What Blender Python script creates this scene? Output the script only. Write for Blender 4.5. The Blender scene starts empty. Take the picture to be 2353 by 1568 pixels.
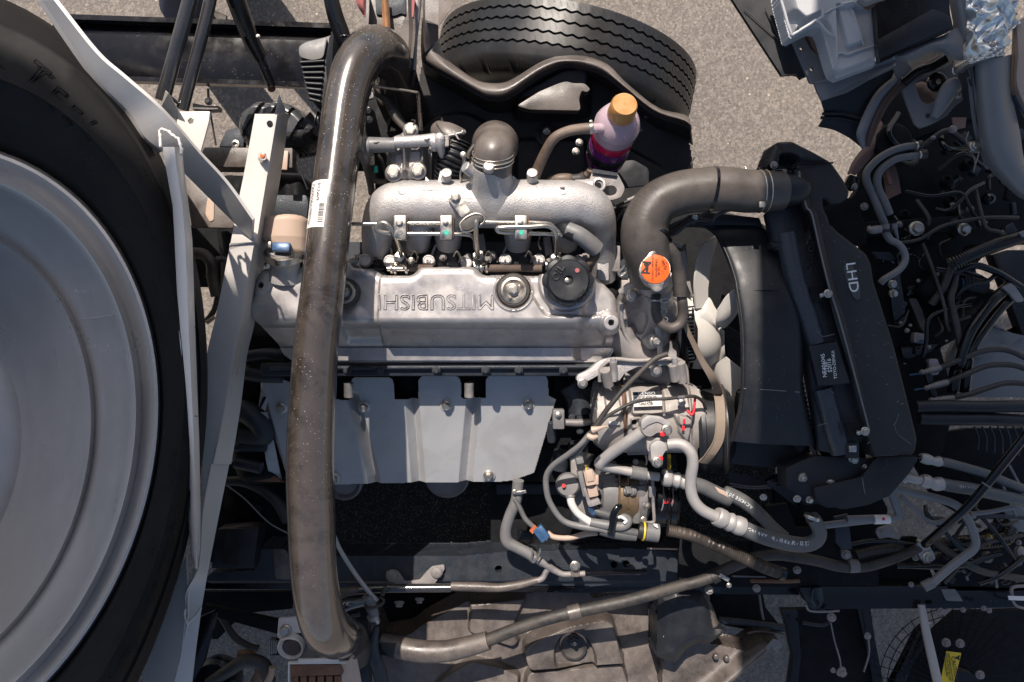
import bpy, bmesh, math, random
import numpy as np
from mathutils import Vector, Matrix, Quaternion
random.seed(7); rng = np.random.default_rng(7)
scn = bpy.context.scene; C = scn.collection
S = 0.00075; H = 1733.0; CX, CY = 1176.5, 784.0      # 1 unit = 0.75 mm; lens is 1.3 m above the valve cover
rad = math.radians

# ---------------------------------------------------------------- camera, world, sun
cam = bpy.data.objects.new('camera', bpy.data.cameras.new('camera')); C.objects.link(cam)
cam.location = (0, 0, H*S); cam.data.sensor_width = 36; cam.data.lens = 36*H/2353.0
cam.data.clip_start = .02; cam.data.clip_end = 200; scn.camera = cam
scn.render.resolution_x = 1024; scn.render.resolution_y = 682
SUN = Vector((.20, -.80, -1.0)).normalized()          # direction the light travels
elev = math.asin(-SUN.z); azim = math.atan2(-SUN.x, -SUN.y)
w = bpy.data.worlds.new('World'); scn.world = w; w.use_nodes = True
nt = w.node_tree; bg = nt.nodes['Background']; sky = nt.nodes.new('ShaderNodeTexSky')
sky.sky_type = 'NISHITA'; sky.sun_disc = False; sky.sun_elevation = elev; sky.sun_rotation = azim
sky.air_density = 1.0; sky.dust_density = 2.2; sky.ozone_density = .8
nt.links.new(sky.outputs[0], bg.inputs[0]); bg.inputs[1].default_value = 0.088
sd = bpy.data.lights.new('sun', 'SUN'); so = bpy.data.objects.new('sun', sd); C.objects.link(so)
sd.energy = 4.8; sd.angle = rad(.5); sd.color = (1, .90, .80)
so.rotation_mode = 'QUATERNION'; so.rotation_quaternion = SUN.to_track_quat('-Z', 'Y'); so.location = (0, 3, 4)
scn.view_settings.view_transform = 'Standard'; scn.view_settings.look = 'None'
scn.view_settings.exposure = 0.62; scn.view_settings.gamma = 1

# ---------------------------------------------------------------- helpers
def P(x, y, z=0.0):
    d = (H-z)/H
    return Vector(((x-CX)*d*S, (CY-y)*d*S, z*S))
def K(z): return (H-z)/H*S
CR = {'F': (0, 0, 1/.91914), 'c1': (0, 0, 860/2247), 'c2': (850, 0, 860/2247), 'c3': (1700, 0, 860/2247), 'c4': (0, 560, 860/2247),
      'c5': (600, 500, .3125), 'b1': (1200, 400, .3125), 'b2': (1700, 560, 860/2247), 'b3': (0, 1106, 860/2247), 'b4': (500, 860, 800/2240),
      'b5': (1250, 860, .3125), 'b6': (850, 1106, 860/2247), 'b7': (1700, 1106, 860/2247), 'd1': (880, 280, 500/1960), 'd2': (1370, 1080, 400/1960),
      'd3': (2100, 100, 460/1803), 'd4': (2150, 560, 410/1891), 'd5': (0, 60, 420/1937), 'd6': (2160, 960, 400/1845)}
def q(tag, s, z=0.0):
    ox, oy, k = CR[tag]; out = []
    for t in s.split():
        v = [float(a) for a in t.split(',')]
        out.append(((ox+v[0]*k)*.91914, (oy+v[1]*k)*.91914, v[2] if len(v) > 2 else z))
    return out
def q1(tag, x, y, z=0.0): return q(tag, '%f,%f' % (x, y), z)[0]
def QS(tag): return CR[tag][2]*.91914

WL = {}
def tagit(o, label=None, cat=None, group=None, kind=None):
    if label: o['label'] = label
    if cat: o['category'] = cat
    if group: o['group'] = group
    if kind: o['kind'] = kind
    return o
def T(name, label, cat, x, y, z=0, group=None):
    o = bpy.data.objects.new(name, None); C.objects.link(o); o.empty_display_size = .02
    o.location = P(x, y, z); WL[o] = o.location.copy()
    return tagit(o, label, cat, group)
def fin(me, name, mat, par=None, lab=None, smooth=40, origin=None):
    """recentre a world-space mesh and link it as one object"""
    n = len(me.vertices); a = np.empty(n*3); me.vertices.foreach_get('co', a); a = a.reshape(-1, 3)
    c = Vector((a.min(0)+a.max(0))/2) if origin is None else Vector(origin)
    a -= np.array(c); me.vertices.foreach_set('co', a.ravel())
    me.name = name
    if mat is not None and not me.materials: me.materials.append(mat)
    if smooth:
        me.polygons.foreach_set('use_smooth', [True]*len(me.polygons)); me.set_sharp_from_angle(angle=rad(smooth))
    me.update()
    o = bpy.data.objects.new(name, me); C.objects.link(o)
    if par is not None: o.parent = par; o.location = c-WL[par]
    else: o.location = c
    WL[o] = c
    if lab: tagit(o, *lab)
    return o
def frombm(bm, name, mat, par=None, lab=None, smooth=40):
    bmesh.ops.recalc_face_normals(bm, faces=bm.faces)
    me = bpy.data.meshes.new(name); bm.to_mesh(me); bm.free()
    return fin(me, name, mat, par, lab, smooth)

def rnd(pts, r, n=4):
    """round the corners of a pixel polygon"""
    out = []; m = len(pts); pts = [tuple(p)+(0.,)*(3-len(p)) for p in pts]
    for i in range(m):
        a, b, c = Vector(pts[i-1]), Vector(pts[i]), Vector(pts[(i+1) % m])
        u, v = a-b, c-b; lu, lv = u.length, v.length
        if lu < 1e-6 or lv < 1e-6: continue
        k = min(r, lu*.45, lv*.45); p0 = b+u/lu*k; p1 = b+v/lv*k
        for j in range(n+1):
            t = j/n; out.append(tuple(p0*(1-t)**2+b*2*t*(1-t)+p1*t*t))
    return out
def poly_bm(bm, pts, z=None, th=6, bev=1.5, holes=(), taper=0):
    loops = [[P(p[0], p[1], p[2] if z is None else z) for p in pts]]
    for h in holes:
        hz = z if z is not None else pts[0][2]; ry = h[3] if len(h) > 3 else h[2]; n = 16
        loops.append([P(h[0]+h[2]*math.cos(2*math.pi*i/n), h[1]+ry*math.sin(2*math.pi*i/n), hz) for i in range(n)])
    vs = [[bm.verts.new(p) for p in l] for l in loops]
    edges = [bm.edges.new((l[i-1], l[i])) for l in vs for i in range(len(l))]
    if holes or len(pts) > 4:
        bmesh.ops.triangle_fill(bm, edges=edges, use_beauty=True, normal=(0, 0, 1))
    else: bm.faces.new(vs[0])
    cen = sum(loops[0], Vector())/len(loops[0])
    for li, l in enumerate(vs):
        lo = []
        for v in l:
            c = v.co.copy(); c.z -= th*S
            if taper and li == 0:
                d = (c-cen); d.z = 0; L = d.length
                if L > 0: c += d/L*taper*S
            lo.append(bm.verts.new(c))
        for i in range(len(l)):
            try: bm.faces.new((l[i-1], l[i], lo[i], lo[i-1]))
            except ValueError: pass
        if li == 0 and not holes:
            ee = [bm.edges.get((lo[i-1], lo[i])) for i in range(len(lo))]
            bmesh.ops.triangle_fill(bm, edges=[e for e in ee if e], use_beauty=True, normal=(0, 0, -1))
    if bev:
        es = [e for e in edges if e.is_valid]
        bmesh.ops.bevel(bm, geom=es, offset=bev*S, segments=2, profile=.5, affect='EDGES', clamp_overlap=True)
def poly(name, mat, par, pts, z=None, th=6, bev=1.5, holes=(), rr=0, lab=None, taper=0, smooth=35):
    if rr: pts = rnd(pts, rr)
    bm = bmesh.new(); poly_bm(bm, pts, z, th, bev, holes, taper)
    return frombm(bm, name, mat, par, lab, smooth)

def catmull(pts, n):
    pts = [np.array(p, float) for p in pts]
    if len(pts) < 3: return [tuple((pts[0]+(pts[-1]-pts[0])*t).tolist()) for t in np.linspace(0, 1, max(2, n+1))]
    e = [2*pts[0]-pts[1]]+pts+[2*pts[-1]-pts[-2]]; out = []
    for i in range(1, len(e)-2):
        p0, p1, p2, p3 = e[i-1:i+3]
        for j in range(n):
            t = j/n
            out.append(tuple((.5*((2*p1)+(-p0+p2)*t+(2*p0-5*p1+4*p2-p3)*t*t+(-p0+3*p1-3*p2+p3)*t**3)).tolist()))
    out.append(tuple(pts[-1].tolist())); return out
def resample(wp, ws, step):
    wp = np.array(wp); seg = np.linalg.norm(np.diff(wp, axis=0), axis=1); L = np.r_[0, np.cumsum(seg)]
    n = max(2, int(L[-1]/step)); t = np.linspace(0, L[-1], n+1)
    return np.stack([np.interp(t, L, wp[:, i]) for i in range(3)], 1), np.interp(t, L, ws), t
def tube_bm(bm, path, r, seg=12, n=6, corr=None, flat=1.0, closed=False, ends=True):
    """path: (px,py,z) list; r: radius in px (number or list) ; corr=(pitch px, amplitude)"""
    rs = list(r) if isinstance(r, (list, tuple)) else [r]*len(path)
    pr = catmull([(p[0], p[1], p[2], rr) for p, rr in zip(path, rs)], n)
    wp = [P(*p[:3]) for p in pr]; ws = [max(p[3], .3)*K(p[2]) for p in pr]
    if corr:
        k = K(pr[0][2]); wp, ws, t = resample(wp, ws, corr[0]*k/4)
        ph = np.arange(len(t)) % 4; ws = ws*(1-corr[1]*np.isin(ph, (2, 3)))
        wp = [Vector(p) for p in wp]; ws = [float(v_) for v_ in ws]
    m = len(wp); rings = []; up = None
    for i in range(m):
        tg = (wp[min(i+1, m-1)]-wp[max(i-1, 0)])
        if tg.length < 1e-9: tg = Vector((1, 0, 0))
        tg.normalize()
        if up is None:
            up = Vector((0, 0, 1)) if abs(tg.z) < .9 else Vector((0, 1, 0))
        up = (up-tg*up.dot(tg))
        if up.length < 1e-6: up = tg.orthogonal()
        up.normalize(); sd_ = tg.cross(up)
        rings.append([bm.verts.new(wp[i]+ws[i]*(math.cos(a)*sd_+math.sin(a)*flat*up)) for a in [2*math.pi*j/seg for j in range(seg)]])
    for i in range(m-1):
        for j in range(seg):
            bm.faces.new((rings[i][j], rings[i][(j+1) % seg], rings[i+1][(j+1) % seg], rings[i+1][j]))
    if ends:
        bm.faces.new(rings[0][::-1]); bm.faces.new(rings[-1])
def tube(name, mat, par, path, r, lab=None, smooth=60, **k):
    bm = bmesh.new(); tube_bm(bm, path, r, **k); return frombm(bm, name, mat, par, lab, smooth)

def lathe_bm(bm, c, axis, prof, seg=24, lobes=None, sc=None, arc=None):
    """c: (px,py,z) base ; prof: (r,h) px along axis ; lobes=(count, depth, rmin)"""
    k = K(c[2]) if sc is None else sc; o = P(*c); ax = Vector(axis).normalized(); u = ax.orthogonal().normalized(); v = ax.cross(u)
    rings = []
    for r, h in prof:
        ring = []
        for j in range(seg):
            a = 2*math.pi*j/seg; rr = r
            if lobes and r > lobes[2]: rr = r*(1+lobes[1]*(abs(math.cos(a*lobes[0]/2))**.7-1))
            ring.append(bm.verts.new(o+ax*h*k+(u*math.cos(a)+v*math.sin(a))*max(rr, .01)*k))
        rings.append(ring)
    for i in range(len(rings)-1):
        for j in range(seg):
            bm.faces.new((rings[i][j], rings[i][(j+1) % seg], rings[i+1][(j+1) % seg], rings[i+1][j]))
    bm.faces.new(rings[0][::-1]); bm.faces.new(rings[-1])
def lathe(name, mat, par, c, axis, prof, lab=None, smooth=35, **k):
    bm = bmesh.new(); lathe_bm(bm, c, axis, prof, **k); return frombm(bm, name, mat, par, lab, smooth)
Z = (0, 0, 1)
def box_bm(bm, cx, cy, z, w_, h_, d_, rot=0, bev=2, tilt=(0, 0)):
    c = P(cx, cy, z); k = K(z)
    m = Matrix.Translation(c) @ Matrix.Rotation(rad(rot), 4, 'Z') @ Matrix.Rotation(rad(tilt[0]), 4, 'X') @ Matrix.Rotation(rad(tilt[1]), 4, 'Y') @ Matrix.Translation((0, 0, -d_*S/2)) @ Matrix.Diagonal((w_*k, h_*k, d_*S, 1))
    r = bmesh.ops.create_cube(bm, size=1, matrix=m)
    if bev:
        es = list({e for v in r['verts'] for e in v.link_edges})
        bmesh.ops.bevel(bm, geom=es, offset=bev*S, segments=2, profile=.5, affect='EDGES', clamp_overlap=True)
def box(name, mat, par, cx, cy, z, w_, h_, d_, rot=0, bev=2, tilt=(0, 0), lab=None):
    bm = bmesh.new(); box_bm(bm, cx, cy, z, w_, h_, d_, rot, bev, tilt); return frombm(bm, name, mat, par, lab, 30)
def sheet(name, mat, par, lines, n=8, th=4, lab=None, m=3, smooth=50, offset=-1):
    """loft through polylines of equal length; each smoothed"""
    L = [catmull(l, n) if n > 1 else [tuple(p) for p in l] for l in lines]
    cols = list(zip(*L)); 
    if m > 1 and len(lines) > 2: cols = [catmull(c, m) for c in cols]
    bm = bmesh.new(); V = [[bm.verts.new(P(*p)) for p in c] for c in cols]
    for i in range(len(V)-1):
        for j in range(len(V[0])-1): bm.faces.new((V[i][j], V[i][j+1], V[i+1][j+1], V[i+1][j]))
    o = frombm(bm, name, mat, par, lab, smooth)
    if th: thicken(o, th, smooth)
    return o
def thicken(o, th, smooth=50):
    """give an open sheet real thickness below its visible face, with crisp rims"""
    bm = bmesh.new(); bm.from_mesh(o.data); bm.normal_update()
    if sum(f.normal.z for f in bm.faces) < 0: bmesh.ops.reverse_faces(bm, faces=bm.faces); bm.normal_update()
    top = list(bm.faces); rim = [e for e in bm.edges if len(e.link_faces) == 1]
    low = {v: bm.verts.new(v.co-v.normal*th*S) for v in list(bm.verts)}
    for f in top: bm.faces.new([low[v] for v in reversed(f.verts)])
    for e in rim:
        f = e.link_faces[0]; vs = list(f.verts); i = vs.index(e.verts[0]); a, b = e.verts
        if vs[(i+1) % len(vs)] != b: a, b = b, a
        bm.faces.new((b, a, low[a], low[b]))
    bm.to_mesh(o.data); bm.free(); me = o.data
    me.polygons.foreach_set('use_smooth', [True]*len(me.polygons)); me.set_sharp_from_angle(angle=rad(smooth)); me.update()
# height fields ----------------------------------------------------------------
def psdf(x, y, pts):
    """signed distance to a polygon (negative inside)"""
    p = np.array([(a[0], a[1]) for a in pts]); d = np.full(x.shape, 1e12); s = np.ones(x.shape)
    for i in range(len(p)):
        a, b = p[i], p[i-1]; e = b-a; wx, wy = x-a[0], y-a[1]
        t = np.clip((wx*e[0]+wy*e[1])/max(e @ e, 1e-9), 0, 1); bx, by = wx-e[0]*t, wy-e[1]*t
        d = np.minimum(d, bx*bx+by*by)
        c1 = y >= a[1]; c2 = y < b[1]; c3 = e[0]*wy > e[1]*wx
        s = np.where((c1 & c2 & c3) | (~c1 & ~c2 & ~c3), -s, s)
    return s*np.sqrt(d)
def cd(x, y, cx, cy): return np.hypot(x-cx, y-cy)
def sst(a, b, v): t = np.clip((v-a)/(b-a), 0, 1); return t*t*(3-2*t)
def dome(s, top, r, drop):
    """height of a slab with a rounded rim: s = signed distance (negative inside)"""
    d = np.clip(-s, 0, r); return top-drop*(1-np.sqrt(np.clip(1-((r-d)/r)**2, 0, 1)))
def smax(a, b, k=6.): h = np.clip(.5+.5*(a-b)/k, 0, 1); return b*(1-h)+a*h+k*h*(1-h)
def smin(a, b, k=6.): return -smax(-a, -b, k)
def hfield(name, mat, par, bb, step, f, zr=0, lab=None, smooth=45, skirt=None):
    xs = np.arange(bb[0], bb[2]+step, step); ys = np.arange(bb[1], bb[3]+step, step)
    X, Y = np.meshgrid(xs, ys); Zh = f(X, Y); k = K(zr)
    wx = (X-CX)*k; wy = (CY-Y)*k; wz = Zh*S
    ok = ~np.isnan(Zh); idx = -np.ones(X.shape, int); idx[ok] = np.arange(ok.sum())
    co = np.stack([wx[ok], wy[ok], wz[ok]], 1)
    a, b, c, d = idx[:-1, :-1], idx[:-1, 1:], idx[1:, 1:], idx[1:, :-1]
    g = (a >= 0) & (b >= 0) & (c >= 0) & (d >= 0)
    fc = np.stack([a[g], d[g], c[g], b[g]], 1)
    me = bpy.data.meshes.new(name); me.vertices.add(len(co)); me.vertices.foreach_set('co', co.ravel())
    nf = len(fc); me.loops.add(nf*4); me.loops.foreach_set('vertex_index', fc.ravel()); me.polygons.add(nf)
    me.polygons.foreach_set('loop_start', np.arange(nf)*4); me.polygons.foreach_set('loop_total', np.full(nf, 4)); me.update(calc_edges=True)
    return fin(me, name, mat, par, lab, smooth)
def text(name, s, x, y, z, size, rot, mat, par, ext=.6, outline=0, mirror=False, lab=None, sx=1, align='CENTER', tilt=(0, 0)):
    cu = bpy.data.curves.new('t', 'FONT'); cu.body = s; cu.size = 1; cu.align_x = align; cu.align_y = 'CENTER'; cu.resolution_u = 3
    if outline: cu.fill_mode = 'NONE'; cu.bevel_depth = outline; cu.bevel_resolution = 1
    else: cu.extrude = ext/size*.5
    o = bpy.data.objects.new('t', cu); C.objects.link(o); bpy.context.view_layer.update()
    me = bpy.data.meshes.new_from_object(o.evaluated_get(bpy.context.evaluated_depsgraph_get())); bpy.data.objects.remove(o); bpy.data.curves.remove(cu)
    k = K(z)*size/.7
    m = Matrix.Translation(P(x, y, z)) @ Matrix.Rotation(rad(rot), 4, 'Z') @ Matrix.Rotation(rad(tilt[0]), 4, 'X') @ Matrix.Rotation(rad(tilt[1]), 4, 'Y') @ Matrix.Diagonal(((-k if mirror else k)*sx, k, k, 1))
    me.transform(m); me.materials.clear()
    return fin(me, name, mat, par, lab, 0)
def join(objs, name):
    """merge finished small meshes (letters along a hose) into one"""
    base = objs[0]; bm = bmesh.new()
    for o in objs:
        me = o.data.copy(); me.transform(Matrix.Translation(WL[o])); bm.from_mesh(me); bpy.data.meshes.remove(me)
    mat = base.data.materials[0]; par = base.parent
    for o in objs: WL.pop(o); bpy.data.objects.remove(o)
    return frombm(bm, name, mat, par, None, 0)
def text_path(name, s, path, size, off, mat, par, start=0, rotadd=0, gap=.78):
    """letters laid along a pixel path on top of a hose"""
    pr = catmull(path, 10); xy = np.array([(p[0], p[1], p[2]) for p in pr]); L = np.r_[0, np.cumsum(np.hypot(*np.diff(xy[:, :2], axis=0).T))]
    t = start; out = []
    for ch in s:
        adv = size*gap*(.45 if ch in 'Iil1.,/ ' else 1)
        if ch != ' ':
            x, y, z = [np.interp(t, L, xy[:, i]) for i in range(3)]; x2, y2 = [np.interp(t+3, L, xy[:, i]) for i in range(2)]
            a = math.degrees(math.atan2(-(y2-y), x2-x))+rotadd
            out.append(text('letter', ch, x, y, z+off, size, a, mat, par, ext=.3))
        t += adv
    return join(out, name)

_bolt = {}
def bolt_mesh(mat, kind='hex'):
    key = (mat.name, kind)
    if key in _bolt: return _bolt[key]
    bm = bmesh.new()
    def ring(r, h, n, off=0): return [bm.verts.new((r*math.cos(2*math.pi*(j+off)/n), r*math.sin(2*math.pi*(j+off)/n), h)) for j in range(n)]
    def stack(rs):
        for a, b in zip(rs, rs[1:]):
            n = len(a)
            for j in range(n): bm.faces.new((a[j], a[(j+1) % n], b[(j+1) % n], b[j]))
        bm.faces.new(rs[-1])
    stack([ring(1, -.3, 24), ring(1, .08, 24), ring(.93, .16, 24), ring(.7, .22, 24)])
    if kind == 'hex':
        h6 = [ring(.74, .15, 6), ring(.74, .68, 6), ring(.62, .80, 6)]; stack(h6)
        stack([ring(.50, .79, 12), ring(.5, .83, 12), ring(.44, .84, 12), ring(.40, .76, 12)])
    elif kind == 'nut':
        stack([ring(.76, .1, 6), ring(.76, .7, 6), ring(.6, .78, 6)]); stack([ring(.36, .7, 12), ring(.36, 1.15, 12), ring(.28, 1.22, 12)])
    else:
        stack([ring(.9, .1, 20), ring(.85, .35, 20), ring(.5, .5, 20)])
        for a in (0, 1):
            m = Matrix.Rotation(a*math.pi/2, 4, 'Z') @ Matrix.Translation((0, 0, .49)) @ Matrix.Diagonal((.9, .16, .06, 1))
            bmesh.ops.create_cube(bm, size=1, matrix=m)
    bmesh.ops.recalc_face_normals(bm, faces=bm.faces)
    me = bpy.data.meshes.new('bolt'); bm.to_mesh(me); bm.free(); me.materials.append(mat)
    me.polygons.foreach_set('use_smooth', [True]*len(me.polygons)); me.set_sharp_from_angle(angle=rad(35))
    _bolt[key] = me; return me
def bolt(par, p, r, mat, name='bolt', axis=Z, kind='hex', lab=None, h=1.0):
    o = bpy.data.objects.new(name, bolt_mesh(mat, kind)); C.objects.link(o)
    c = P(*p); o.rotation_mode = 'QUATERNION'
    o.rotation_quaternion = Vector(axis).to_track_quat('Z', 'Y') @ Quaternion((0, 0, 1), random.random()*3)
    k = r*K(p[2]); o.scale = (k, k, k*h)
    if par is not None: o.parent = par; o.location = c-WL[par]
    else: o.location = c
    WL[o] = c
    if lab: tagit(o, *lab)
    return o
# ---------------------------------------------------------------- materials
def M(name, col, rough=.5, metal=0., var=.15, vs=25, bump=0., bs=400, dust=0., dcol=(.20, .165, .135), ds=30, spk=0., ss=260,
      coat=0., rv=.12, scratch=0., alpha=1., trans=0., ior=1.45, blotch=None, spec=.5, sub=0., grad=None):
    m = bpy.data.materials.new(name); m.use_nodes = True; t = m.node_tree; N = t.nodes; L = t.links; b = N['Principled BSDF']
    tc = N.new('ShaderNodeTexCoord'); co = tc.outputs['Object']
    def noise(sc, det=4, ro=.6, dist=0):
        n = N.new('ShaderNodeTexNoise'); n.inputs['Scale'].default_value = sc; n.inputs['Detail'].default_value = det
        n.inputs['Roughness'].default_value = ro; n.inputs['Distortion'].default_value = dist; L.new(co, n.inputs['Vector']); return n.outputs['Fac']
    def mr(src, a, b_, c=0, d=1):
        n = N.new('ShaderNodeMapRange'); n.inputs[1].default_value = a; n.inputs[2].default_value = b_; n.inputs[3].default_value = c; n.inputs[4].default_value = d
        L.new(src, n.inputs[0]); return n.outputs[0]
    def mul(a, b_):
        n = N.new('ShaderNodeMath'); n.operation = 'MULTIPLY'; L.new(a, n.inputs[0])
        if isinstance(b_, float): n.inputs[1].default_value = b_
        else: L.new(b_, n.inputs[1])
        return n.outputs[0]
    def mix(f, a, b_):
        n = N.new('ShaderNodeMix'); n.data_type = 'RGBA'
        L.new(f, n.inputs[0])
        for s_, v in ((6, a), (7, b_)):
            if isinstance(v, tuple): n.inputs[s_].default_value = (*v[:3], 1)
            else: L.new(v, n.inputs[s_])
        return n.outputs[2]
    lo = tuple(c*(1-var) for c in col); hi = tuple(min(1, c*(1+var)) for c in col)
    cur = mix(mr(noise(vs, 6, .65), .3, .7), lo, hi)
    if blotch: cur = mix(mul(mr(noise(blotch[1], 5, .6, 1.0), .48, .62), blotch[2]), cur, blotch[0])
    ro = mr(noise(vs*1.7, 5), .3, .7, max(.03, rough-rv), min(1, rough+rv))
    met = None
    if dust:
        ge = N.new('ShaderNodeNewGeometry'); sx = N.new('ShaderNodeSeparateXYZ'); L.new(ge.outputs['Normal'], sx.inputs[0])
        up = mr(sx.outputs[2], .1, .9, .25, 1)
        f = mul(mul(mr(noise(ds, 9, .72), .38, .68), up), float(dust))
        cur = mix(f, cur, dcol); n = N.new('ShaderNodeMath'); n.operation = 'ADD'; L.new(ro, n.inputs[0]); L.new(mul(f, .4), n.inputs[1]); n.use_clamp = True; ro = n.outputs[0]
        if metal:
            met = mr(f, 0, 1, metal, 0)
    if spk:
        v = N.new('ShaderNodeTexVoronoi'); v.inputs['Scale'].default_value = ss; L.new(co, v.inputs['Vector'])
        f = mul(mul(mr(v.outputs['Distance'], .10, .20, 1, 0), mr(v.outputs['Color'], .55, .6)), mr(noise(9, 3), .45, .6))
        cur = mix(mul(f, float(spk)), cur, (.55, .53, .5))
    if grad:   # object-space wear along Y: colour, y0, y1
        sx2 = N.new('ShaderNodeSeparateXYZ'); L.new(co, sx2.inputs[0]); n = N.new('ShaderNodeMath'); n.operation = 'ADD'; L.new(sx2.outputs[1], n.inputs[0])
        L.new(mr(noise(7, 6, .7), .3, .7, -.16, .16), n.inputs[1]); f = mul(mr(n.outputs[0], grad[1], grad[2]), mr(noise(26, 8, .75), .34, .56, .15, .95)); cur = mix(f, cur, grad[0])
    b.inputs['Specular IOR Level'].default_value = spec
    L.new(cur, b.inputs['Base Color']); L.new(ro, b.inputs['Roughness'])
    if met is not None: L.new(met, b.inputs['Metallic'])
    else: b.inputs['Metallic'].default_value = metal
    b.inputs['Coat Weight'].default_value = coat; b.inputs['Coat Roughness'].default_value = .12
    if trans: b.inputs['Transmission Weight'].default_value = trans; b.inputs['IOR'].default_value = ior
    if sub: b.inputs['Subsurface Weight'].default_value = sub; b.inputs['Subsurface Radius'].default_value = (.02, .015, .01)
    hs = []
    if bump: hs.append((noise(bs, 3, .6), bump))
    if scratch:
        mp = N.new('ShaderNodeMapping'); mp.inputs['Scale'].default_value = (6, 120, 120); mp.inputs['Rotation'].default_value = (.3, .2, .6); L.new(co, mp.inputs[0])
        n = N.new('ShaderNodeTexNoise'); n.inputs['Scale'].default_value = 5; n.inputs['Detail'].default_value = 6; L.new(mp.outputs[0], n.inputs['Vector']); hs.append((n.outputs[0], scratch))
    prev = None
    for h_, st in hs:
        bp = N.new('ShaderNodeBump'); bp.inputs['Strength'].default_value = st; bp.inputs['Distance'].default_value = .0012; L.new(h_, bp.inputs['Height'])
        if prev: L.new(prev, bp.inputs['Normal'])
        prev = bp.outputs[0]
    if prev: L.new(prev, b.inputs['Normal'])
    return m
DU = (.20, .165, .14)
m_cover = M('cast_aluminium_satin', (.42, .40, .395), .36, .6, .14, 22, .2, 900, .3, (.36, .32, .295), 18, blotch=((.30, .285, .28), 26, .5))
m_cast = M('cast_aluminium_rough', (.43, .415, .41), .46, .55, .16, 30, 1.0, 460, .3, (.36, .325, .30), 16)
m_castd = M('cast_aluminium_dull', (.21, .20, .20), .5, .45, .2, 30, .5, 600, .5, (.32, .27, .24), 24)
m_cgrey = M('compressor_casting', (.30, .28, .265), .5, .35, .2, 26, .4, 700, .5, (.28, .235, .20), 20)
m_iron = M('painted_iron_and_shaded_cast', (.022, .028, .038), .45, .2, .3, 30, .5, 500, .3, (.06, .055, .052), 24, spec=.35)
m_dark = M('dark_metal_and_gap_shade', (.009, .0095, .011), .6, .1, .4, 30, .4, 300, .03, (.03, .026, .022), 20, spec=.12)  # near-black for deep metal parts; also stands in for shade in gaps
m_bpl = M('black_plastic', (.011, .0125, .016), .40, 0, .25, 18, .15, 900, .2, (.045, .043, .042), 14, rv=.1, spk=.12, ss=160, spec=.35)
m_bpl2 = M('black_plastic_guard', (.012, .013, .0155), .5, 0, .25, 12, .25, 1200, .22, (.05, .047, .045), 8, spk=.15, ss=120, spec=.35)
m_gloss = M('gloss_black_paint', (.005, .005, .0065), .2, 0, .2, 20, 0, 400, 0, (.05, .042, .038), 20, coat=.25, spk=.12, ss=140, spec=.3)
m_liner = M('dusty_liner_plastic', (.019, .0205, .0235), .45, 0, .25, 18, .3, 500, .4, (.075, .064, .056), 12, spk=.2, spec=.35)
m_liner2 = M('dust_covered_liner_plastic', (.060, .050, .045), .34, 0, .25, 14, .3, 500, .65, (.20, .17, .15), 16, spk=.3)
m_pipe = M('steel_pipe_black_paint', (.050, .042, .037), .17, .0, .18, 14, .03, 600, .12, (.13, .10, .08), 16, spk=.9, ss=260, coat=.7, rv=.08, blotch=((.016, .013, .012), 15, .85), grad=((.066, .055, .049), -.10, -.36))
m_rub = M('rubber', (.018, .017, .017), .55, 0, .2, 20, .3, 500, .5, (.14, .115, .095), 14)
m_rubd = M('dusty_brown_rubber', (.10, .07, .052), .5, 0, .2, 18, .25, 500, .6, (.26, .20, .155), 18)
m_hose = M('braided_radiator_hose', (.048, .041, .037), .36, 0, .25, 24, .1, 500, .5, (.14, .118, .10), 14, rv=.1)
m_tyre = M('tyre_rubber', (.008, .008, .0085), .6, 0, .25, 8, .2, 700, .05, (.07, .052, .042), 6, rv=.08, spk=.12, spec=.12)
m_rim = M('grey_wheel_enamel', (.47, .452, .43), .32, .3, .06, 6, .06, 300, .22, (.26, .23, .20), 9, coat=.3, rv=.08, spk=.3, ss=60, blotch=((.36, .345, .33), 5, .4), scratch=.05)
m_beige = M('beige_painted_steel', (.58, .55, .52), .38, .0, .07, 9, .10, 300, .16, (.34, .27, .20), 7, coat=.25, spk=.0)
m_zinc = M('zinc_plated_steel', (.42, .395, .36), .3, 1., .25, 60, .1, 600, .35, (.36, .31, .24), 70)
m_steel = M('bright_steel_tube', (.50, .46, .40), .28, .9, .08, 12, .0, 600, .1, (.32, .26, .19), 12)
m_shield = M('aluminised_heat_shield', (.37, .375, .385), .44, .3, .06, 9, .06, 400, .14, (.36, .34, .33), 10, rv=.1, blotch=((.27, .265, .26), 9, .4), spk=.0)
m_tan = M('tan_plastic_pipe', (.42, .31, .24), .5, 0, .10, 12, .15, 500, .35, (.40, .31, .25), 14)
m_fan = M('white_fan_plastic', (.50, .48, .45), .38, 0, .08, 9, .05, 300, .25, (.40, .36, .31), 10, sub=.15)
m_orange = M('orange_decal', (.85, .11, .012), .4, 0, .08, 20)
m_blk = M('black_ink', (.012, .012, .012), .6, 0, .1, 20)
m_white = M('white_ink', (.62, .64, .64), .5, 0, .1, 40)
m_wht2 = M('faded_white_ink', (.13, .135, .14), .6, 0, .3, 80)
m_paper = M('paper_sticker', (.70, .66, .63), .45, 0, .05, 20)
m_blue = M('blue_plastic', (.02, .075, .17), .4, 0, .15, 30, dust=.2)
m_bluen = M('blue_clamp_housing', (.03, .09, .20), .35, .3, .2, 60, dust=.4)
m_red = M('red_paint_mark', (.62, .02, .03), .4, 0, .1, 40)
m_green = M('green_paint_mark', (.02, .38, .28), .5, 0, .1, 40)
m_cyan = M('pale_paint_mark', (.35, .45, .45), .5, 0, .1, 40)
m_yel = M('yellow_label', (.62, .44, .02), .45, 0, .08, 30)
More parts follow.
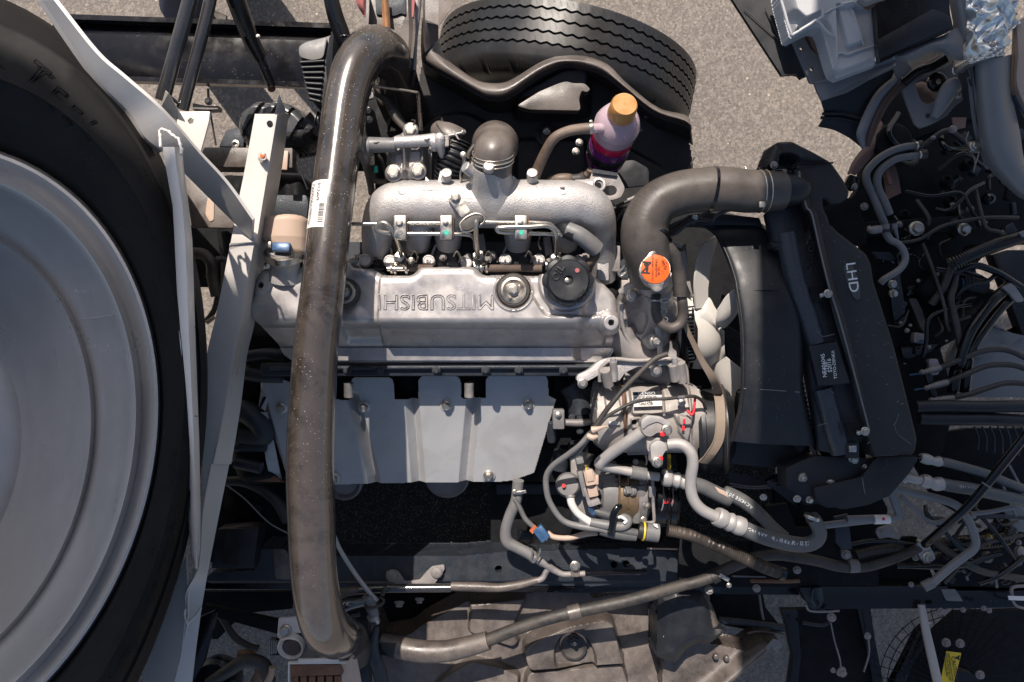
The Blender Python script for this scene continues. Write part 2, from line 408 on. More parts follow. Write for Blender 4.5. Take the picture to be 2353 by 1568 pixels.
m_capb = M('amber_cap_plastic', (.40, .19, .05), .38, 0, .12, 30, .05, 300, .15, (.5, .32, .15), 30, sub=.1)
m_alu = M('matt_aluminium_pipe', (.34, .325, .315), .5, .35, .08, 20, .10, 800, .35, (.40, .35, .30), 12)
m_acrub = M('grey_ac_hose_rubber', (.075, .078, .082), .5, 0, .12, 20, .12, 500, .3, (.18, .155, .135), 10)
m_greyp = M('grey_plastic', (.12, .122, .126), .5, 0, .1, 20, .2, 500, .35, (.26, .22, .19), 18)
m_belt = M('dusty_drive_belt', (.19, .145, .11), .6, 0, .1, 30, .3, 700, .5, (.26, .21, .165), 12)
m_cabgrey = M('grey_cab_primer', (.15, .152, .16), .42, 0, .06, 8, .10, 300, .15, (.22, .20, .18), 7, rv=.06)
m_cabwh = M('white_cab_sealed_metal', (.40, .405, .415), .45, 0, .07, 9, .35, 60, .10, (.45, .38, .30), 8)
m_rust = M('surface_rust', (.12, .055, .03), .7, .1, .35, 60, .7, 300, .5, (.24, .15, .10), 40)
m_rust2 = M('dull_orange_plastic', (.40, .10, .03), .5, 0, .2, 30)
m_can = M('satin_black_canister', (.05, .052, .056), .22, .3, .15, 20, .05, 300, .2, (.10, .09, .08), 14, coat=.5)
m_tank = M('satin_tank_sky_streak', (.030, .034, .042), .26, 0, .1, 14, .05, 700, .1, (.05, .05, .05), 14)  # paler colour puts the sky highlight along the tank into the plastic
m_worn = M('scuffed_plastic', (.045, .047, .05), .55, 0, .35, 40, .3, 600)
m_cond = M('dusty_conduit', (.02, .018, .017), .35, 0, .2, 14, .05, 700, .6, (.16, .125, .10), 10)
m_pocket = M('lit_dusty_pocket_plastic', (.075, .066, .060), .4, 0, .15, 14, .3, 500, .5, (.17, .145, .125), 14)
m_tyre2 = M('polished_tyre_rubber', (.013, .0135, .0145), .36, 0, .2, 8, .12, 700, .12, (.09, .07, .058), 9, rv=.1, spk=.3, ss=300)
m_castl = M('cast_letter_edge', (.30, .285, .28), .45, .5, .1, 30)
m_elbow = M('dusty_elbow_rubber', (.10, .084, .074), .36, 0, .2, 16, .08, 500, .5, (.20, .17, .15), 16)
m_brown = M('brown_seal_rubber', (.055, .028, .02), .5, 0, .2, 12, .2, 300)
m_cloth = M('navy_trouser_cloth', (.012, .024, .06), .85, 0, .25, 30, .8, 900)
m_hem = M('faded_red_cloth', (.32, .10, .10), .85, 0, .2, 30, .6, 900)
m_wood = M('worn_wood', (.30, .15, .07), .6, 0, .3, 40, .5, 200)
m_chrome = M('bright_black_tube', (.03, .03, .032), .18, .3, .1, 20, 0, 300, .06, DU, 20, coat=1)
m_foilb = M('copper_windings', (.13, .085, .045), .45, .6, .3, 60, .4, 300, .4, DU, 40)
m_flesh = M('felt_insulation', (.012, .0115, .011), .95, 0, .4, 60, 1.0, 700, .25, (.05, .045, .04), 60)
m_terra = M('redbrown_inner_panel', (.16, .085, .065), .55, 0, .2, 12, .2, 300, .2)

def special():
    global m_magenta, m_asph, m_foil, m_clear, m_pink, m_braid, m_core
    # asphalt: warm-grey binder with light and dark stones
    m = bpy.data.materials.new('asphalt'); m.use_nodes = True; t = m.node_tree; N = t.nodes; L = t.links; b = N['Principled BSDF']; m_asph = m
    tc = N.new('ShaderNodeTexCoord'); co = tc.outputs['Object']
    def nz(sc, d=8, r=.7):
        n = N.new('ShaderNodeTexNoise'); n.inputs['Scale'].default_value = sc; n.inputs['Detail'].default_value = d; n.inputs['Roughness'].default_value = r; L.new(co, n.inputs['Vector']); return n
    def ramp(src, st):
        r = N.new('ShaderNodeValToRGB'); e = r.color_ramp.elements
        while len(e) < len(st): e.new(.5)
        for el, (p, c) in zip(e, st): el.position = p; el.color = (*c, 1)
        L.new(src, r.inputs[0]); return r.outputs[0]
    def mx(f, a, b_, bt='MIX', fv=None):
        n = N.new('ShaderNodeMix'); n.data_type = 'RGBA'; n.blend_type = bt
        if f is not None: L.new(f, n.inputs[0])
        else: n.inputs[0].default_value = fv
        L.new(a, n.inputs[6]); L.new(b_, n.inputs[7]); return n.outputs[2]
    base = ramp(nz(150, 7, .8).outputs[0], [(.34, (.062, .055, .049)), (.5, (.165, .145, .127)), (.68, (.36, .315, .272))])
    vo = N.new('ShaderNodeTexVoronoi'); vo.inputs['Scale'].default_value = 140; L.new(co, vo.inputs['Vector'])
    stone = ramp(vo.outputs['Color'], [(.1, (.10, .09, .085)), (.5, (.165, .147, .130)), (.9, (.34, .30, .262))])
    c1 = mx(None, base, stone, fv=.45)
    v2 = N.new('ShaderNodeTexVoronoi'); v2.inputs['Scale'].default_value = 26; L.new(co, v2.inputs['Vector'])
    pick = ramp(v2.outputs['Distance'], [(.06, (1, 1, 1)), (.11, (0, 0, 0))])
    big = ramp(v2.outputs['Color'], [(.3, (.09, .08, .07)), (.6, (.45, .40, .33))])
    c2 = mx(pick, c1, big)
    pat = ramp(nz(2.2, 4, .6).outputs[0], [(.3, (.86, .86, .88)), (.7, (1.08, 1.05, 1.02))])
    c3 = mx(None, c2, pat, 'MULTIPLY', 1.0); L.new(c3, b.inputs['Base Color']); b.inputs['Roughness'].default_value = .85
    bp = N.new('ShaderNodeBump'); bp.inputs['Strength'].default_value = .8; bp.inputs['Distance'].default_value = .004
    L.new(nz(230, 6, .7).outputs[0], bp.inputs['Height']); L.new(bp.outputs[0], b.inputs['Normal'])
    # crumpled foil
    m = M('crumpled_foil', (.66, .66, .65), .3, .9, .08, 20); m_foil = m; N = m.node_tree.nodes; L = m.node_tree.links
    # clear plastic of the bottle and its pink coolant
    m_clear = M('cloudy_clear_plastic', (.60, .46, .52), .15, 0, .04, 30, .05, 300, .15, (.45, .33, .30), 25, trans=.4, ior=1.3)
    m_pink = M('dark_coolant', (.12, .02, .14), .12, 0, .3, 12, blotch=((.16, .01, .08), 14, .8)); m_magenta = M('magenta_coolant', (.42, .01, .06), .15, 0, .1, 12)
    # cross-hatched braid
    m_braid = M('braided_hose_cover', (.11, .075, .058), .55, 0, .2, 40, dust=.5, ds=30); t = m_braid.node_tree; N = t.nodes; L = t.links
    b = N['Principled BSDF']; tc = N.new('ShaderNodeTexCoord'); w1 = N.new('ShaderNodeTexWave'); w2 = N.new('ShaderNodeTexWave')
    for w_, an in ((w1, .7), (w2, -.7)):
        mp = N.new('ShaderNodeMapping'); mp.inputs['Rotation'].default_value = (0, 0, an); L.new(tc.outputs['Object'], mp.inputs[0]); L.new(mp.outputs[0], w_.inputs[0]); w_.inputs['Scale'].default_value = 130
    mxn = N.new('ShaderNodeMath'); mxn.operation = 'MAXIMUM'; L.new(w1.outputs['Fac'], mxn.inputs[0]); L.new(w2.outputs['Fac'], mxn.inputs[1])
    bp = N.new('ShaderNodeBump'); bp.inputs['Strength'].default_value = .9; bp.inputs['Distance'].default_value = .0012; L.new(mxn.outputs[0], bp.inputs['Height']); L.new(bp.outputs[0], b.inputs['Normal'])
    # radiator core fins
    m_core = M('radiator_core_fins', (.05, .05, .05), .5, .4, .2, 40)
special()
# ================================================================ ground
def ground():
    bm = bmesh.new(); g = -1200
    vs = [bm.verts.new(Vector((x*1.0, y*1.0, g*S))) for x, y in ((-30, -30), (30, -30), (30, 30), (-30, 30))]
    bm.faces.new(vs); o = frombm(bm, 'asphalt_ground', m_asph, smooth=0); o['kind'] = 'structure'
ground()

# ================================================================ spare wheel (lying high on the left)
def spare_wheel():
    r = T('spare_wheel', 'big wheel lying on the left with grey painted rim and black tyre', 'wheel', -270, 1065, 250)
    def ell(cx, cy, rx, ry, t, z, n=128):
        c, s = math.cos(t), math.sin(t)
        return [P(cx+rx*math.cos(a)*c-ry*math.sin(a)*s, cy+rx*math.cos(a)*s+ry*math.sin(a)*c, z) for a in [2*math.pi*i/n for i in range(n)]]
    def loft(name, mat, specs, par):
        bm = bmesh.new(); R = [[bm.verts.new(p) for p in ell(*s_)] for s_ in specs]
        n = len(R[0])
        for a, b in zip(R, R[1:]):
            for j in range(n): bm.faces.new((a[j], a[(j+1) % n], b[(j+1) % n], b[j]))
        return frombm(bm, name, mat, par, None, 50)
    A = (-270, 1065, 606, 767, .4425); B = (-442, 1130, 870, 1219, .356)
    def lerp(t, z): return tuple(a+(b-a)*t for a, b in zip(A, B))+(z,)
    def sc(k, z): return (A[0], A[1], A[2]*k, A[3]*k, A[4], z)
    loft('tyre', m_tyre, [lerp(-.02, 225), lerp(.02, 262), lerp(.06, 275), lerp(.10, 292), lerp(.12, 293), lerp(.14, 300), lerp(.3, 328), lerp(.45, 340), lerp(.47, 346), lerp(.50, 344), lerp(.65, 335), lerp(.80, 305), lerp(.84, 306), lerp(.87, 292), lerp(.93, 262), lerp(.97, 240), lerp(1.0, 190), lerp(1.0, 40), lerp(.9, -60)], r)
    rim = loft('rim', m_rim, [sc(1.005, 226), sc(1.0, 262), sc(.992, 276), sc(.982, 278), sc(.972, 268), sc(.955, 246), sc(.935, 243), sc(.925, 262), sc(.912, 278), sc(.900, 272), sc(.892, 236), sc(.885, 200), sc(.80, 110), sc(.765, 90), sc(.750, 112), sc(.735, 88), sc(.72, 40), sc(.62, -60), sc(.565, -90), sc(.54, -128), sc(.50, -140), sc(.46, -120), sc(.30, -95), sc(.12, -90), sc(.02, -90)], r)
    # hand holes of the wheel disc, weld seam, stamping
    lathe('hand_hole', m_rust, rim, q1('c4', 30, 320, -60), (-.3, 0, 1), [(16, -6), (16, 3), (13, 4), (12, -4)], seg=20)
    for s_, x, y, z, sz, ro in (('5 1/2 x 16', 640, 800, 118, 9, -176), ('J 600-16', 720, 830, 128, 9, -176), ('N 1B24', 545, 440, 118, 9, 0)):
        a = q1('c4', x, y, z); text('stamping', s_, a[0], a[1], z+52 if x < 600 else z+62, sz, ro, m_rim, rim, ext=4, outline=.018)
    tube('weld_seam', m_rim, rim, q('c4', '520,625,128 640,612,185 740,600,235'), 2.5, seg=6)
    # raised sidewall lettering
    c, s = math.cos(.40), math.sin(.40)
    def onring(t, f):
        e = lerp(f, 0); ct, st_ = math.cos(e[4]), math.sin(e[4])
        return (e[0]+e[2]*math.cos(t)*ct-e[3]*math.sin(t)*st_, e[1]+e[2]*math.cos(t)*st_+e[3]*math.sin(t)*ct)
    txt = [('S', 6, 170, 40), ('T', 96, 178, 58), ('E', 140, 228, 52), ('E', 178, 268, 46), ('L', 222, 300, 44)]
    for ch, x, y, sz in txt: text('raised_letter', ch, x-16, y-2, 341, sz, -36-x*.05, m_tyre, r, ext=3, outline=.022)
    for ch, x, y, sz, ro in (('(N)', 281, 515, 13, 0), ('E4', 400, 1040, 10, 80), ('005', 390, 1075, 9, 85), ('B', 395, 1108, 10, 90), ('(S)', 398, 1218, 14, 80),
                          ('LOAD RANGE', 375, 1285, 10, 72), ('TUBE TYPE', 345, 1375, 11, 62), ('7.00 R16 LT', 290, 1510, 12, 52)):
        text('raised_letter', ch, x, y, 338, sz, ro, m_tyre, r, ext=3, outline=.03)
    for i in range(44):
        f = random.choice((.25, .38, .55, .7)); t = random.uniform(-1.15, .65); x, y = onring(t, f)
        if 0 < x < 480 and 0 < y < 1568: tube('rubber_vent_hair' if i % 3 else 'raised_line', m_tyre, r, [(x, y, 336), (x+random.uniform(4, 14), y+random.uniform(-4, 7), 341)], 1.0, seg=5)
spare_wheel()

# ================================================================ painted steel stand on the left
def stand():
    r = T('spare_wheel_carrier', 'beige painted angle-steel stand between spare wheel and engine, weld beads at its joints', 'bracket', 480, 700, 60)
    top = q('c1', '350,0,330 620,340,325 800,500,320 1000,670,300 1130,800,270 1300,1000,220 1480,1200,170 1650,1440,135')
    bot = q('c1', '270,0,315 560,420,310 700,590,308 850,740,300 950,900,290 1060,990,270 1300,1230,180 1640,1568,100')
    top = [(x, y, z+50) for x, y, z in top]
    sheet('diagonal_plate', m_beige, r, [top, bot], n=5, th=7, m=1, smooth=14)
    low = q('c1', '270,0,315 560,420,310 700,590,308 850,740,300 950,900,290 1060,990,270')
    sheet('plate_edge', m_beige, r, [low, [(a[0]-9, a[1]+4, a[2]-22) for a in low]], n=5, th=4, m=1)
    # folded upright rail
    ys = (338, 380, 475, 551, 761, 1000, 1180, 1263, 1308); zs = (345, 345, 345, 345, 340, 318, 280, 255, 230)
    L = [(x, y, z) for x, y, z in zip((373, 380, 397, 401, 411, 424, 432, 437, 447), ys, zs)]; R = [(x, y, z) for x, y, z in zip((418, 421, 433, 441, 448, 457, 460, 459, 452), ys, zs)]
    mid = [(a[0]*.38+b[0]*.62, a[1]*.4+b[1]*.6, a[2]+26) for a, b in zip(L, R)]
    m2 = [(a[0]*.62+b[0]*.38, a[1]*.6+b[1]*.4, a[2]+22) for a, b in zip(L, R)]
    sheet('upright_rail', m_beige, r, [[(a[0], a[1], a[2]-40) for a in L], L, m2, mid, R, [(a[0]+1, a[1], a[2]-40) for a in R]], n=1, th=4, m=1, smooth=24)
    bead = q('c1', '1050,960,345 1046,900,342 1046,850,340 1080,850,345 1130,885,352 1165,910,360 1182,960,366 1186,1010,372')
    bead = catmull(bead, 4); bead = [(x+random.uniform(-1, 1), y+random.uniform(-1, 1), z+4) for x, y, z in bead]
    tube('weld_bead', m_white if False else m_beige, r, bead, [random.uniform(2.2, 4.6) for _ in bead], seg=8, n=2)
    bead = catmull(q('b3', '1210,1090,2 1206,1130,2 1222,1180,0 1250,1160,-4 1290,1120,-8 1312,1080,-12'), 3)
    tube('weld_bead', m_beige, r, [(x, y, z+6) for x, y, z in bead], [random.uniform(2, 4) for _ in bead], seg=8, n=2)
    # small lit plate with hole, gusset
    poly('end_plate', m_beige, r, q('c1', '1165,728 1370,728 1365,790 1305,1010 1150,830'), 120, 6, 1, holes=[q1('c1', 1246, 791, 120)[:2]+(7.5,)])
    poly('gusset', m_beige, r, q('c1', '1045,710,130 1080,590,175 1100,610,175 1168,728,124 1150,830,110'), None, 5, .6)
    # long leg: face and flange
    A_ = q('c1', '1665,745,120 1600,1100,110 1560,1300,105 1510,1568,100')+q('c4', '1490,200,90 1420,560,70 1350,870,50 1342,1200,35 1320,1568,20')
    B_ = q('c1', '1795,745,120 1740,1080,110 1695,1350,105 1660,1568,100')+q('c4', '1640,150,90 1575,560,70 1510,900,50 1450,1220,35 1382,1568,20')
    C0 = q('c1', '1872,740,85 1830,1080,80 1775,1400,75 1745,1568,70')+q('c4', '1705,300,60 1655,620,40 1600,860,20 1560,1180,5 1500,1568,-10')
    C_ = [(x, y, z-120+100*max(0, (y-850)/200)) for x, y, z in C0]
    sheet('leg', m_beige, r, [A_, B_], n=6, th=5, m=1, smooth=12)
    sheet('leg_flange', m_beige, r, [B_, C_], n=6, th=5, m=1, smooth=12)
    poly('leg_flange_tip', m_beige, r, q('c1', '1795,745,121 1822,615,150 1872,740,-34'), None, 4, .4)
    poly('leg_web', m_beige, r, q('b3', '1330,138 1382,138 1330,432'), 19, 5, .5)
    A2 = q('b3', '1382,135,20 1328,430,20 1300,800,10 1215,980,0 1211,1100,-5 1180,1400,-10 1128,1600,-15')
    B2 = q('b3', '1500,132,-36 1430,480,-40 1360,840,-30 1340,950,-24 1310,1130,-14 1280,1350,-16 1250,1600,-20')
    sheet('lower_leg', m_beige, r, [A2, B2], n=6, th=5, m=1)
    A3 = q('b3', '1215,735,-10 1080,1100,-30 960,1440,-50 930,1600,-60'); B3 = q('b3', '1225,980,0 1222,1190,-5 1175,1400,-12 1125,1600,-18')
    sheet('foot_plate', m_beige, r, [A3, B3], n=6, th=5, m=1)
    a = q1('c1', 1714, 1020, 112)
    tube('peg', m_zinc, r, [(a[0], a[1]+6, 116), (a[0], a[1], 132)], 10, seg=16, n=1); lathe('peg_tip', m_orange, r, (a[0], a[1]-.5, 133), Z, [(5, 0), (5, 1.5), (3, 2)], seg=12)
    lathe('bolt_hole', m_dark, r, q1('c1', 1762, 808, 119), Z, [(7, -2), (7, .8), (5.5, 1)], seg=16)
stand()

# ================================================================ far chassis beam, struts, tubes at top left
t = T('cargo_frame_beam', 'wide black painted chassis beam crossing the top left of the photo', 'beam', 440, 110, -300)
poly('beam_web', m_gloss, t, [(120, 36), (760, 58), (762, 176), (690, 191), (330, 180), (120, 170)], -300, 30, 2)
poly('top_flange', m_gloss, t, [(120, 33), (762, 55), (762, 63), (120, 41)], -270, 30, 2)
poly('bottom_flange', m_gloss, t, [(250, 176), (700, 190), (700, 197), (250, 183)], -280, 30, 2)
t = T('support_tube_pair', 'two glossy black round tubes rising side by side behind the stand', 'tube', 420, 120, 0)
tube('tube', m_chrome, t, q('c1', '1250,-30,60 1060,660,20'), 16.5, seg=24); tube('tube', m_chrome, t, q('c1', '1385,-60,40 1340,150,30 1190,720,0'), 14, seg=24)
tube('weld', m_chrome, t, q('c1', '1120,640,30 1180,690,10'), 4)
t = T('telescopic_strut', 'black tapering strut hanging in front of the chassis beam, left of the plastic tank', 'strut', 575, 100, -120)
tube('outer_tube', m_gloss, t, q('c1', '1530,-30,-60 1630,240,-120 1700,380,-150'), [22, 19, 16], seg=20); tube('inner_rod', m_gloss, t, q('c1', '1630,220,-118 1775,565,-180'), [13, 10], seg=18)
tube('edge_rib', m_bpl, t, q('c1', '1520,60,-60 1600,240,-100'), 4, seg=8)
bolt(t, q1('c1', 1685, 238, -100), 5, m_zinc)
lathe('rod_end', m_rust, t, q1('c1', 1772, 575, -190), (.3, -.6, .5), [(9, 0), (9, 4), (6, 6)], seg=14)

# small standing things near the tubes
t = T('bolted_clamp', 'small dirty clamp with a bolt standing on the asphalt side of the stand', 'clamp', 512, 262, -350)
poly('clamp_bar', m_castd, t, q('c1', '1255,672 1350,690 1425,690 1425,715 1345,718 1255,712'), -340, 30, 3)
bolt(t, q1('c1', 1362, 662, -338), 9, m_zinc); tube('stud', m_castd, t, q('c1', '1362,662,-345 1360,580,-340'), 3, seg=8)
tube('hanging_wire', m_rub, t, q('c1', '1370,720,-350 1390,830,-380 1410,950,-400'), 2.4, seg=6)
# brake booster / air tank with ribs
t = T('ribbed_black_canister', 'round black canister with pressed stripes behind the long beige leg', 'canister', 640, 282, -220)
def fcan(x, y):
    pts = rnd(q('c1', '1640,650 1860,650 1960,700 2110,860 2090,890 1960,945 1880,955 1700,960 1600,960 1535,850 1545,740'), 22); s = psdf(x, y, pts); cx_ = x*.62-y*.0
    u = (x-560)*.9+(y-230)*.55
    z = dome(s, -205, 26, 60)+np.where((np.mod(u, 34) < 15) & (s < -9) & (x < 745), 12, 0)
    return np.where(s < 6, np.where(s > 0, -330, z), np.nan)
hfield('body', m_can, t, (530, 222, 750, 345), 1.6, fcan, -220)
tube('spout', m_gloss, t, q('c1', '1980,800,-225 2060,860,-235 2130,890,-240'), [30, 20, 16], seg=18)
tube('corrugated_hose', m_bpl, t, q('c1', '2070,790,-230 2140,800,-230 2200,790,-230'), 22, corr=(9, .2), seg=18)
t = T('frame_bracket', 'dark grey angular bracket with a hollow bushing beside the striped canister', 'bracket', 545, 350, -260)
poly('bracket_plate', m_iron, t, q('c1', '1480,850 1535,835 1600,850 1590,960 1430,958 1445,920'), -260, 20, 2); lathe('bushing', m_zinc, t, q1('c1', 1543, 945, -245), Z, [(9, 0), (9, 6), (5, 7), (5, 1)], seg=18)
# crossmember
t = T('chassis_crossmember', 'brown-grey dusty horizontal crossmember passing behind the beige stand', 'crossmember', 570, 362, -140)
box('bar', m_liner2, t, 562, 362, -130, 220, 46, 60, rot=-.5, bev=3); box('end_tab', m_tan, t, 650, 368, -120, 22, 44, 8, rot=-4)
tube('thin_rod', m_iron, t, q('c1', '1905,980,-150 2010,1240,-160'), 2, seg=6)
t = T('chassis_side_plate', 'dark upright plate with one light worn patch beside the beige upright rail', 'plate', 490, 470, -160)
poly('plate', m_liner2, t, q('c1', '1200,1140 1260,1150 1500,1340 1540,1440 1520,1490 1250,1485'), -150, 12, 2)
poly('worn_or_lit_patch', m_tan, t, rnd(q('c1', '1355,1290 1400,1300 1395,1440 1370,1450 1340,1400'), 6), -147.5, 3, .5)
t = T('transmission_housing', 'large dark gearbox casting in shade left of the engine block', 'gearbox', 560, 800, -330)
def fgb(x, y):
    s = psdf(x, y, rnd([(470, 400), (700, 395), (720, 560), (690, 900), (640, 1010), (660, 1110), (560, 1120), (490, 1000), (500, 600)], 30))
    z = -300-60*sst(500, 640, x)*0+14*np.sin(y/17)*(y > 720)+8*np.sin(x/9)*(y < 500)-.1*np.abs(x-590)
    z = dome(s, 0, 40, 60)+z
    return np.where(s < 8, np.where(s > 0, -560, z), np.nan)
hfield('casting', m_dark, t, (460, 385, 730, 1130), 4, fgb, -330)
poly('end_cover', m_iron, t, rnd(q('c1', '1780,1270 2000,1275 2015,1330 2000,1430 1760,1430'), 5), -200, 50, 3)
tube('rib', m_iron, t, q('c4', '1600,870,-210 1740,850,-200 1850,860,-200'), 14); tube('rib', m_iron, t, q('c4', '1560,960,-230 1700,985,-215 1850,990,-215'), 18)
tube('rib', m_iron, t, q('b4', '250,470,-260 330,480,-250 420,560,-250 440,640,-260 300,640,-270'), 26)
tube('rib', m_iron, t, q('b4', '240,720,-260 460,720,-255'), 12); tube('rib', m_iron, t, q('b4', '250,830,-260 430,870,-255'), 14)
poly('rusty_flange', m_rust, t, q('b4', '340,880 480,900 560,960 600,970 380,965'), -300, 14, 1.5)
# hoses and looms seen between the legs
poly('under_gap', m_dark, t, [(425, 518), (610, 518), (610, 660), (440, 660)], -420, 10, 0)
t = T('left_wiring_loom', 'black ribbed wiring loom threading between the beige uprights', 'cable', 495, 640, -160)
tube('loom', m_rub, t, q('c4', '1240,190,-150 1330,200,-140 1380,260,-140 1390,360,-150 1415,470,-160'), 13, seg=14); tube('branch', m_rub, t, q('c4', '1490,240,-170 1420,235,-160 1390,300,-160'), 8, corr=(5, .2), seg=12)
tube('tail', m_rub, t, q('c4', '1430,420,-160 1400,560,-170 1345,640,-180'), 7, corr=(5, .25)); tube('light_end', m_tan, t, q('c4', '1400,610,-165 1350,645,-168'), 5.5, corr=(5, .25))
bolt(t, q1('c4', 1352, 345, -150), 5, m_iron)
# ================================================================ front wheel behind the liner (top)
def front_wheel():
    r = T('front_wheel', 'upright front wheel with zigzag-grooved tread showing above the wavy liner edge', 'wheel', 1290, 200, -600)
    xc, yc, zc, R, ph = FW; W = 175.
    k = S
    c = Vector((xc*k, yc*k, zc*k)); a = Vector((math.sin(ph), math.cos(ph), 0)); u = Vector((math.cos(ph), -math.sin(ph), 0)); v = Vector((0, 0, 1))
    # profile across the tyre, t = offset from outer edge (negative = towards engine); r = radius
    prof = []
    def add(t, r_, zz=0): prof.append((t, r_, zz))
    add(12, R-120); add(8, R-60); add(2, R-14); add(-4, R-2)
    gro = [-34, -66, -100, -132]
    for g in gro:
        for dt, dr in ((3.6, 0), (2.6, -8), (-2.6, -8), (-3.6, 0)): add(g+dt, R+dr+1.5*math.sin((-g)/W*3), 3.0)
    add(-W+12, R-2); add(-W+2, R-5); add(-W-9, R-12)
    sh = len(prof)
    add(-W-20, R-22); add(-W-30, R-38); add(-W-33, R-60); add(-W-34, R-90); add(-W-28, R-130); add(-W-12, R-150)
    n = 560; bm = bmesh.new(); rings = []
    for i in range(n):
        th = 2*math.pi*i/n; ring = []
        zig = 3.2*(2*abs((i/7.) % 1*2-1)-1)
        for j, (t_, rr, zz) in enumerate(prof):
            r2 = rr
            if sh-1 <= j <= sh+1 and i % 2: r2 -= 2.6
            if sh <= j <= sh+1 and (i // 7) % 3 == 0 and i % 7 < 3: r2 -= 8
            tt = t_+(zig if zz else 0)
            ring.append(bm.verts.new(c+a*tt*k+(u*math.sin(th)+v*math.cos(th))*r2*k))
        rings.append(ring)
    for i in range(n):
        A, B = rings[i], rings[(i+1) % n]
        for j in range(len(prof)-1): bm.faces.new((A[j], A[j+1], B[j+1], B[j]))
    ty = frombm(bm, 'tyre', m_tyre2, r, None, 32)
    # fine sipes across the ribs
    bm = bmesh.new()
    for i in range(-42, 43):
        th = i*2*math.pi/150
        for (t0, t1) in ((-42, -58), (-74, -92), (-108, -124), (-8, -24)):
            o1 = c+a*t0*k+(u*math.sin(th)+v*math.cos(th))*(R+1.7)*k; o2 = c+a*t1*k+(u*math.sin(th+.018)+v*math.cos(th+.018))*(R+1.7)*k
            m_ = (o1+o2)/2+(u*math.sin(th)+v*math.cos(th))*.6*k+u*1.2*k*math.cos(th)
            d = (u*math.cos(th)-v*math.sin(th))*.55*k
            p = [bm.verts.new(x) for x in (o1-d, m_-d, o2-d, o2+d, m_+d, o1+d)]; bm.faces.new(p)
    o = frombm(bm, 'tread_sipes', m_blk, r, None, 0); o['kind'] = 'stuff'
    bm = bmesh.new(); rings = []
    for t_, rr in ((-W+10, R-150), (-W+30, R-160), (-W+40, R-230), (-W+60, R-300), (-W+60, R-380)):
        rings.append([bm.verts.new(c+a*t_*k+(u*math.sin(2*math.pi*i/64)+v*math.cos(2*math.pi*i/64))*max(rr, 30)*k) for i in range(64)])
    for A, B in zip(rings, rings[1:]):
        for i in range(64): bm.faces.new((A[i], A[(i+1) % 64], B[(i+1) % 64], B[i]))
    frombm(bm, 'rim', m_rim, r, None, 40)
FW = (186.7, 940., -775., 425., .2)
front_wheel()

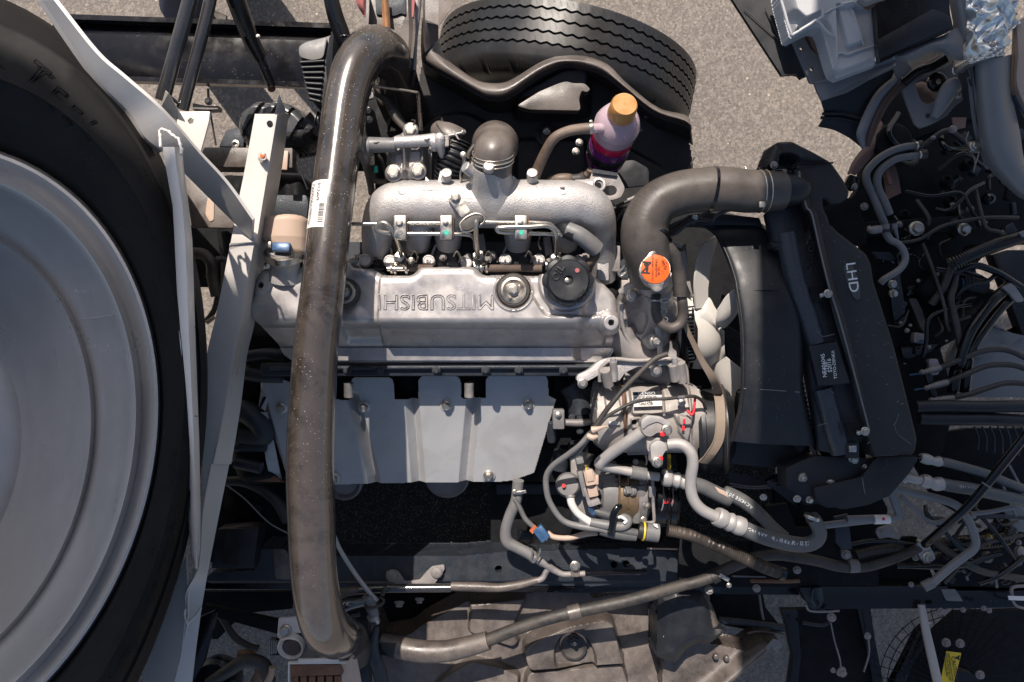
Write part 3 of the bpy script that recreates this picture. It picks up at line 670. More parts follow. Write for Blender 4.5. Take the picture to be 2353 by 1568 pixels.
# ================================================================ upper inner fender liner
def liner_top():
    r = T('upper_wheel_arch_liner', 'black plastic wheel arch liner with a wavy dusty rim in front of the upper wheel', 'fender liner', 1290, 300, -300)
    lo = q('c2', '537,120 535,350 580,412 680,475 780,530 900,600 970,630 1060,632 1130,600 1220,535 1300,480 1400,432 1480,412 1600,430 1700,462 1800,530 1980,680 2070,740 2150,770 2247,800 2290,830')
    up = q('c2', '640,120 640,250 660,330 690,385 780,460 900,535 1000,552 1080,545 1150,512 1230,462 1300,420 1370,390 1450,375 1600,375 1750,430 1850,530 2000,660 2060,700 2120,730 2247,757 2290,790')
    z = -150
    lo3 = [(x, y, z) for x, y, _ in lo]; up3 = [(x, y, z-8) for x, y, _ in up]
    mid = [((a[0]+b[0])/2, (a[1]+b[1])/2, z+9) for a, b in zip(lo3, up3)]
    fl = sheet('rim_flange', m_liner2, r, [[(x, y-3, z-60) for x, y, _ in up], up3, mid, lo3, [(x+2, y+6, z-22) for x, y, _ in lo]], n=3, th=3, m=3)
    # wall dropping from the flange edge
    w1 = [(x+2, y+6, z-22) for x, y, _ in lo]; w2 = [(x+4, y+26, z-130) for x, y, _ in lo]; w3 = [(x+6, y+40, z-260) for x, y, _ in lo]
    sheet('arch_wall', m_liner, r, [w1, w2, w3], n=3, th=4, m=2)
    # floor with the raised pocket
    out = q('c2', '540,400 600,440 780,545 900,612 970,645 1060,645 1130,612 1300,492 1480,424 1600,442 1700,476 1800,545 1980,695 2070,755 2247,815')+q('c3', '20,760 55,800 90,970 112,1080')+[(1606, 401), (1612, 440), (1500, 470), (1300, 480), (1040, 470), (960, 420), (950, 250)]
    tri = rnd(q('c2', '1120,700 1140,640 1400,510 1480,480 1620,480 1640,560 1640,730 1560,760 1150,760'), 10)
    tri2 = rnd(q('c2', '1150,690 1430,545 1600,545 1625,580 1600,600 1560,720 1160,715'), 8)
    def f(x, y):
        s = psdf(x, y, out)
        z_ = -330-.25*(y-200)+18*sst(1450, 1560, x)
        z_ = z_+70*sst(5, -22, psdf(x, y, tri))+62*sst(8, -3, psdf(x, y, tri2))
        # panel creases
        z_ = z_+22*sst(8, -8, psdf(x, y, rnd([(1186, 310), (1350, 310), (1350, 420), (1300, 440), (1186, 420)], 18)))
        z_ = z_+30*sst(8, -8, psdf(x, y, rnd([(990, 260), (1070, 250), (1160, 300), (1175, 470), (960, 470), (960, 300)], 30)))
        z_ = z_+25*sst(6, -6, psdf(x, y, rnd([(1400, 300), (1530, 375), (1580, 470), (1400, 470)], 14)))
        return np.where(s < 5, z_, np.nan)
    hfield('liner_panel', m_liner, r, (935, 140, 1620, 480), 3, f, -300)
    poly('lit_dusty_pocket_top', m_pocket, r, rnd(q('c2', '1155,692 1300,600 1430,545 1480,532 1520,545 1600,545 1636,585 1610,604 1580,590 1560,640 1572,722 1240,716'), 8), -178, 30, 5)  # paler dusty cap paints in the sunlight caught by the pocket
    a = q1('c2', 1350, 880, -290)
    lathe('grommet', m_rub, r, a, Z, [(26, -14), (26, 0), (18, 6), (14, 2)], seg=28)
    bolt(r, (a[0], a[1]-8, -270), 9, m_zinc, kind='nut', h=1.4)
    for p in ('1563,932', '1540,990'): bolt(r, q('c2', p, -240)[0], 9, m_zinc)
    for p in ('1965,850', '2200,1150', '2000,760'): lathe('snow_rivet', m_greyp, r, q('c2', p, -262)[0], Z, [(5, 0), (4, 3), (2, 4)], seg=12)
    tube('molded_edge', m_liner, r, q('c3', '-10,1180,-280 40,1120,-280 95,1030,-280'), 1.6, seg=6)
liner_top()
# channel parts at the very top, left of the liner
t = T('channel_section_post', 'dusty brown folded steel post at the top edge between pipe and wheel liner', 'post', 985, 70, -100)
sheet('folded_post', m_liner2, t, [q('c2', '545,-20,-110 545,140,-115 535,360,-150'), q('c2', '555,-20,-90 552,140,-95 560,340,-135'), q('c2', '640,-20,-100 640,140,-105 640,260,-140')], n=6, th=4)
poly('post_cap', m_liner2, t, q('c2', '560,-20 640,-20 640,165 560,140'), -84, 4, 1); tube('seam', m_rub, t, q('c2', '548,130,-80 640,165,-80'), 1.5, seg=6)
poly('outer_panel', m_brown, t, q('c2', '645,-20 740,-20 720,60 645,165'), -160, 6, 1)
t = T('rear_shackle_channel', 'pressed steel channel end at the top with a wooden stick wedged inside it', 'channel', 900, 60, -60)
poly('channel_floor', m_liner2, t, rnd(q('c2', '170,-30 480,-30 475,330 440,395 420,385 380,290 190,215 165,180'), 6), -110, 8, 1.5)
poly('inner_slot', m_iron, t, rnd(q('c2', '230,-30 430,-30 430,100 400,85 360,105 235,95'), 6), -104, 5, 1)
sheet('channel_side', m_castd, t, [q('c2', '175,-30,-60 172,100,-62 168,180,-68'), q('c2', '178,-30,-110 176,100,-110 174,200,-110')], n=4, th=6)
sheet('channel_side', m_liner2, t, [q('c2', '470,-30,-60 476,200,-62 460,380,-70'), q('c2', '440,-30,-110 450,200,-110 440,390,-110')], n=4, th=6)
poly('rubber_stop', m_rub, t, q('c2', '245,215 370,215 385,270 285,265'), -80, 30, 2)
poly('red_edge', m_hem, t, q('c2', '470,-30 490,-30 478,110 470,112'), -58, 4, .5)
t = T('wooden_stick', 'weathered brown wooden stick wedged in the channel at the top centre', 'stick', 888, 40, -50)
sheet('stick', m_wood, t, [q('c2', '268,-30,-80 275,100,-78 282,230,-76'), q('c2', '292,-30,-66 300,100,-64 312,235,-62'), q('c2', '315,-30,-80 325,100,-78 332,230,-76')], n=8, th=10)
t = T('lit_side_tube', 'slim dusty vertical pipe joint running down beside the channel at the top', 'pipe', 965, 120, -90)
tube('pipe', m_castd, t, q('c2', '508,-30,-90 497,120,-92 488,260,-96 485,460,-110'), [10, 9, 7, 5], seg=14); tube('pipe_end', m_rub, t, q('c2', '484,470,-112 484,500,-118 470,560,-140'), [5, 5, 3], seg=12)
poly('pipe_bracket', m_iron, t, rnd(q('c2', '372,400 470,400 500,480 455,610 430,660 370,650'), 4), -190, 10, 1)
bolt(t, q1('c2', 390, 625, -178), 6, m_iron)
t = T('bent_wire_bracket', 'thin light metal strip bent at a right angle above the actuator housing', 'bracket', 930, 220, -40)
tube('strip', m_steel, t, q('c2', '180,560,-30 340,582,-40 480,602,-45 506,612,-50 514,640,-60 520,730,-90 530,850,-120'), 3.4, seg=8, flat=1.6)
# plastic box by the pipe
t = T('black_resonator_box', 'black faceted plastic box with grey top and ribbed side left of the big pipe', 'plastic box', 725, 165, -120)
poly('body', m_bpl, t, rnd(q('c1', '1945,310 1990,275 2140,240 2200,210 2260,260 2230,500 2150,690 2060,690 2000,600'), 10), -140, 160, 8)
poly('top_face', m_greyp, t, rnd(q('c1', '1950,305 1995,278 2138,243 2110,380 2040,395 1955,372'), 9), -128, 14, 5)
for i in range(8): tube('side_rib', m_bpl, t, q('c1', '%d,%d,-134 %d,%d,-134' % (1962+i*9, 410+i*34, 2120-i*4, 400+i*38)), 4, seg=8)
sheet('corner_wrap', m_bpl, t, [q('c1', '2150,250,-110 2130,400,-112 2140,600,-125'), q('c1', '2180,200,-90 2170,400,-95 2190,600,-110'), q('c1', '2240,180,-120 2230,400,-130 2240,600,-150')], n=5, th=5)
sheet('upper_guide', m_gloss, t, [q('c1', '2110,-20,-40 2140,120,-50 2190,260,-60 2230,330,-70'), q('c1', '2150,-20,-30 2190,120,-40 2230,230,-50 2270,300,-60'), q('c1', '2210,-20,-50 2240,90,-60 2280,200,-70 2300,280,-80')], n=5, th=5)
tube('hook', m_gloss, t, q('c2', '5,240,-20 40,236,-20 70,250,-25 85,272,-40'), 4, seg=8)
t = T('inner_tyre_far', 'dark tyre curve seen under the bend of the big pipe', 'tyre', 890, 210, -260)
sheet('tyre_wall', m_tyre, t, [q('c2', '200,480,-250 260,340,-235 320,330,-235 360,430,-245 378,620,-260'), q('c2', '210,520,-225 280,420,-205 310,440,-205 330,560,-215 340,760,-250'), q('c2', '200,560,-300 250,560,-300 280,600,-300 300,700,-300 310,860,-300')], n=6, th=6)
tube('hose', m_rub, t, q('c2', '215,590,-180 300,650,-170 360,740,-165 420,830,-165'), 9, seg=12)
tube('ribbed_sleeve', m_rub, t, q('c2', '160,740,-120 150,800,-110 165,880,-100 200,1000,-100 205,1060,-110'), 6, corr=(5, .3))
for p in ('180,720', '190,780'): bolt(t, q('c2', p, -120)[0], 8, m_zinc)
poly('mount_tab', m_greyp, t, rnd(q('c2', '170,610 215,600 220,640 180,650'), 3), -140, 10, 1)
# a person's leg at the very top edge
t = T('person', 'person standing beyond the chassis beam, only dark blue trouser leg in view', 'person', 400, 0, -700)
tube('trouser_leg', m_cloth, t, [(440, -160, -500), (432, -60, -760), (420, 8, -1080), (416, 20, -1120)], [62, 58, 50, 47], seg=18)
tube('shoe', m_rub, t, [(420, 16, -1160), (470, 42, -1172), (520, 52, -1182)], [30, 27, 16], seg=14, flat=.6)
tube('trouser_leg', m_cloth, t, [(560, -330, -500), (540, -200, -800), (530, -110, -1120)], [62, 55, 45], seg=18)
t = T('pink_cloth_bundle', 'faded pink cloth glimpsed at the top edge beside the black guide', 'cloth', 830, 10, -220)
sheet('cloth', m_hem, t, [q('c2', '100,-30,-200 110,30,-200 150,100,-210'), q('c2', '150,-30,-180 150,40,-180 170,100,-190'), q('c2', '180,-30,-200 175,40,-200 172,110,-200')], n=5, th=5)
# ================================================================ engine: one thing with parts
E_ = T('engine', 'dirty grey four-cylinder truck engine with bare cast aluminium cover in the middle of the photo', 'engine', 1000, 700, -100)
def valve_cover():
    top = q('c5', '165,548 330,538 520,535 700,520 860,480 885,535 1050,540 1130,598 1370,600 1440,532 1880,530 1945,600 2240,590')+q('b1', '130,905 500,912 860,900 930,915 1000,960 1090,1050 1120,1100 1128,1180 1132,1300')+[(1427, 765), (1422, 812), (1405, 832), (640, 832), (615, 815), (600, 780)]+q('c5', '100,1000 55,930 52,840 100,760 120,640')
    TP = rnd(top, 8)
    sh = rnd(q('c5', '165,548 330,538 520,535 700,520 860,480 885,535 1050,540 1130,598 1370,600 1440,532 1880,530 1945,600 2240,590')+q('b1', '130,905 500,912 860,900 930,915 1000,960 1090,1050 1120,1100 1128,1180 1132,1300')+[(1424, 752), (1395, 758), (584, 752)]+q('c5', '55,930 52,840 100,760 120,640'), 10)
    plate = rnd(q('c5', '1125,590 1370,590 1440,515 1880,515 1945,590 2240,575')+q('b1', '250,880 330,960 420,1100 470,1180 520,1250 900,1260 960,1240 1040,1260')+[(1400, 800), (866, 800)]+q('c5', '1100,1050 1112,760'), 10)
    def f(x, y):
        s = psdf(x, y, TP); s2 = psdf(x, y, sh)
        z = dome(s2, 0, 20, 16)
        # rounded shoulder and skirt on the near side
        t_ = np.clip(y-730, 0, 200); z = z-1.75*(np.sqrt(t_*t_+20**2)-20)
        z = np.where(y > 800, np.maximum(z, -103-.15*(y-800)), z)
        # left end slope
        z = z-26*sst(640, 575, x)*sst(700, 750, y)
        # recessed zone between the end block and the lettered plate, and mound around the grommet
        rec = sst(2, -7, -psdf(x, y, plate))*sst(770, 785, x)
        z = z-22*rec*sst(800, 770, y)
        z = z+14*sst(26, 8, np.abs(x-(825+.25*(y-640))))*rec*sst(640, 600, y)+10*rec*sst(40, 10, cd(x, y, 806, 735))
        z = z-7*sst(34, 26, cd(x, y, 791, 672))
        # second grommet seat, filler boss, slump at the right
        z = z-9*sst(44, 36, cd(x, y, 1180, 670))+4*sst(48, 44, cd(x, y, 1180, 670))
        z = z-26*sst(0, 60, (x-1318)+.35*(y-690))*sst(0, 60, y-560)*sst(1320, 1350, x)
        z = np.where(cd(x, y, 1303, 650) < 76, smax(z, -6-60*sst(60, 76, cd(x, y, 1303, 650)), 8), z)
        # right boss with hole, left boss with hole
        b = cd(x, y, 1407, 741); z = np.where(b < 30, smax(z, -18-2.2*np.clip(b-17, 0, 30), 4), z); z = np.where(b < 6.5, -70, z)
        lb = psdf(x, y, rnd(q('c5', '170,540 275,545 265,690 200,760 100,765 110,640'), 12)); z = z+5*sst(0, -4, lb)
        b = cd(x, y, 601, 656); z = np.where(b < 6, -60, z)
        # cast casting details: slot, small plate
        z = z-3*((np.abs(y-624) < 1.2) & (x > 997) & (x < 1061))
        pl = psdf(x, y, rnd(q('b1', '125,905 435,905 430,943 125,943'), 3)); z = z-2.2*(np.abs(pl) < 1.1)
        z = z+1.2*np.sin(x/37+np.sin(y/21))*np.sin(y/29)
        return np.where(s < 5, np.where(s > 0, -128, z), np.nan)
    vc = hfield('valve_cover', m_cover, E_, (556, 585, 1440, 842), 1.6, f, 0)
    text('cast_lettering', 'MITSUBISHI', 1001, 692, 1.7, 35, 180, m_castl, vc, outline=.020, sx=1.08)
    for cx_, cy_, w_ in ((791, 672, 1), (1180, 667, 1.16)):
        lathe('rubber_grommet', m_rub, vc, (cx_, cy_, -6), (0, .02, 1), [(34*w_, -4), (34*w_, 5), (31*w_, 10), (24*w_, 11), (22*w_, 8)], seg=36)
        lathe('seal_washer', m_zinc, vc, (cx_, cy_, 2), Z, [(27*w_, 0), (27*w_, 5), (25*w_, 8), (21*w_, 9), (15*w_, 2), (11*w_, 1)], seg=36)
        bolt(vc, (cx_, cy_, 5), 12*w_, m_zinc, h=1.1)
    o_ = T_cap = q1('b1', 697, 955, 14)
    cap = lathe('oil_filler_cap', m_bpl, E_, (1303, 648, -2), Z, [(44, -4), (46, 8), (58, 12), (59, 30), (57, 36), (48, 39), (46, 44), (44, 46), (20, 45.5), (11, 44), (9, 38)], seg=96, lobes=(8, .12, 50))
    bolt(cap, (1303, 645, 36), 6.5, m_zinc, name='centre_screw', kind='cross')
    cz = 45
    text('cap_lettering', 'OIL', 1283, 628, cz, 17, 60, m_bpl, cap, ext=3, outline=.05)
    text_path('cap_lettering', 'ENGINE', [(1342, 668, cz), (1325, 683, cz), (1300, 687, cz)], 8, 0, m_bpl, cap)
    lathe('paint_dot', m_hem, cap, (q1('b1', 778, 885)[0], q1('b1', 778, 885)[1], cz+.4), Z, [(5.5, 0), (5, .8)], seg=14)
    poly('paint_arrow', m_paper, vc, q('b1', '475,1170 510,1180 495,1195'), 1.5, 1, 0)
valve_cover()
# inner parts of the head under the pipes
def head():
    poly('cylinder_head', m_iron, E_, [(600, 560), (1440, 560), (1440, 640), (600, 640)], -150, 60, 4)
    box('head_flange', m_iron, E_, 1015, 850, -128, 835, 30, 60, bev=6); tube('head_rib', m_iron, E_, [(620, 846, -118), (1400, 843, -118)], 5, seg=12)
    tube('lower_gallery', m_iron, E_, [(640, 856, -175), (1380, 852, -175)], 9, seg=14)
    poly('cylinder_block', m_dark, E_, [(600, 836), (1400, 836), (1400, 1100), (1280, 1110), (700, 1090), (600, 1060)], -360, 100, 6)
    poly('engine_gap_shade_sheet', m_dark, E_, [(862, 400), (1500, 400), (1640, 470), (1720, 560), (1735, 1060), (1500, 1100), (640, 1100), (600, 640), (862, 560)], -640, 10, 0)  # near-black sheet stands in for deep shade seen through the engine gaps
    for x in (780, 935, 1090, 1290): box('manifold_flange', m_dark, E_, x, 880, -270, 40, 44, 60, bev=8)
    for x in (815, 1092): tube('stud', m_castd, E_, [(x-14, 880, -160), (x-14, 912, -168)], 11, seg=14)
    for x in (800, 872, 1005, 1112, 1195, 1290): bolt(E_, (x+random.uniform(-6, 6), 852, -112), 10, m_iron)
    # intake runners: bells in a row, coloured dark for their shade under the injector lines
    for x0, x1, n in ((840, 905, '349'), (985, 1060, 'IR'), (1148, 1225, 'B'), (1300, 1345, 'L')):
        xm = (x0+x1)/2
        def f(x, y, x0=x0, x1=x1, xm=xm):
            s = psdf(x, y, rnd([(xm-22, 562), (xm+22, 562), (x1, 592), (x1+4, 616), (x0-4, 616), (x0, 592)], 8))
            return np.where(s < 4, np.where(s > 0, -150, dome(s, -62-.4*(y-560), 12, 20)), np.nan)
        o = hfield('intake_runner', m_iron, E_, (x0-12, 555, x1+12, 624), 1.8, f, -70)
        text('cast_mark', n, xm, 602, -70, 15, 180, m_iron, o, ext=5, outline=.04)
        tube('runner_lip', m_castd, o, [(x0-6, 602, -70), (x0+6, 588, -66), (xm-26, 574, -60), (xm-20, 562, -58)], 3.2, seg=8)
        tube('runner_lip', m_castd, o, [(x1+6, 602, -70), (x1-4, 588, -66), (xm+26, 574, -60), (xm+20, 562, -58)], 3.2, seg=8)
    for x, y, t in ((985, 600, '10'), (1072, 602, ''), (1161, 598, '9'), (1238, 598, '8'), (1331, 600, ''), (896, 600, ''), (838, 598, '')):
        lathe('pressed_stud_cap', m_cast, E_, (x, y, -55), (0, .1, 1), [(15, -12), (15, 0), (13.5, 3), (11, 3.5), (10, 2)], seg=26)
        if t: text('cap_number', t, x, y, -50.5, 8, 170, m_castd, E_, ext=1)
    for x, y in ((925, 598), (945, 600), (1075, 590), (1118, 596), (1130, 588), (1275, 592), (1262, 602), (1345, 590), (812, 600), (822, 590), (1018, 592)):
        bolt(E_, (x, y, -52+random.uniform(-10, 6)), random.uniform(7, 11), random.choice((m_zinc, m_castd)), kind=random.choice(('hex', 'nut')))
    for x in (952, 1050, 1122, 1215, 1282): tube('spring_clip', m_steel, E_, [(x-8, 590, -50), (x, 578, -40), (x+8, 590, -46), (x+4, 604, -52)], 2.0, seg=6)
    for x, y in ((940, 560), (1105, 555), (1258, 560), (1290, 552)):
        poly('injector_bracket', m_castd, E_, rnd([(x-10, y-14), (x+6, y-18), (x+12, y+22), (x-4, y+30)], 3), -80, 14, 1.5)
    for a in ('1820,1170,-30 1840,1230,-40 1825,1290,-60 1850,1350,-70', '720,1170,-40 745,1130,-30 790,1165,-40'): tube('return_wire', m_steel, E_, q('d1', a), 2.2, seg=6)
    poly('pump_cover', m_castd, E_, rnd(q('d1', '395,1270 560,1260 740,1230 745,1380 560,1400 395,1360'), 5), -100, 20, 3)
    text('cast_mark', '349', 868, 601, -60, 17, 92, m_dark, E_, ext=3)
    # braided fuel return hoses with clamps
    for a, b in (((925, 616), (995, 616)), ((1112, 617), (1245, 617))): tube('braided_return_hose', m_braid, E_, [(a[0], a[1], -22), (b[0], b[1], -22)], 8.6, seg=16)
    for x, y in ((900, 618), (908, 620), (934, 619), (1098, 616), (1106, 616), (1118, 617), (1256, 610)):
        lathe('hose_clip', m_steel, E_, (x, y, -20), (1, .1, 0), [(11, -2.5), (11.5, 0), (11, 2.5)], seg=20)
    tube('banjo_pipe', m_steel, E_, [(890, 618, -20), (940, 618, -20)], 6); tube('banjo_pipe', m_steel, E_, [(1092, 616, -20), (1120, 616, -20)], 6)
head()
def intake():
    IM = tube('intake_manifold', m_cast, E_, [(866, 600, -120), (866, 560, -70), (872, 515, -30), (892, 482, -8), (925, 470, -2), (1000, 469, 0), (1130, 469, 0), (1260, 469, 0), (1330, 470, -2), (1362, 488, -10), (1378, 525, -40), (1382, 570, -80), (1384, 640, -130)],
              [30, 34, 40, 50, 54, 54, 55, 54, 52, 48, 38, 32, 30], seg=40, n=8)
    # runner roots under the plenum
    for x in (960, 1030, 1190, 1300): tube('runner_root', m_cast, IM, [(x, 490, -20), (x, 525, -40), (x, 565, -75)], [40, 34, 28], seg=20)
    tube('inlet_neck', m_cast, IM, [(1131, 462, -5), (1130, 440, 18), (1129, 418, 40), (1128, 395, 62), (1129, 378, 75)], [66, 60, 50, 47, 46], seg=36, n=6)
    sheet('neck_fillet', m_cast, IM, [[(1040, 440, 15), (1075, 425, 30), (1090, 400, 45)], [(1060, 450, 24), (1085, 435, 38), (1092, 402, 50)], [(1090, 455, 34), (1100, 440, 46), (1098, 404, 56)]], n=4, th=0)
    lathe('cast_pad', m_cast, IM, (1123, 382, 122), (0, .3, 1), [(13, -14), (13, 0), (11, 2.5)], seg=24)
    lathe('tap_boss', m_cast, IM, (1075, 388, 82), (-.5, .3, .4), [(13, -14), (13, 8), (11, 10)], seg=20)
    for x, y, z, r_ in ((925, 440, 47, 10), (1293, 438, 46, 13)):
        lathe('cast_roundel', m_cast, IM, (x, y, z), (0, .5, .85), [(r_, -3), (r_, 1), (r_-1.5, 2), (r_-2.5, .8)], seg=24)
    text('cast_mark', 'L', 1293, 437, 47.5, 14, 180, m_castd, IM, ext=1.5, outline=.06, tilt=(-30, 0))
    text('cast_mark', 'LT/20-91', 988, 441, 48, 9, 180, m_castd, IM, ext=1, outline=.04, tilt=(-30, 0))
    for x, y, h in ((1026, 402, 90), (1223, 402, 70)):
        tube('stub_pipe', m_cast, IM, [(x, y+22, 20), (x, y-2, 52)], 12.5 if x > 1100 else 11, seg=18, n=2); lathe('stub_end', m_cast, IM, (x, y-4, 54), (0, .4, .9), [(12, 0), (12, 2), (9, 3)], seg=18)
    tube('stub_pipe', m_cast, IM, q('d1', '930,580,50 900,680,40'), 8, seg=14)
    poly('stub_bracket', m_beige, IM, q('d1', '868,585 900,580 885,690 842,695'), 30, 8, 1); poly('white_tag', m_white, IM, q('d1', '722,635 770,690 722,692'), 22, 3, .4)
    poly('white_tag', m_white, IM, q('d1', '1560,635 1580,630 1640,688 1548,688'), 10, 3, .4)
    # end ears with bushes
    for x, y in ((1374, 427), (1380, 473)):
        tube('ear_root', m_cast, IM, [(x-42, y+12, -10), (x-6, y+2, 4)], [30, 17], seg=18, n=2)
        lathe('ear_boss', m_cast, IM, (x, y, -8), Z, [(18, -60), (17, 16), (15, 18), (10, 18.5), (8.5, 12)], seg=28); lathe('bush_hole', m_dark, IM, (x, y, 9), Z, [(7.6, 0), (7.6, 1.6)], seg=18)
    tube('casting_rib', m_cast, IM, [(1345, 455, 30), (1362, 440, 12)], 6, seg=10)
    tube('dark_breather_hose', m_bpl, E_, q('b1', '620,520,-10 690,560,20 770,600,30'), 19, seg=22)
    tube('breather_sleeve', m_greyp, E_, q('b1', '700,560,24 790,600,30 870,660,22 930,715,10'), [19, 19.5, 20, 20], seg=24)
    lathe('sleeve_mouth', m_dark, E_, q1('b1', 925, 722, 10), (.75, -.6, .15), [(18, -1), (18, 1.2)], seg=24)
    tube('inner_braided_hose', m_braid, E_, q('b1', '925,725,10 920,780,0 860,835,-12 820,860,-20'), [9.5, 9.5, 9, 9], seg=16)
    # boss bolts on plenum
    bolt(IM, q1('b1', 313, 325, 44), 15, m_zinc, kind='cross', h=1.3); tube('boss', m_cast, IM, q('b1', '313,330,34 316,420,24'), [13, 9], seg=16)
    br = poly('clip_bracket', m_zinc, E_, rnd(q('d1', '935,845 1010,805 1060,830 1165,975 1075,1040'), 4), 66, 5, 1)
    bolt(br, q1('d1', 1015, 843, 67), 12, m_zinc)
intake()
def injector_lines():
    L = T('injector_pipes', 'thin bent steel injector pipes held by three light clamps above the intake manifold runners', 'fuel pipes', 1050, 520, 40)
    R_ = 4.6
    for a in ('0,1098,48 270,1100,50', '540,1092,52 860,1092,52 980,1095,50', '1310,1082,52 1600,1085,52', '540,1193,52 850,1195,52 990,1197,50 1100,1200,46 1170,1215,36 1200,1260,0 1210,1340,-20',
              '1720,1085,52 1860,1092,50 1930,1110,44 1975,1160,20 1990,1230,-10'):
        tube('fuel_line', m_steel, L, q('d1', a), R_, seg=12)
    tube('fuel_line', m_steel, L, q('d1', '380,1190,50 290,1180,56 235,1155,60 250,1110,64 310,1085,68 370,1130,66 420,1220,50 455,1300,20 478,1400,-20'), 4.9, seg=14)
    tube('fuel_line', m_steel, L, q('d1', '1222,1050,88 1215,1120,84 1218,1250,50 1225,1330,20 1232,1420,-20'), 6.2, seg=16)
    tube('fuel_line', m_steel, L, q('b1', '270,580,54 190,580,56 145,570,60 140,548,64 200,540,66 400,535,66 530,530,64 590,560,58 612,630,40 612,700,10 608,760,-10'), 5.2, seg=14)
    tube('fuel_line', m_steel, L, q('b1', '385,500,52 480,505,50 560,515,46 610,560,40 650,610,30'), R_, seg=12); tube('fuel_line', m_steel, L, q('b1', '390,590,52 500,592,50 630,600,44'), R_, seg=12)
    for x, y in ((919, 522), (1025, 522), (1197, 522)):
        c_ = box('pipe_clamp', m_zinc, L, x, y, 66, 30, 56, 10, bev=4); box('clamp_rubber', m_rust, L, x+14, y+1, 58, 9, 50, 18, bev=3)
        box('clamp_base', m_zinc, L, x, y+24, 50, 28, 10, 26, bev=3)
        bolt(c_, (x-1, y-9, 66), 9 if x < 1000 else 7.5, m_zinc, kind='hex' if x < 1000 else 'nut')
        lathe('paint_dot', m_green if x > 950 else m_greyp, c_, (x+1, y+13, 66.2), Z, [(6, 0), (5, .8)], seg=14)
    for x, y in ((920, 596), (1100, 592), (1278, 596)):
        lathe('union_nut', m_zinc, L, (x, y, -40), (0, .2, 1), [(15, -10), (15, 14), (13, 18), (9, 19)], seg=6, smooth=25); lathe('union_collar', m_steel, L, (x, y+12, -48), (0, .2, 1), [(16, -6), (16, 2), (14, 4)], seg=6)
    cl = tube('rubber_grommet', m_steel, L, [(a[0], a[1], 74+0*a[0]) for a in q('d1', '1060,1130 1065,1090 1120,1035 1200,1000 1270,1010 1300,1050 1280,1090 1220,1130 1150,1170 1085,1165 1060,1130')], 3.0, seg=8)
    poly('grommet_pad', m_rub, cl, rnd(q('d1', '1065,1130 1075,1080 1190,1010 1270,1015 1290,1060 1150,1160 1085,1160'), 8), 80, 8, 2)
injector_lines()
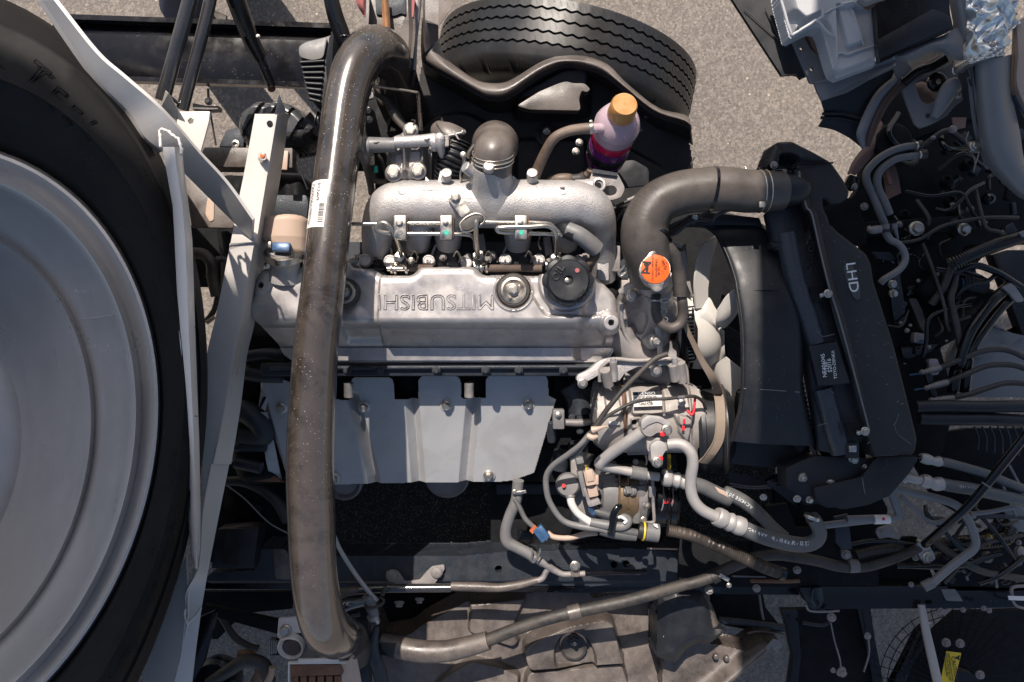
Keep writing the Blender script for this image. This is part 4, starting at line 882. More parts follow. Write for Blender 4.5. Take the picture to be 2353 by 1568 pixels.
def egr():
    r = T('egr_housing', 'grey cast exhaust gas valve housing with capped elbow left of the intake neck', 'valve housing', 930, 345, 0)
    def f(x, y):
        s = psdf(x, y, rnd(q('d1', '330,290 360,240 440,200 530,190 640,190 720,250 725,330 725,660 700,690 370,695 350,640 325,450'), 8))
        z = dome(s, 10, 16, 26)+18*sst(16, 4, cd(x*1.0, y*.25+270, 932, 350))*(y < 400)
        z = z+22*np.exp(-((x-933)/6.0)**2)*sst(336, 350, y)*sst(412, 395, y)+20*np.exp(-((x-973)/6.0)**2)*sst(330, 340, y)*sst(385, 370, y)
        z = z+14*sst(4, -6, psdf(x, y, rnd(q('d1', '360,600 470,590 610,560 715,600 715,680 370,690'), 6)))
        return np.where(s < 5, np.where(s > 0, -70, z), np.nan)
    b = hfield('housing', m_castd, r, (880, 296, 990, 424), 1.5, f, 10)
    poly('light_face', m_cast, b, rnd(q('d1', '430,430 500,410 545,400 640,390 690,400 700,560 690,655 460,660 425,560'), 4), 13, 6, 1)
    tube('cross_tube', m_greyp, r, q('d1', '160,325,38 430,325,40'), [18, 16], seg=20, n=3); lathe('flange', m_greyp, r, q1('d1', 165, 340, 36), (1, 0, 0), [(21, -6), (22, 0), (21, 4)], seg=24)
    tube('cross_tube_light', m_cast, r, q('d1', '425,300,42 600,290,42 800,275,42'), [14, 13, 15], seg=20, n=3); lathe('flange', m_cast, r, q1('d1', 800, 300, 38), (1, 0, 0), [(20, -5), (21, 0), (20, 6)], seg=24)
    tube('link_rod', m_cast, r, q('d1', '860,255,56 862,320,48 880,400,30 905,500,5 915,570,-10'), [11, 12, 9, 5, 4.5], seg=16); lathe('ball_end', m_cast, r, q1('d1', 860, 258, 52), Z, [(12, -8), (12.5, 0), (10, 8), (5, 11)], seg=20)
    tube('elbow', m_tan, r, q('d1', '150,340,36 120,320,40 118,370,36'), [14, 17, 15], seg=18); tube('drop_pipe', m_castd, r, q('d1', '118,350,34 130,440,10 150,560,-60 180,700,-120 195,800,-150'), [13, 12, 9, 8, 8], seg=16); lathe('pipe_collar', m_castd, r, q1('d1', 135, 470, 0), (.1, -.9, -.3), [(12, -8), (12, 6)], seg=18)
    poly('tag', m_blk, r, q('d1', '705,268 735,270 760,258 735,285'), 58, 1.5, .2); poly('tag', m_blk, r, q('d1', '210,300 235,300 265,292 235,306'), 57.5, 1.5, .2)
    bolt(r, q1('d1', 575, 180, 30), 18, m_zinc); bolt(r, q1('d1', 410, 600, 22), 23*.9, m_zinc); bolt(r, q1('d1', 645, 580, 24), 20, m_zinc); bolt(r, q1('d1', 763, 385, 10), 6, m_steel)
    tube('spring', m_steel, r, q('d1', '120,30,-30 115,120,-20 112,200,-10 130,270,0'), 5.5, corr=(3.4, .45)); tube('spring', m_steel, r, q('d1', '190,420,20 195,510,0'), 6, corr=(3.4, .45))
    tube('wire', m_rub, r, q('d1', '585,80,30 620,90,36 600,130,34 585,150,30'), 1.6, seg=6); tube('wire', m_rub, r, q('d1', '255,420,-10 300,500,-20 330,600,-20 340,680,-30'), 4, seg=8); tube('wire', m_rub, r, q('d1', '215,520,-20 210,640,-30 250,680,-30 340,690,-34'), 7, seg=8)
    tube('wire', m_rub, r, q('d1', '390,0,-60 440,80,-50 520,160,-40'), 8, seg=8); box('green_connector', m_green, r, *q1('d1', 232, 560, -10)[:2], -10, 8, 14, 10, bev=1)
    poly('hex_nut_stack', m_castd, r, rnd(q('d1', '905,225 945,230 950,335 905,340'), 3), 50, 20, 2)
egr()
def boots():
    r = T('intake_elbow_boot', 'brown-grey rubber elbow clamped on the central inlet neck of the intake manifold', 'rubber elbow', 1130, 340, 70)
    tube('elbow', m_elbow, r, [(1131, 390, 66), (1133, 365, 84), (1135, 352, 82), (1137, 345, 50), (1138, 338, 0), (1138, 333, -60)], [45, 46, 47, 49, 52, 54], seg=44, n=8)
    for y, z in ((369, 82), (361, 86), (352, 88)): lathe('wire_clamp', m_steel, r, (1133, y, z), (0, 1, .75), [(47.5, -1.5), (49, 0), (47.5, 1.5)], seg=44)
    lathe('band', m_rub, r, (1135, 350, 80), (0, 1, .35), [(48, -1.5), (49.5, 0), (48, 1.5)], seg=44)
    a = q1('d1', 1090, 420, 70); bolt(r, (a[0], a[1], 78), 7.5, m_zinc, kind='cross'); tube('clamp_screw', m_steel, r, q('d1', '1090,430,72 1110,500,66'), 4.5, seg=10)
    tube('clamp_strap', m_steel, r, q('d1', '1105,470,66 1085,530,60 1065,600,50 1070,670,36'), 3, seg=6, flat=2); tube('hose_edge', m_rub, r, q('d1', '1200,330,60 1150,400,62 1135,460,60'), 6, seg=10)
    r = T('corrugated_intake_hose', 'black corrugated bellows hose with a pointed dusty cuff beside the rubber elbow', 'bellows hose', 1040, 350, 0)
    tube('bellows', m_bpl, r, q('d1', '1040,300,0 1000,420,0 960,540,-10 930,680,-30'), [38, 40, 36, 30], seg=30, corr=(9, .14))
    tube('cuff', m_elbow, r, q('d1', '830,140,-10 870,190,-4 930,240,0 1010,300,0'), [16, 26, 33, 37], seg=26)
    tube('cuff_seam', m_rub, r, q('d1', '825,110,22 870,180,30 915,235,36'), 1.6, seg=6)
    tube('clamp_bolt', m_steel, r, q('d1', '950,235,40 1080,205,44'), 3.6, seg=10); bolt(r, q1('d1', 1092, 198, 44), 6.5, m_zinc, axis=(1, .2, .2))
    poly('clamp_ear', m_castd, r, q('d1', '985,180 1005,190 1050,270 1035,262'), 46, 4, .5)
    r = T('heater_feed_hose', 'tan dusty rubber hose curving up from the manifold to the bottle', 'hose', 1270, 360, 20)
    tube('hose', m_rubd, r, q('c2', '1265,1190,-20 1290,1110,10 1345,990,40 1400,905,58 1480,862,66 1560,845,70 1640,840,74'), [13, 12.5, 12, 12, 12, 12, 13], seg=20)
    lathe('hose_clip', m_steel, r, q1('c2', 1642, 838, 74), (1, .05, 0), [(14, -4), (14.5, 0), (14, 4)], seg=20); bolt(r, q1('c2', 1640, 795, 84), 4, m_zinc)
    r = T('dusty_loop_hose', 'short brown dusty hose bend behind the right end of the intake manifold', 'hose', 1320, 408, -20)
    tube('hose', m_rubd, r, q('b1', '560,180,-20 620,155,-10 700,150,-8 780,160,-20 860,110,-10 880,80,0'), [11, 12, 12, 10, 8, 7], seg=16)
    tube('dark_part', m_rub, r, q('b1', '735,158,-4 800,150,-4 840,130,0'), 12, seg=14)
    r = T('lifting_eye', 'dark bent steel lifting eye plate with an oval hole, right end of the intake manifold', 'lifting bracket', 1410, 420, 0)
    poly('eye_plate', m_castd, r, rnd(q('b1', '905,75 1100,108 1162,225 1130,300 1060,322 985,325 870,170'), 8), 6, 8, 2, holes=[q1('b1', 1040, 245)[:2]+(16, 12)])
    poly('folded_edge', m_iron, r, q('b1', '905,75 1100,108 1090,125 900,100'), 14, 8, 1)
boots()
def coolant_bottle():
    r = T('coolant_bottle', 'clear plastic bottle with amber screw cap and pink fluid beside the liner', 'bottle', 1430, 330, -60)
    ax = Vector(P(1431, 252, 110)-P(1393, 356, -80)).normalized()
    x0, y0, z0 = 1393, 356, -80; kb = K(-75)*.86
    lathe('fluid', m_pink, r, (x0, y0, z0), ax, [(20, -44), (46, -38), (53, -10), (53.6, 70), (51, 76), (53.6, 82), (54.2, 116), (54.2, 118), (5, 119)], seg=48, sc=kb)
    lathe('red_level_band', m_magenta, r, (x0, y0, z0), ax, [(53.8, 84), (54.5, 86), (54.5, 114), (53.8, 117)], seg=48, sc=kb)
    lathe('shell', m_clear, r, (x0, y0, z0), ax, [(40, 117), (54.6, 118), (55, 150), (56, 160), (52, 170), (46, 184), (34, 194), (33, 204)], seg=48, sc=kb)
    lathe('shell_band', m_clear, r, (x0, y0, z0), ax, [(55, 144), (57.5, 148), (57.5, 154), (55, 158)], seg=48, sc=kb)
    lathe('strap', m_bpl, r, (x0, y0, z0), ax, [(54, 16), (55, 18), (55, 46), (54, 48)], seg=40, sc=kb)
    lathe('cap', m_capb, r, (x0, y0, z0), ax, [(32, 194), (34, 198), (32.5, 201), (34, 204), (32, 238), (29, 244), (2, 244.5), (1, 245.5), (.2, 245.5)], seg=60, sc=kb)
    lathe('side_spout', m_clear, r, q1('c2', 1660, 838, 76), (1, 0, 0), [(11, -4), (11, 22)], seg=16)
    t = T('valve_housing_backing', 'dark clutter of straps and a plate behind the valve housing beside the big pipe', 'bracket', 880, 300, -420)
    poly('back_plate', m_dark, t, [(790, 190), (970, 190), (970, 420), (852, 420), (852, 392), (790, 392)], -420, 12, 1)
    for a in ('925,250,-300 936,326,-300 925,424,-300', '957,261,-260 979,359,-260 968,435,-260', '1012,272,-280 1044,359,-280'): tube('strap', m_rub, t, q('F', a), 6, seg=10)
    r = T('folded_metal_shelf', 'dark folded metal panel below the clear bottle, right of the lifting eye', 'panel', 1480, 430, -180)
    poly('panel', m_bpl, r, rnd(q('b1', '905,40 1060,20 1230,0 1350,70 1350,200 1100,230 1000,140'), 8), -170, 12, 2)
coolant_bottle()
# ================================================================ tan breather duct and clamp
r = T('breather_duct', 'tan plastic duct stub with blue screw clamp on the left end of the cover', 'duct', 645, 540, 50)
def fd(x, y):
    s = psdf(x, y, rnd(q('c5', '105,190 150,140 210,125 300,125 400,112 500,125 538,155 540,300 525,440 330,430 230,340 140,300 105,245'), 12))
    u = (x-648)/56.
    z = 60-34*(1-np.sqrt(np.clip(1-np.clip(u, -1, 1)**2, 0, 1)))-.25*np.clip(y-545, 0, 100)
    z = dome(s, 0, 14, 16)+z
    return np.where(s < 4, np.where(s > 0, -40, z), np.nan)
hfield('duct', m_tan, r, (575, 485, 715, 592), 1.5, fd, 40)
tube('neck', m_cast, r, [(655, 640, -20), (655, 610, -4), (654, 588, 12), (653, 570, 24)], [40, 33, 38, 40], seg=32)
lathe('screw_band', m_steel, r, (655, 584, 14), (.03, 1, .65), [(46, -9), (47.5, -7), (47.5, 7), (46, 9)], seg=44)
for i in range(15):
    a = math.radians(20+i*5); x = 655+46*math.sin(a)*1.0; box('band_slot', m_blk, r, x, 582+(1-math.cos(a))*16, 14+44*math.cos(a)+3.4, 1.6, 11, 2, bev=0, rot=-12)
box('clamp_housing', m_bluen, r, *q1('c5', 325, 372, 62)[:2], 66, 42, 22, 16, rot=-2, bev=4, tilt=(-12, 0)); box('screw_head', m_zinc, r, *q1('c5', 225, 358, 60)[:2], 62, 14, 14, 12, bev=2)
# ================================================================ big crossover pipe with sticker
r = T('stabiliser_pipe', 'thick dusty black steel pipe arching over the engine with a white barcode sticker', 'pipe', 740, 800, 120)
PP = [(930, 250, -330), (912, 205, -230), (898, 155, -130), (882, 122, -50), (852, 116, 10), (820, 152, 38), (797, 220, 56), (778, 350, 84), (757, 520, 114), (740, 680, 132), (726, 800, 135), (717, 950, 132), (713, 1080, 128), (716, 1200, 122), (721, 1310, 110), (732, 1390, 88), (748, 1440, 50), (768, 1458, -20), (780, 1462, -110)]
pipe_o = tube('pipe', m_pipe, r, PP, [54, 54, 54, 54, 53, 51, 50, 49, 48.5, 50, 51, 53, 54.5, 54, 53, 53, 53, 52, 50], seg=56, n=10)
# sticker hugging the pipe
def onpipe(t, a, off=.9):
    pr = PPC; i = t*(len(pr)-1); j = int(min(i, len(pr)-2)); fr = i-j
    p = np.array(pr[j])*(1-fr)+np.array(pr[j+1])*fr; p2 = np.array(pr[min(j+3, len(pr)-1)]); w0 = P(*p[:3]); tg = (P(*p2[:3])-w0).normalized()
    sdv = tg.cross(Vector((0, 0, 1))).normalized(); up = sdv.cross(tg); rr = p[3]*K(p[2])+off*S
    return w0+(sdv*math.sin(a)+up*math.cos(a))*rr
PPC = catmull([p+(r_,) for p, r_ in zip(PP, [54, 54, 54, 54, 53, 51, 50, 49, 48.5, 50, 51, 53, 54.5, 54, 53, 53, 53, 52, 50])], 10)
def pipe_patch(name, mat, y0, y1, a0, a1, off, par, n=20, m_=8):
    ys = [p[1] for p in PPC[40:170]]; ts = [(40+i)/(len(PPC)-1) for i in range(len(ys))]
    bm = bmesh.new(); V = []
    for i in range(m_+1):
        t = np.interp(y0+(y1-y0)*i/m_, ys, ts); V.append([bm.verts.new(onpipe(t, a0+(a1-a0)*j/n, off)) for j in range(n+1)])
    for i in range(m_):
        for j in range(n): bm.faces.new((V[i][j], V[i][j+1], V[i+1][j+1], V[i+1][j]))
    o = frombm(bm, name, mat, par, None, 60)
    if sum(p.normal.z for p in o.data.polygons) < 0: o.data.flip_normals()
    return o
ys_ = [p[1] for p in PPC[40:170]]; ts_ = [(40+i)/(len(PPC)-1) for i in range(len(ys_))]
s0 = onpipe(np.interp(480, ys_, ts_), 0.9)
sgn = 1 if s0.x < P(757, 480, 138).x else -1
st = pipe_patch('barcode_sticker', m_paper, 432, 536, sgn*1.25, sgn*.0, .7, r)
k_ = 0; yb = 484
while yb < 524:
    h_ = random.choice((.9, 1.4, 2.2)); pipe_patch('barcode_bar', m_blk, yb, yb+h_, sgn*.33, sgn*.07, 1.2, st, n=4, m_=1); yb += h_+random.choice((.9, 1.3, 1.8))
def sticker_text(s, a, y0, size, dy):
    for i, ch in enumerate(s):
        y = y0+i*dy; p = onpipe(np.interp(y, ys_, ts_), sgn*a, 1.3)
        zz = p.z/S; d = (H-zz)/H; px = p.x/S/d+CX; py = CY-p.y/S/d
        out_.append(text('l', ch, px, py, zz, size, -94, m_blk, st, ext=.5, tilt=(0, 0)))
out_ = []; sticker_text('015204', .42, 442, 10.5, 6.6); sticker_text('M25SR32CLJ66037', .80, 444, 8.5, 5.4); sticker_text('20', .86, 522, 7, 4.5); join(out_, 'sticker_print')
# ================================================================ exhaust heat shield
def shield():
    Zs = lambda y: -225-(y-900)*.30 if y > 915 else -225+(915-y)*.5
    r = T('exhaust_heat_shield', 'pale grey sheet metal shield with three tabs bolted on the near side of the engine', 'heat shield', 950, 1000, -250)
    out = rnd(q('b4', '455,240 590,238 945,385 1030,392 1062,385 1068,270 1085,235 1110,228 1330,228 1360,240 1370,280 1368,388 1400,385 1500,382 1530,380 1535,250 1560,222 1590,218 1800,218 1825,235 1833,270 1832,372 1850,380 1960,372 2000,378 2003,240 2030,212')+q('b5', '40,232 330,238 370,255 385,300 388,410 450,440 280,1060 100,1128 0,1135')+q('b4', '2180,998 1600,1000 1100,1012 945,1018 700,1000 600,975 560,962 480,620 420,470 405,440 430,300'), 3)
    folds = [(896, .10), (944, 0), (1078, -.05)]
    def f(x, y):
        s = psdf(x, y, out)
        z = np.where(y > 912, -228-(y-912)*.34, -228+(912-y)*.42)
        # embossed channels: valleys between tabs widening downward
        yy = np.clip((y-905)/200., 0, 1)
        for xc0, xc1, wd, dp in ((812, 850, 15, 30), (947, 955, 17, 26), (1090, 1068, 17, 26)):
            xc = xc0+(xc1-xc0)*yy; z = z-dp*np.clip(1-np.abs(x-xc)/wd, 0, 1)*sst(898, 915, y)
        # side fold: right edge turned down, left lower turned down
        eR = (x-(1237+(y-1120)*-.55)); z = z-np.clip(eR, 0, 60)*1.1*(y > 905)
        eL = ((618+(y-930)*.17)-x); z = z-np.clip(eL, 0, 60)*1.3
        return np.where(s < 0, z, np.nan)
    o = hfield('shield_panel', m_shield, r, (585, 855, 1300, 1130), 1.7, f, -240)
    thicken(o, 3, 25)
    for p in ('b4 570,448', 'b4 1152,440', 'b4 1728,430', 'b5 225,483', 'b4 2020,920', 'b4 940,940'):
        tg, c_ = p.split(); a = q(tg, c_)[0]; zz = -228-(a[1]-912)*.34
        bolt(r, (a[0], a[1], zz+2), 12.5, m_zinc, h=1.35, axis=(0, -.3, 1)); lathe('washer_seat', m_shield, r, (a[0], a[1], zz), (0, -.3, 1), [(15, 0), (15, 2.2), (13, 3)], seg=24)
    lathe('edge_fold', m_beige, r, q1('b4', 465, 300, -232), Z, [(3, 0), (3, 3)], seg=8)
    poly('lit_corner', m_shield, r, q('b4', '455,240 490,240 475,370 455,470 408,440 430,300'), -226, 4, 1); poly('corner_slot', m_dark, r, rnd(q('b4', '440,370 465,372 415,465 405,462'), 3), -223, 3, .5)
    sheet('turned_edge', m_shield, r, [q('b4', '415,480,-235 480,900,-300 565,960,-320'), q('b4', '470,480,-235 520,700,-270 570,950,-312')], n=4, th=3)
    # round pulley / manifold discs below
    for x, y, rx in ((1027, 1120, 50), (790, 1135, 38)):
        lathe('outlet_ring', m_castd, E_, (x, y-25, -400), (0, -.15, 1), [(52 if x > 900 else 42, -20), (52 if x > 900 else 42, 0), (48 if x > 900 else 38, 3), (44 if x > 900 else 34, 0), (30, -6)], seg=40)
shield()
# small fittings right of the shield
t = T('engine_fuel_fitting', 'grey clamp block on a small horizontal pipe beside the right edge of the heat shield', 'pipe clamp', 1285, 970, -200)
box('clamp_block', m_greyp, t, *q1('b5', 470, 605, -190)[:2], -180, 27, 46, 40, bev=4); bolt(t, q1('b5', 466, 570, -178), 8, m_zinc, kind='nut')
tube('pipe', m_castd, t, q('b5', '520,630,-200 640,632,-205 730,620,-210'), [8, 9, 7], seg=14); tube('lower_stub', m_iron, t, q('b5', '405,630,-200 412,700,-215 415,780,-225'), [6, 11, 9], seg=16)
for p in ('575,590', '640,700', '640,590'): bolt(t, q('b5', p, -215)[0], 8, m_iron)
# flexible hose/bracket bits in the gap
for i, (a, rr) in enumerate((('560,330,-240 620,440,-240 640,560,-240', 30), ('700,360,-250 750,480,-250 770,600,-255', 14), ('620,800,-300 640,980,-320', 26), ('500,860,-320 470,1000,-330', 22))):
    tube('block_casting_rib', m_iron, E_, q('b5', a), rr*.9, seg=16)
# ================================================================ thermostat housing, radiator cap
r = T('thermostat_housing', 'cast aluminium coolant housing with two blue-marked bolts under the orange radiator cap', 'coolant housing', 1510, 700, -60)
TH = r
def fth(x, y):
    pts = rnd(q('b1', '1265,900 1290,1010 1200,1020 1150,1060 1128,1180 1135,1330 1180,1430 1260,1500 1340,1568 1520,1568 1560,1480 1600,1350 1640,1250 1650,1100 1560,1010 1520,900 1400,850'), 12); s = psdf(x, y, pts)
    z = -70-50*sst(20, 80, cd(x, y, 1510, 700)); z = dome(s, 0, 16, 26)+z
    z = z+34*sst(52, 30, cd(x, y*.8+118, 1508, 650))
    z = z+30*sst(20, 12, cd(x, y, *q1('b1', 1214, 1085)[:2]))+26*sst(24, 15, cd(x, y, *q1('b1', 1405, 1450)[:2]))
    z = z-14*sst(3, -3, psdf(x, y, rnd(q('b1', '1210,1290 1240,1210 1340,1200 1360,1300 1330,1400 1240,1360'), 10)))
    return np.where(s < 5, np.where(s > 0, -190, z), np.nan)
hfield('housing', m_cast, r, (1425, 605, 1585, 825), 1.6, fth, -60)
tube('outer_rib', m_cast, r, q('b1', '1132,1150,-70 1135,1300,-90 1190,1440,-110 1290,1540,-125'), 5, seg=10); tube('outer_rib', m_cast, r, q('b1', '1420,1330,-50 1440,1460,-60 1440,1568,-80'), 7, seg=10)
for p in ('1214,1083', '1405,1450'):
    a = q('b1', p, -36)[0]; b_ = bolt(r, a, 14.5, m_zinc, h=1.3); lathe('blue_paint', m_blue, b_, (a[0], a[1]-2, a[2]+17), Z, [(7, 0), (6.5, 1.2)], seg=14)
tube('filler_neck', m_cast, r, q('b1', '1395,960,-30 1395,905,10 1396,880,30'), [44, 40, 40], seg=30)
tube('seat_gasket', m_cast, r, q('b1', '1130,1060,-80 1200,1010,-60 1260,990,-50'), 9, seg=12)
tube('front_cover', m_castd, r, q('b1', '1130,1330,-140 1160,1460,-150 1300,1580,-160 1500,1640,-170'), [34, 40, 50, 60], seg=22)
poly('front_plate', m_cgrey, r, rnd([(1425, 640), (1465, 640), (1480, 780), (1560, 830), (1590, 800), (1570, 880), (1440, 880), (1425, 800)], 8), -150, 40, 4)
box('casting_wall', m_castd, r, *q1('b1', 1075, 790, -90)[:2], -90, 28, 60, 60, bev=3); box('speckled_flange', m_cast, r, *q1('b1', 985, 800, -80)[:2], -70, 28, 96, 50, bev=4)
ZC = 104; ce = q1('b1', 1396, 878, ZC)
t = poly('radiator_cap', m_zinc, TH, rnd(q('b1', '1352,745 1378,728 1405,732 1418,770 1480,800 1515,860 1510,920 1470,975 1455,1040 1425,1055 1390,1050 1362,1010 1350,985 1290,945 1270,880 1290,820 1335,775'), 7, 6), ZC, 16, 4)
lathe('orange_disc', m_orange, t, (ce[0]+2, ce[1]-1, ZC+.5), Z, [(33, 0), (33, 1.4), (32, 1.8)], seg=48)
for s_, x, y, sz, ro in (('N', 1334, 862, 21, 84), ('APS', 1483, 850, 8, 90), ('WARNING', 1412, 865, 6, 90), ('DO NOT OPEN HOT', 1382, 860, 4.5, 90), ('1.1', 1462, 900, 6, 90), ('88 kPa', 1432, 890, 5, 90), ('108', 1466, 825, 6, 90)):
    a = q1('b1', x, y); text('print', s_, a[0], a[1], ZC+2.6, sz, ro, m_blk, t, ext=.5, sx=1.5 if s_ == 'N' else 1)
poly('printed_emblem', m_blk, t, rnd(q('b1', '1310,830 1325,815 1345,822 1350,870 1342,900 1322,890 1330,860 1315,850'), 2), ZC+2.6, .6, 0)
tube('cap_neck', m_cast, TH, [(ce[0], ce[1]+14, 20), (ce[0], ce[1], ZC-14)], 36, seg=30, n=1)
# upper radiator hose
HR = 60
t = T('upper_radiator_hose', 'fat ribbed black hose curving from the coolant housing up to the radiator', 'hose', 1600, 470, 60)
hp = [(1493, 640, 10), (1490, 600, 40), (1482, 555, 58), (1484, 510, 66), (1510, 468, 70), (1552, 447, 72), (1600, 438, 72), (1660, 434, 70), (1720, 440, 66), (1770, 440, 62), (1796, 440, 58)]
tube('hose', m_hose, t, hp, [46, 52, 55, 53, 50, 50, 50, 50, 49, 46, 44], seg=48, n=8)
m_ = tube('reinforcing_cords', m_hose, t, hp[2:8], [55.2, 53.2, 50.3, 50.3, 50.3, 50.3], seg=48, n=10, corr=(3.0, .02))
lathe('cable_tie', m_gloss, t, (1487, 550, 58), (.12, 1, -.35), [(54.5, -4), (57, -4), (57, 4), (54.5, 4)], seg=44); tube('tie_tail', m_gloss, t, q('b1', '1440,640,80 1500,690,60 1560,710,40 1620,725,20'), 4.5, seg=8, flat=.5)
box('tie_head', m_gloss, t, *q1('b1', 1478, 650, 70)[:2], 72, 12, 14, 10, rot=-30, bev=2)
lathe('cable_tie', m_gloss, t, (1636, 436, 71), (1, -.12, -.02), [(50.5, -3.5), (52.5, -3.5), (52.5, 3.5), (50.5, 3.5)], seg=44)
for x in (1745, 1758): lathe('clamp_ring', m_steel, t, (x, 440, 64), (1, .05, -.05), [(48, -1.6), (49.6, 0), (48, 1.6)], seg=44)
box('clamp_lug', m_greyp, t, 1752, 470, 104, 14, 14, 6, bev=2); tube('radiator_neck', m_bpl, t, [(1775, 440, 62), (1830, 436, 58), (1850, 432, 50)], [38, 34, 20], seg=26)
for p, s_ in (('1180,790,40', 9), ('1135,900,20', 7)):
    a = q('b1', p)[0]; bolt(t, a, s_, m_zinc, kind='cross'); 
lathe('worm_clamp', m_steel, t, (1494, 622, 22), (0, 1, -.55), [(48, -5), (50, -4), (50, 4), (48, 5)], seg=44); tube('clamp_bracket', m_steel, t, q('b1', '1180,800,36 1150,860,30 1110,900,24 1130,930,20 1180,890,24'), 3.2, seg=8)
tube('clamp_wire', m_steel, t, q('b1', '1190,850,40 1240,800,50 1330,780,55'), 2.4, seg=8); tube('clamp_wire', m_steel, t, q('b1', '1200,870,40 1250,825,50 1330,800,54'), 2.4, seg=8)
t = T('overflow_hose_bend', 'small black U-shaped hose hanging below the radiator cap', 'hose', 1535, 730, 0)
tube('hose', m_hose, t, q('b1', '1410,1090,-10 1408,1150,4 1412,1230,8 1450,1310,10 1530,1345,10 1600,1310,10 1622,1230,14 1620,1150,20 1612,1090,22'), [12, 12, 12, 12, 12, 12, 12, 12, 11], seg=20)
tube('thick_sleeve', m_rub, t, q('b1', '1470,610,60 1490,690,60 1545,770,52 1580,860,44 1595,960,34 1602,1060,26 1604,1085,24'), [12, 17, 17, 16, 16, 16, 16], seg=24); lathe('sleeve_lip', m_rub, t, q1('b1', 1604, 1082, 24), (0, -1, -.2), [(16.5, -2), (17, 2), (12, 3)], seg=22)
lathe('clip', m_steel, t, q1('b1', 1408, 1130, 2), (0, 1, 0), [(13, -2), (13.4, 0), (13, 2)], seg=20)
for a in ('1440,1120,16 1480,1108,20 1510,1118,20 1490,1140,18 1450,1140,14 1445,1128,14', '1450,1195,12 1480,1190,12 1490,1215,12 1470,1240,10', '1465,1250,8 1500,1270,8 1490,1300,8'): tube('spring_loop', m_steel, t, q('b1', a), 1.6, seg=6)
t = T('breather_wire_hose', 'thin grey hose crossing from behind the thermostat towards the fan shroud with a spring loop', 'hose', 1650, 560, 20)
tube('hose', m_rub, t, q('b1', '1480,600,10 1560,580,20 1640,520,24 1700,490,24 1760,480,20 1850,490,10'), [8, 7, 6, 6, 5, 4], seg=12)
for k in range(3): tube('spring_loop', m_steel, t, q('b1', '%d,470,34 %d,445,36 %d,452,36 %d,480,34' % (1700+k*8, 1706+k*8, 1722+k*8, 1718+k*8)), 1.4, seg=6)
t = T('control_cable_pair', 'two thin black cables running diagonally behind the intake ears', 'cable', 1410, 490, -40)
tube('cable', m_rub, t, q('b1', '990,585,-60 1080,490,-50 1160,390,-40'), 4, seg=8); tube('cable', m_rub, t, q('b1', '1000,440,-50 1100,370,-45 1260,295,-40'), 4, seg=8); tube('cable_end', m_castd, t, q('b1', '1180,325,-42 1260,290,-40'), 5, seg=8)
bolt(t, q1('b1', 1060, 370, -60), 8, m_castd, kind='nut')
# ================================================================ cooling fan
poly('fan_gap_shade_sheet', m_dark, TH, rnd([(1540, 500), (1640, 470), (1730, 540), (1745, 800), (1735, 1060), (1560, 1090), (1540, 900)], 10), -330, 10, 1)  # black sheet added as the shade behind the fan blades
t = T('cooling_fan', 'white plastic radiator fan with curved blades between engine and shroud', 'fan', 1640, 740, -100)
tube('hub', m_fan, t, q('b1', '1680,1130,-150 1710,1250,-130 1750,1420,-140 1740,1500,-190'), [28, 40, 48, 54], seg=32)
sheet('blade', m_fan, t, [q('b1', '1730,1190,-80 1720,1000,-60 1735,850,-55 1775,700,-60 1840,640,-75 1895,610,-90'), q('b1', '1830,1180,-100 1825,1050,-90 1835,950,-85 1850,830,-90 1880,720,-100 1900,620,-110')], n=5, th=5)
sheet('blade', m_fan, t, [q('b1', '1905,1200,-60 1960,1110,-50 2030,1045,-45 2075,1040,-50'), q('b1', '1890,1310,-80 1950,1270,-70 2010,1230,-70 2072,1170,-70'), q('b1', '1950,1350,-120 1990,1320,-110 2040,1260,-110 2078,1200,-100')], n=5, th=5)
sheet('blade', m_fan, t, [q('b1', '1770,1180,-95 1830,1100,-95 1880,1180,-95 1910,1220,-95'), q('b1', '1720,1300,-90 1780,1260,-84 1850,1290,-84 1890,1330,-90'), q('b1', '1730,1500,-120 1790,1460,-120 1860,1400,-120 1910,1340,-110')], n=5, th=5)
sheet('blade', m_fan, t, [q('b2', '130,810,-150 250,690,-140 280,690,-140 290,700,-150'), q('b2', '140,900,-170 220,830,-160 270,820,-160 292,830,-160'), q('b2', '180,960,-180 240,920,-180 270,890,-180 300,875,-180')], n=5, th=5)
sheet('blade', m_fan, t, [q('b2', '300,872,-150 350,910,-150 400,950,-155 411,970,-160'), q('b2', '230,920,-170 280,1050,-180 330,1130,-190 380,1215,-200'), q('b2', '180,960,-200 240,1080,-220 300,1150,-230 330,1250,-240')], n=5, th=5)
sheet('blade', m_greyp, t, [q('b2', '30,130,-90 45,300,-95 80,480,-110'), q('b2', '0,160,-110 20,330,-115 40,480,-120')], n=5, th=4)
sheet('water_pump_bracket', m_cgrey, t, [q('b1', '1545,655,-60 1600,680,-64 1645,740,-70'), q('b1', '1590,860,-70 1640,960,-80 1700,1095,-90')], n=5, th=4)
lathe('viscous_clutch', m_dark, t, q1('b2', 60, 720, -150), (1, 0, .15), [(74, -20), (78, -10), (78, -6), (66, -4), (66, 0), (78, 2), (78, 6), (66, 8), (60, 14)], seg=48)
for i in range(16): tube('clutch_fin', m_iron, t, q('b2', '%d,%d,-74 %d,%d,-60' % (40+i*1.5, 545+i*24, 92, 540+i*24)), 2, seg=6)
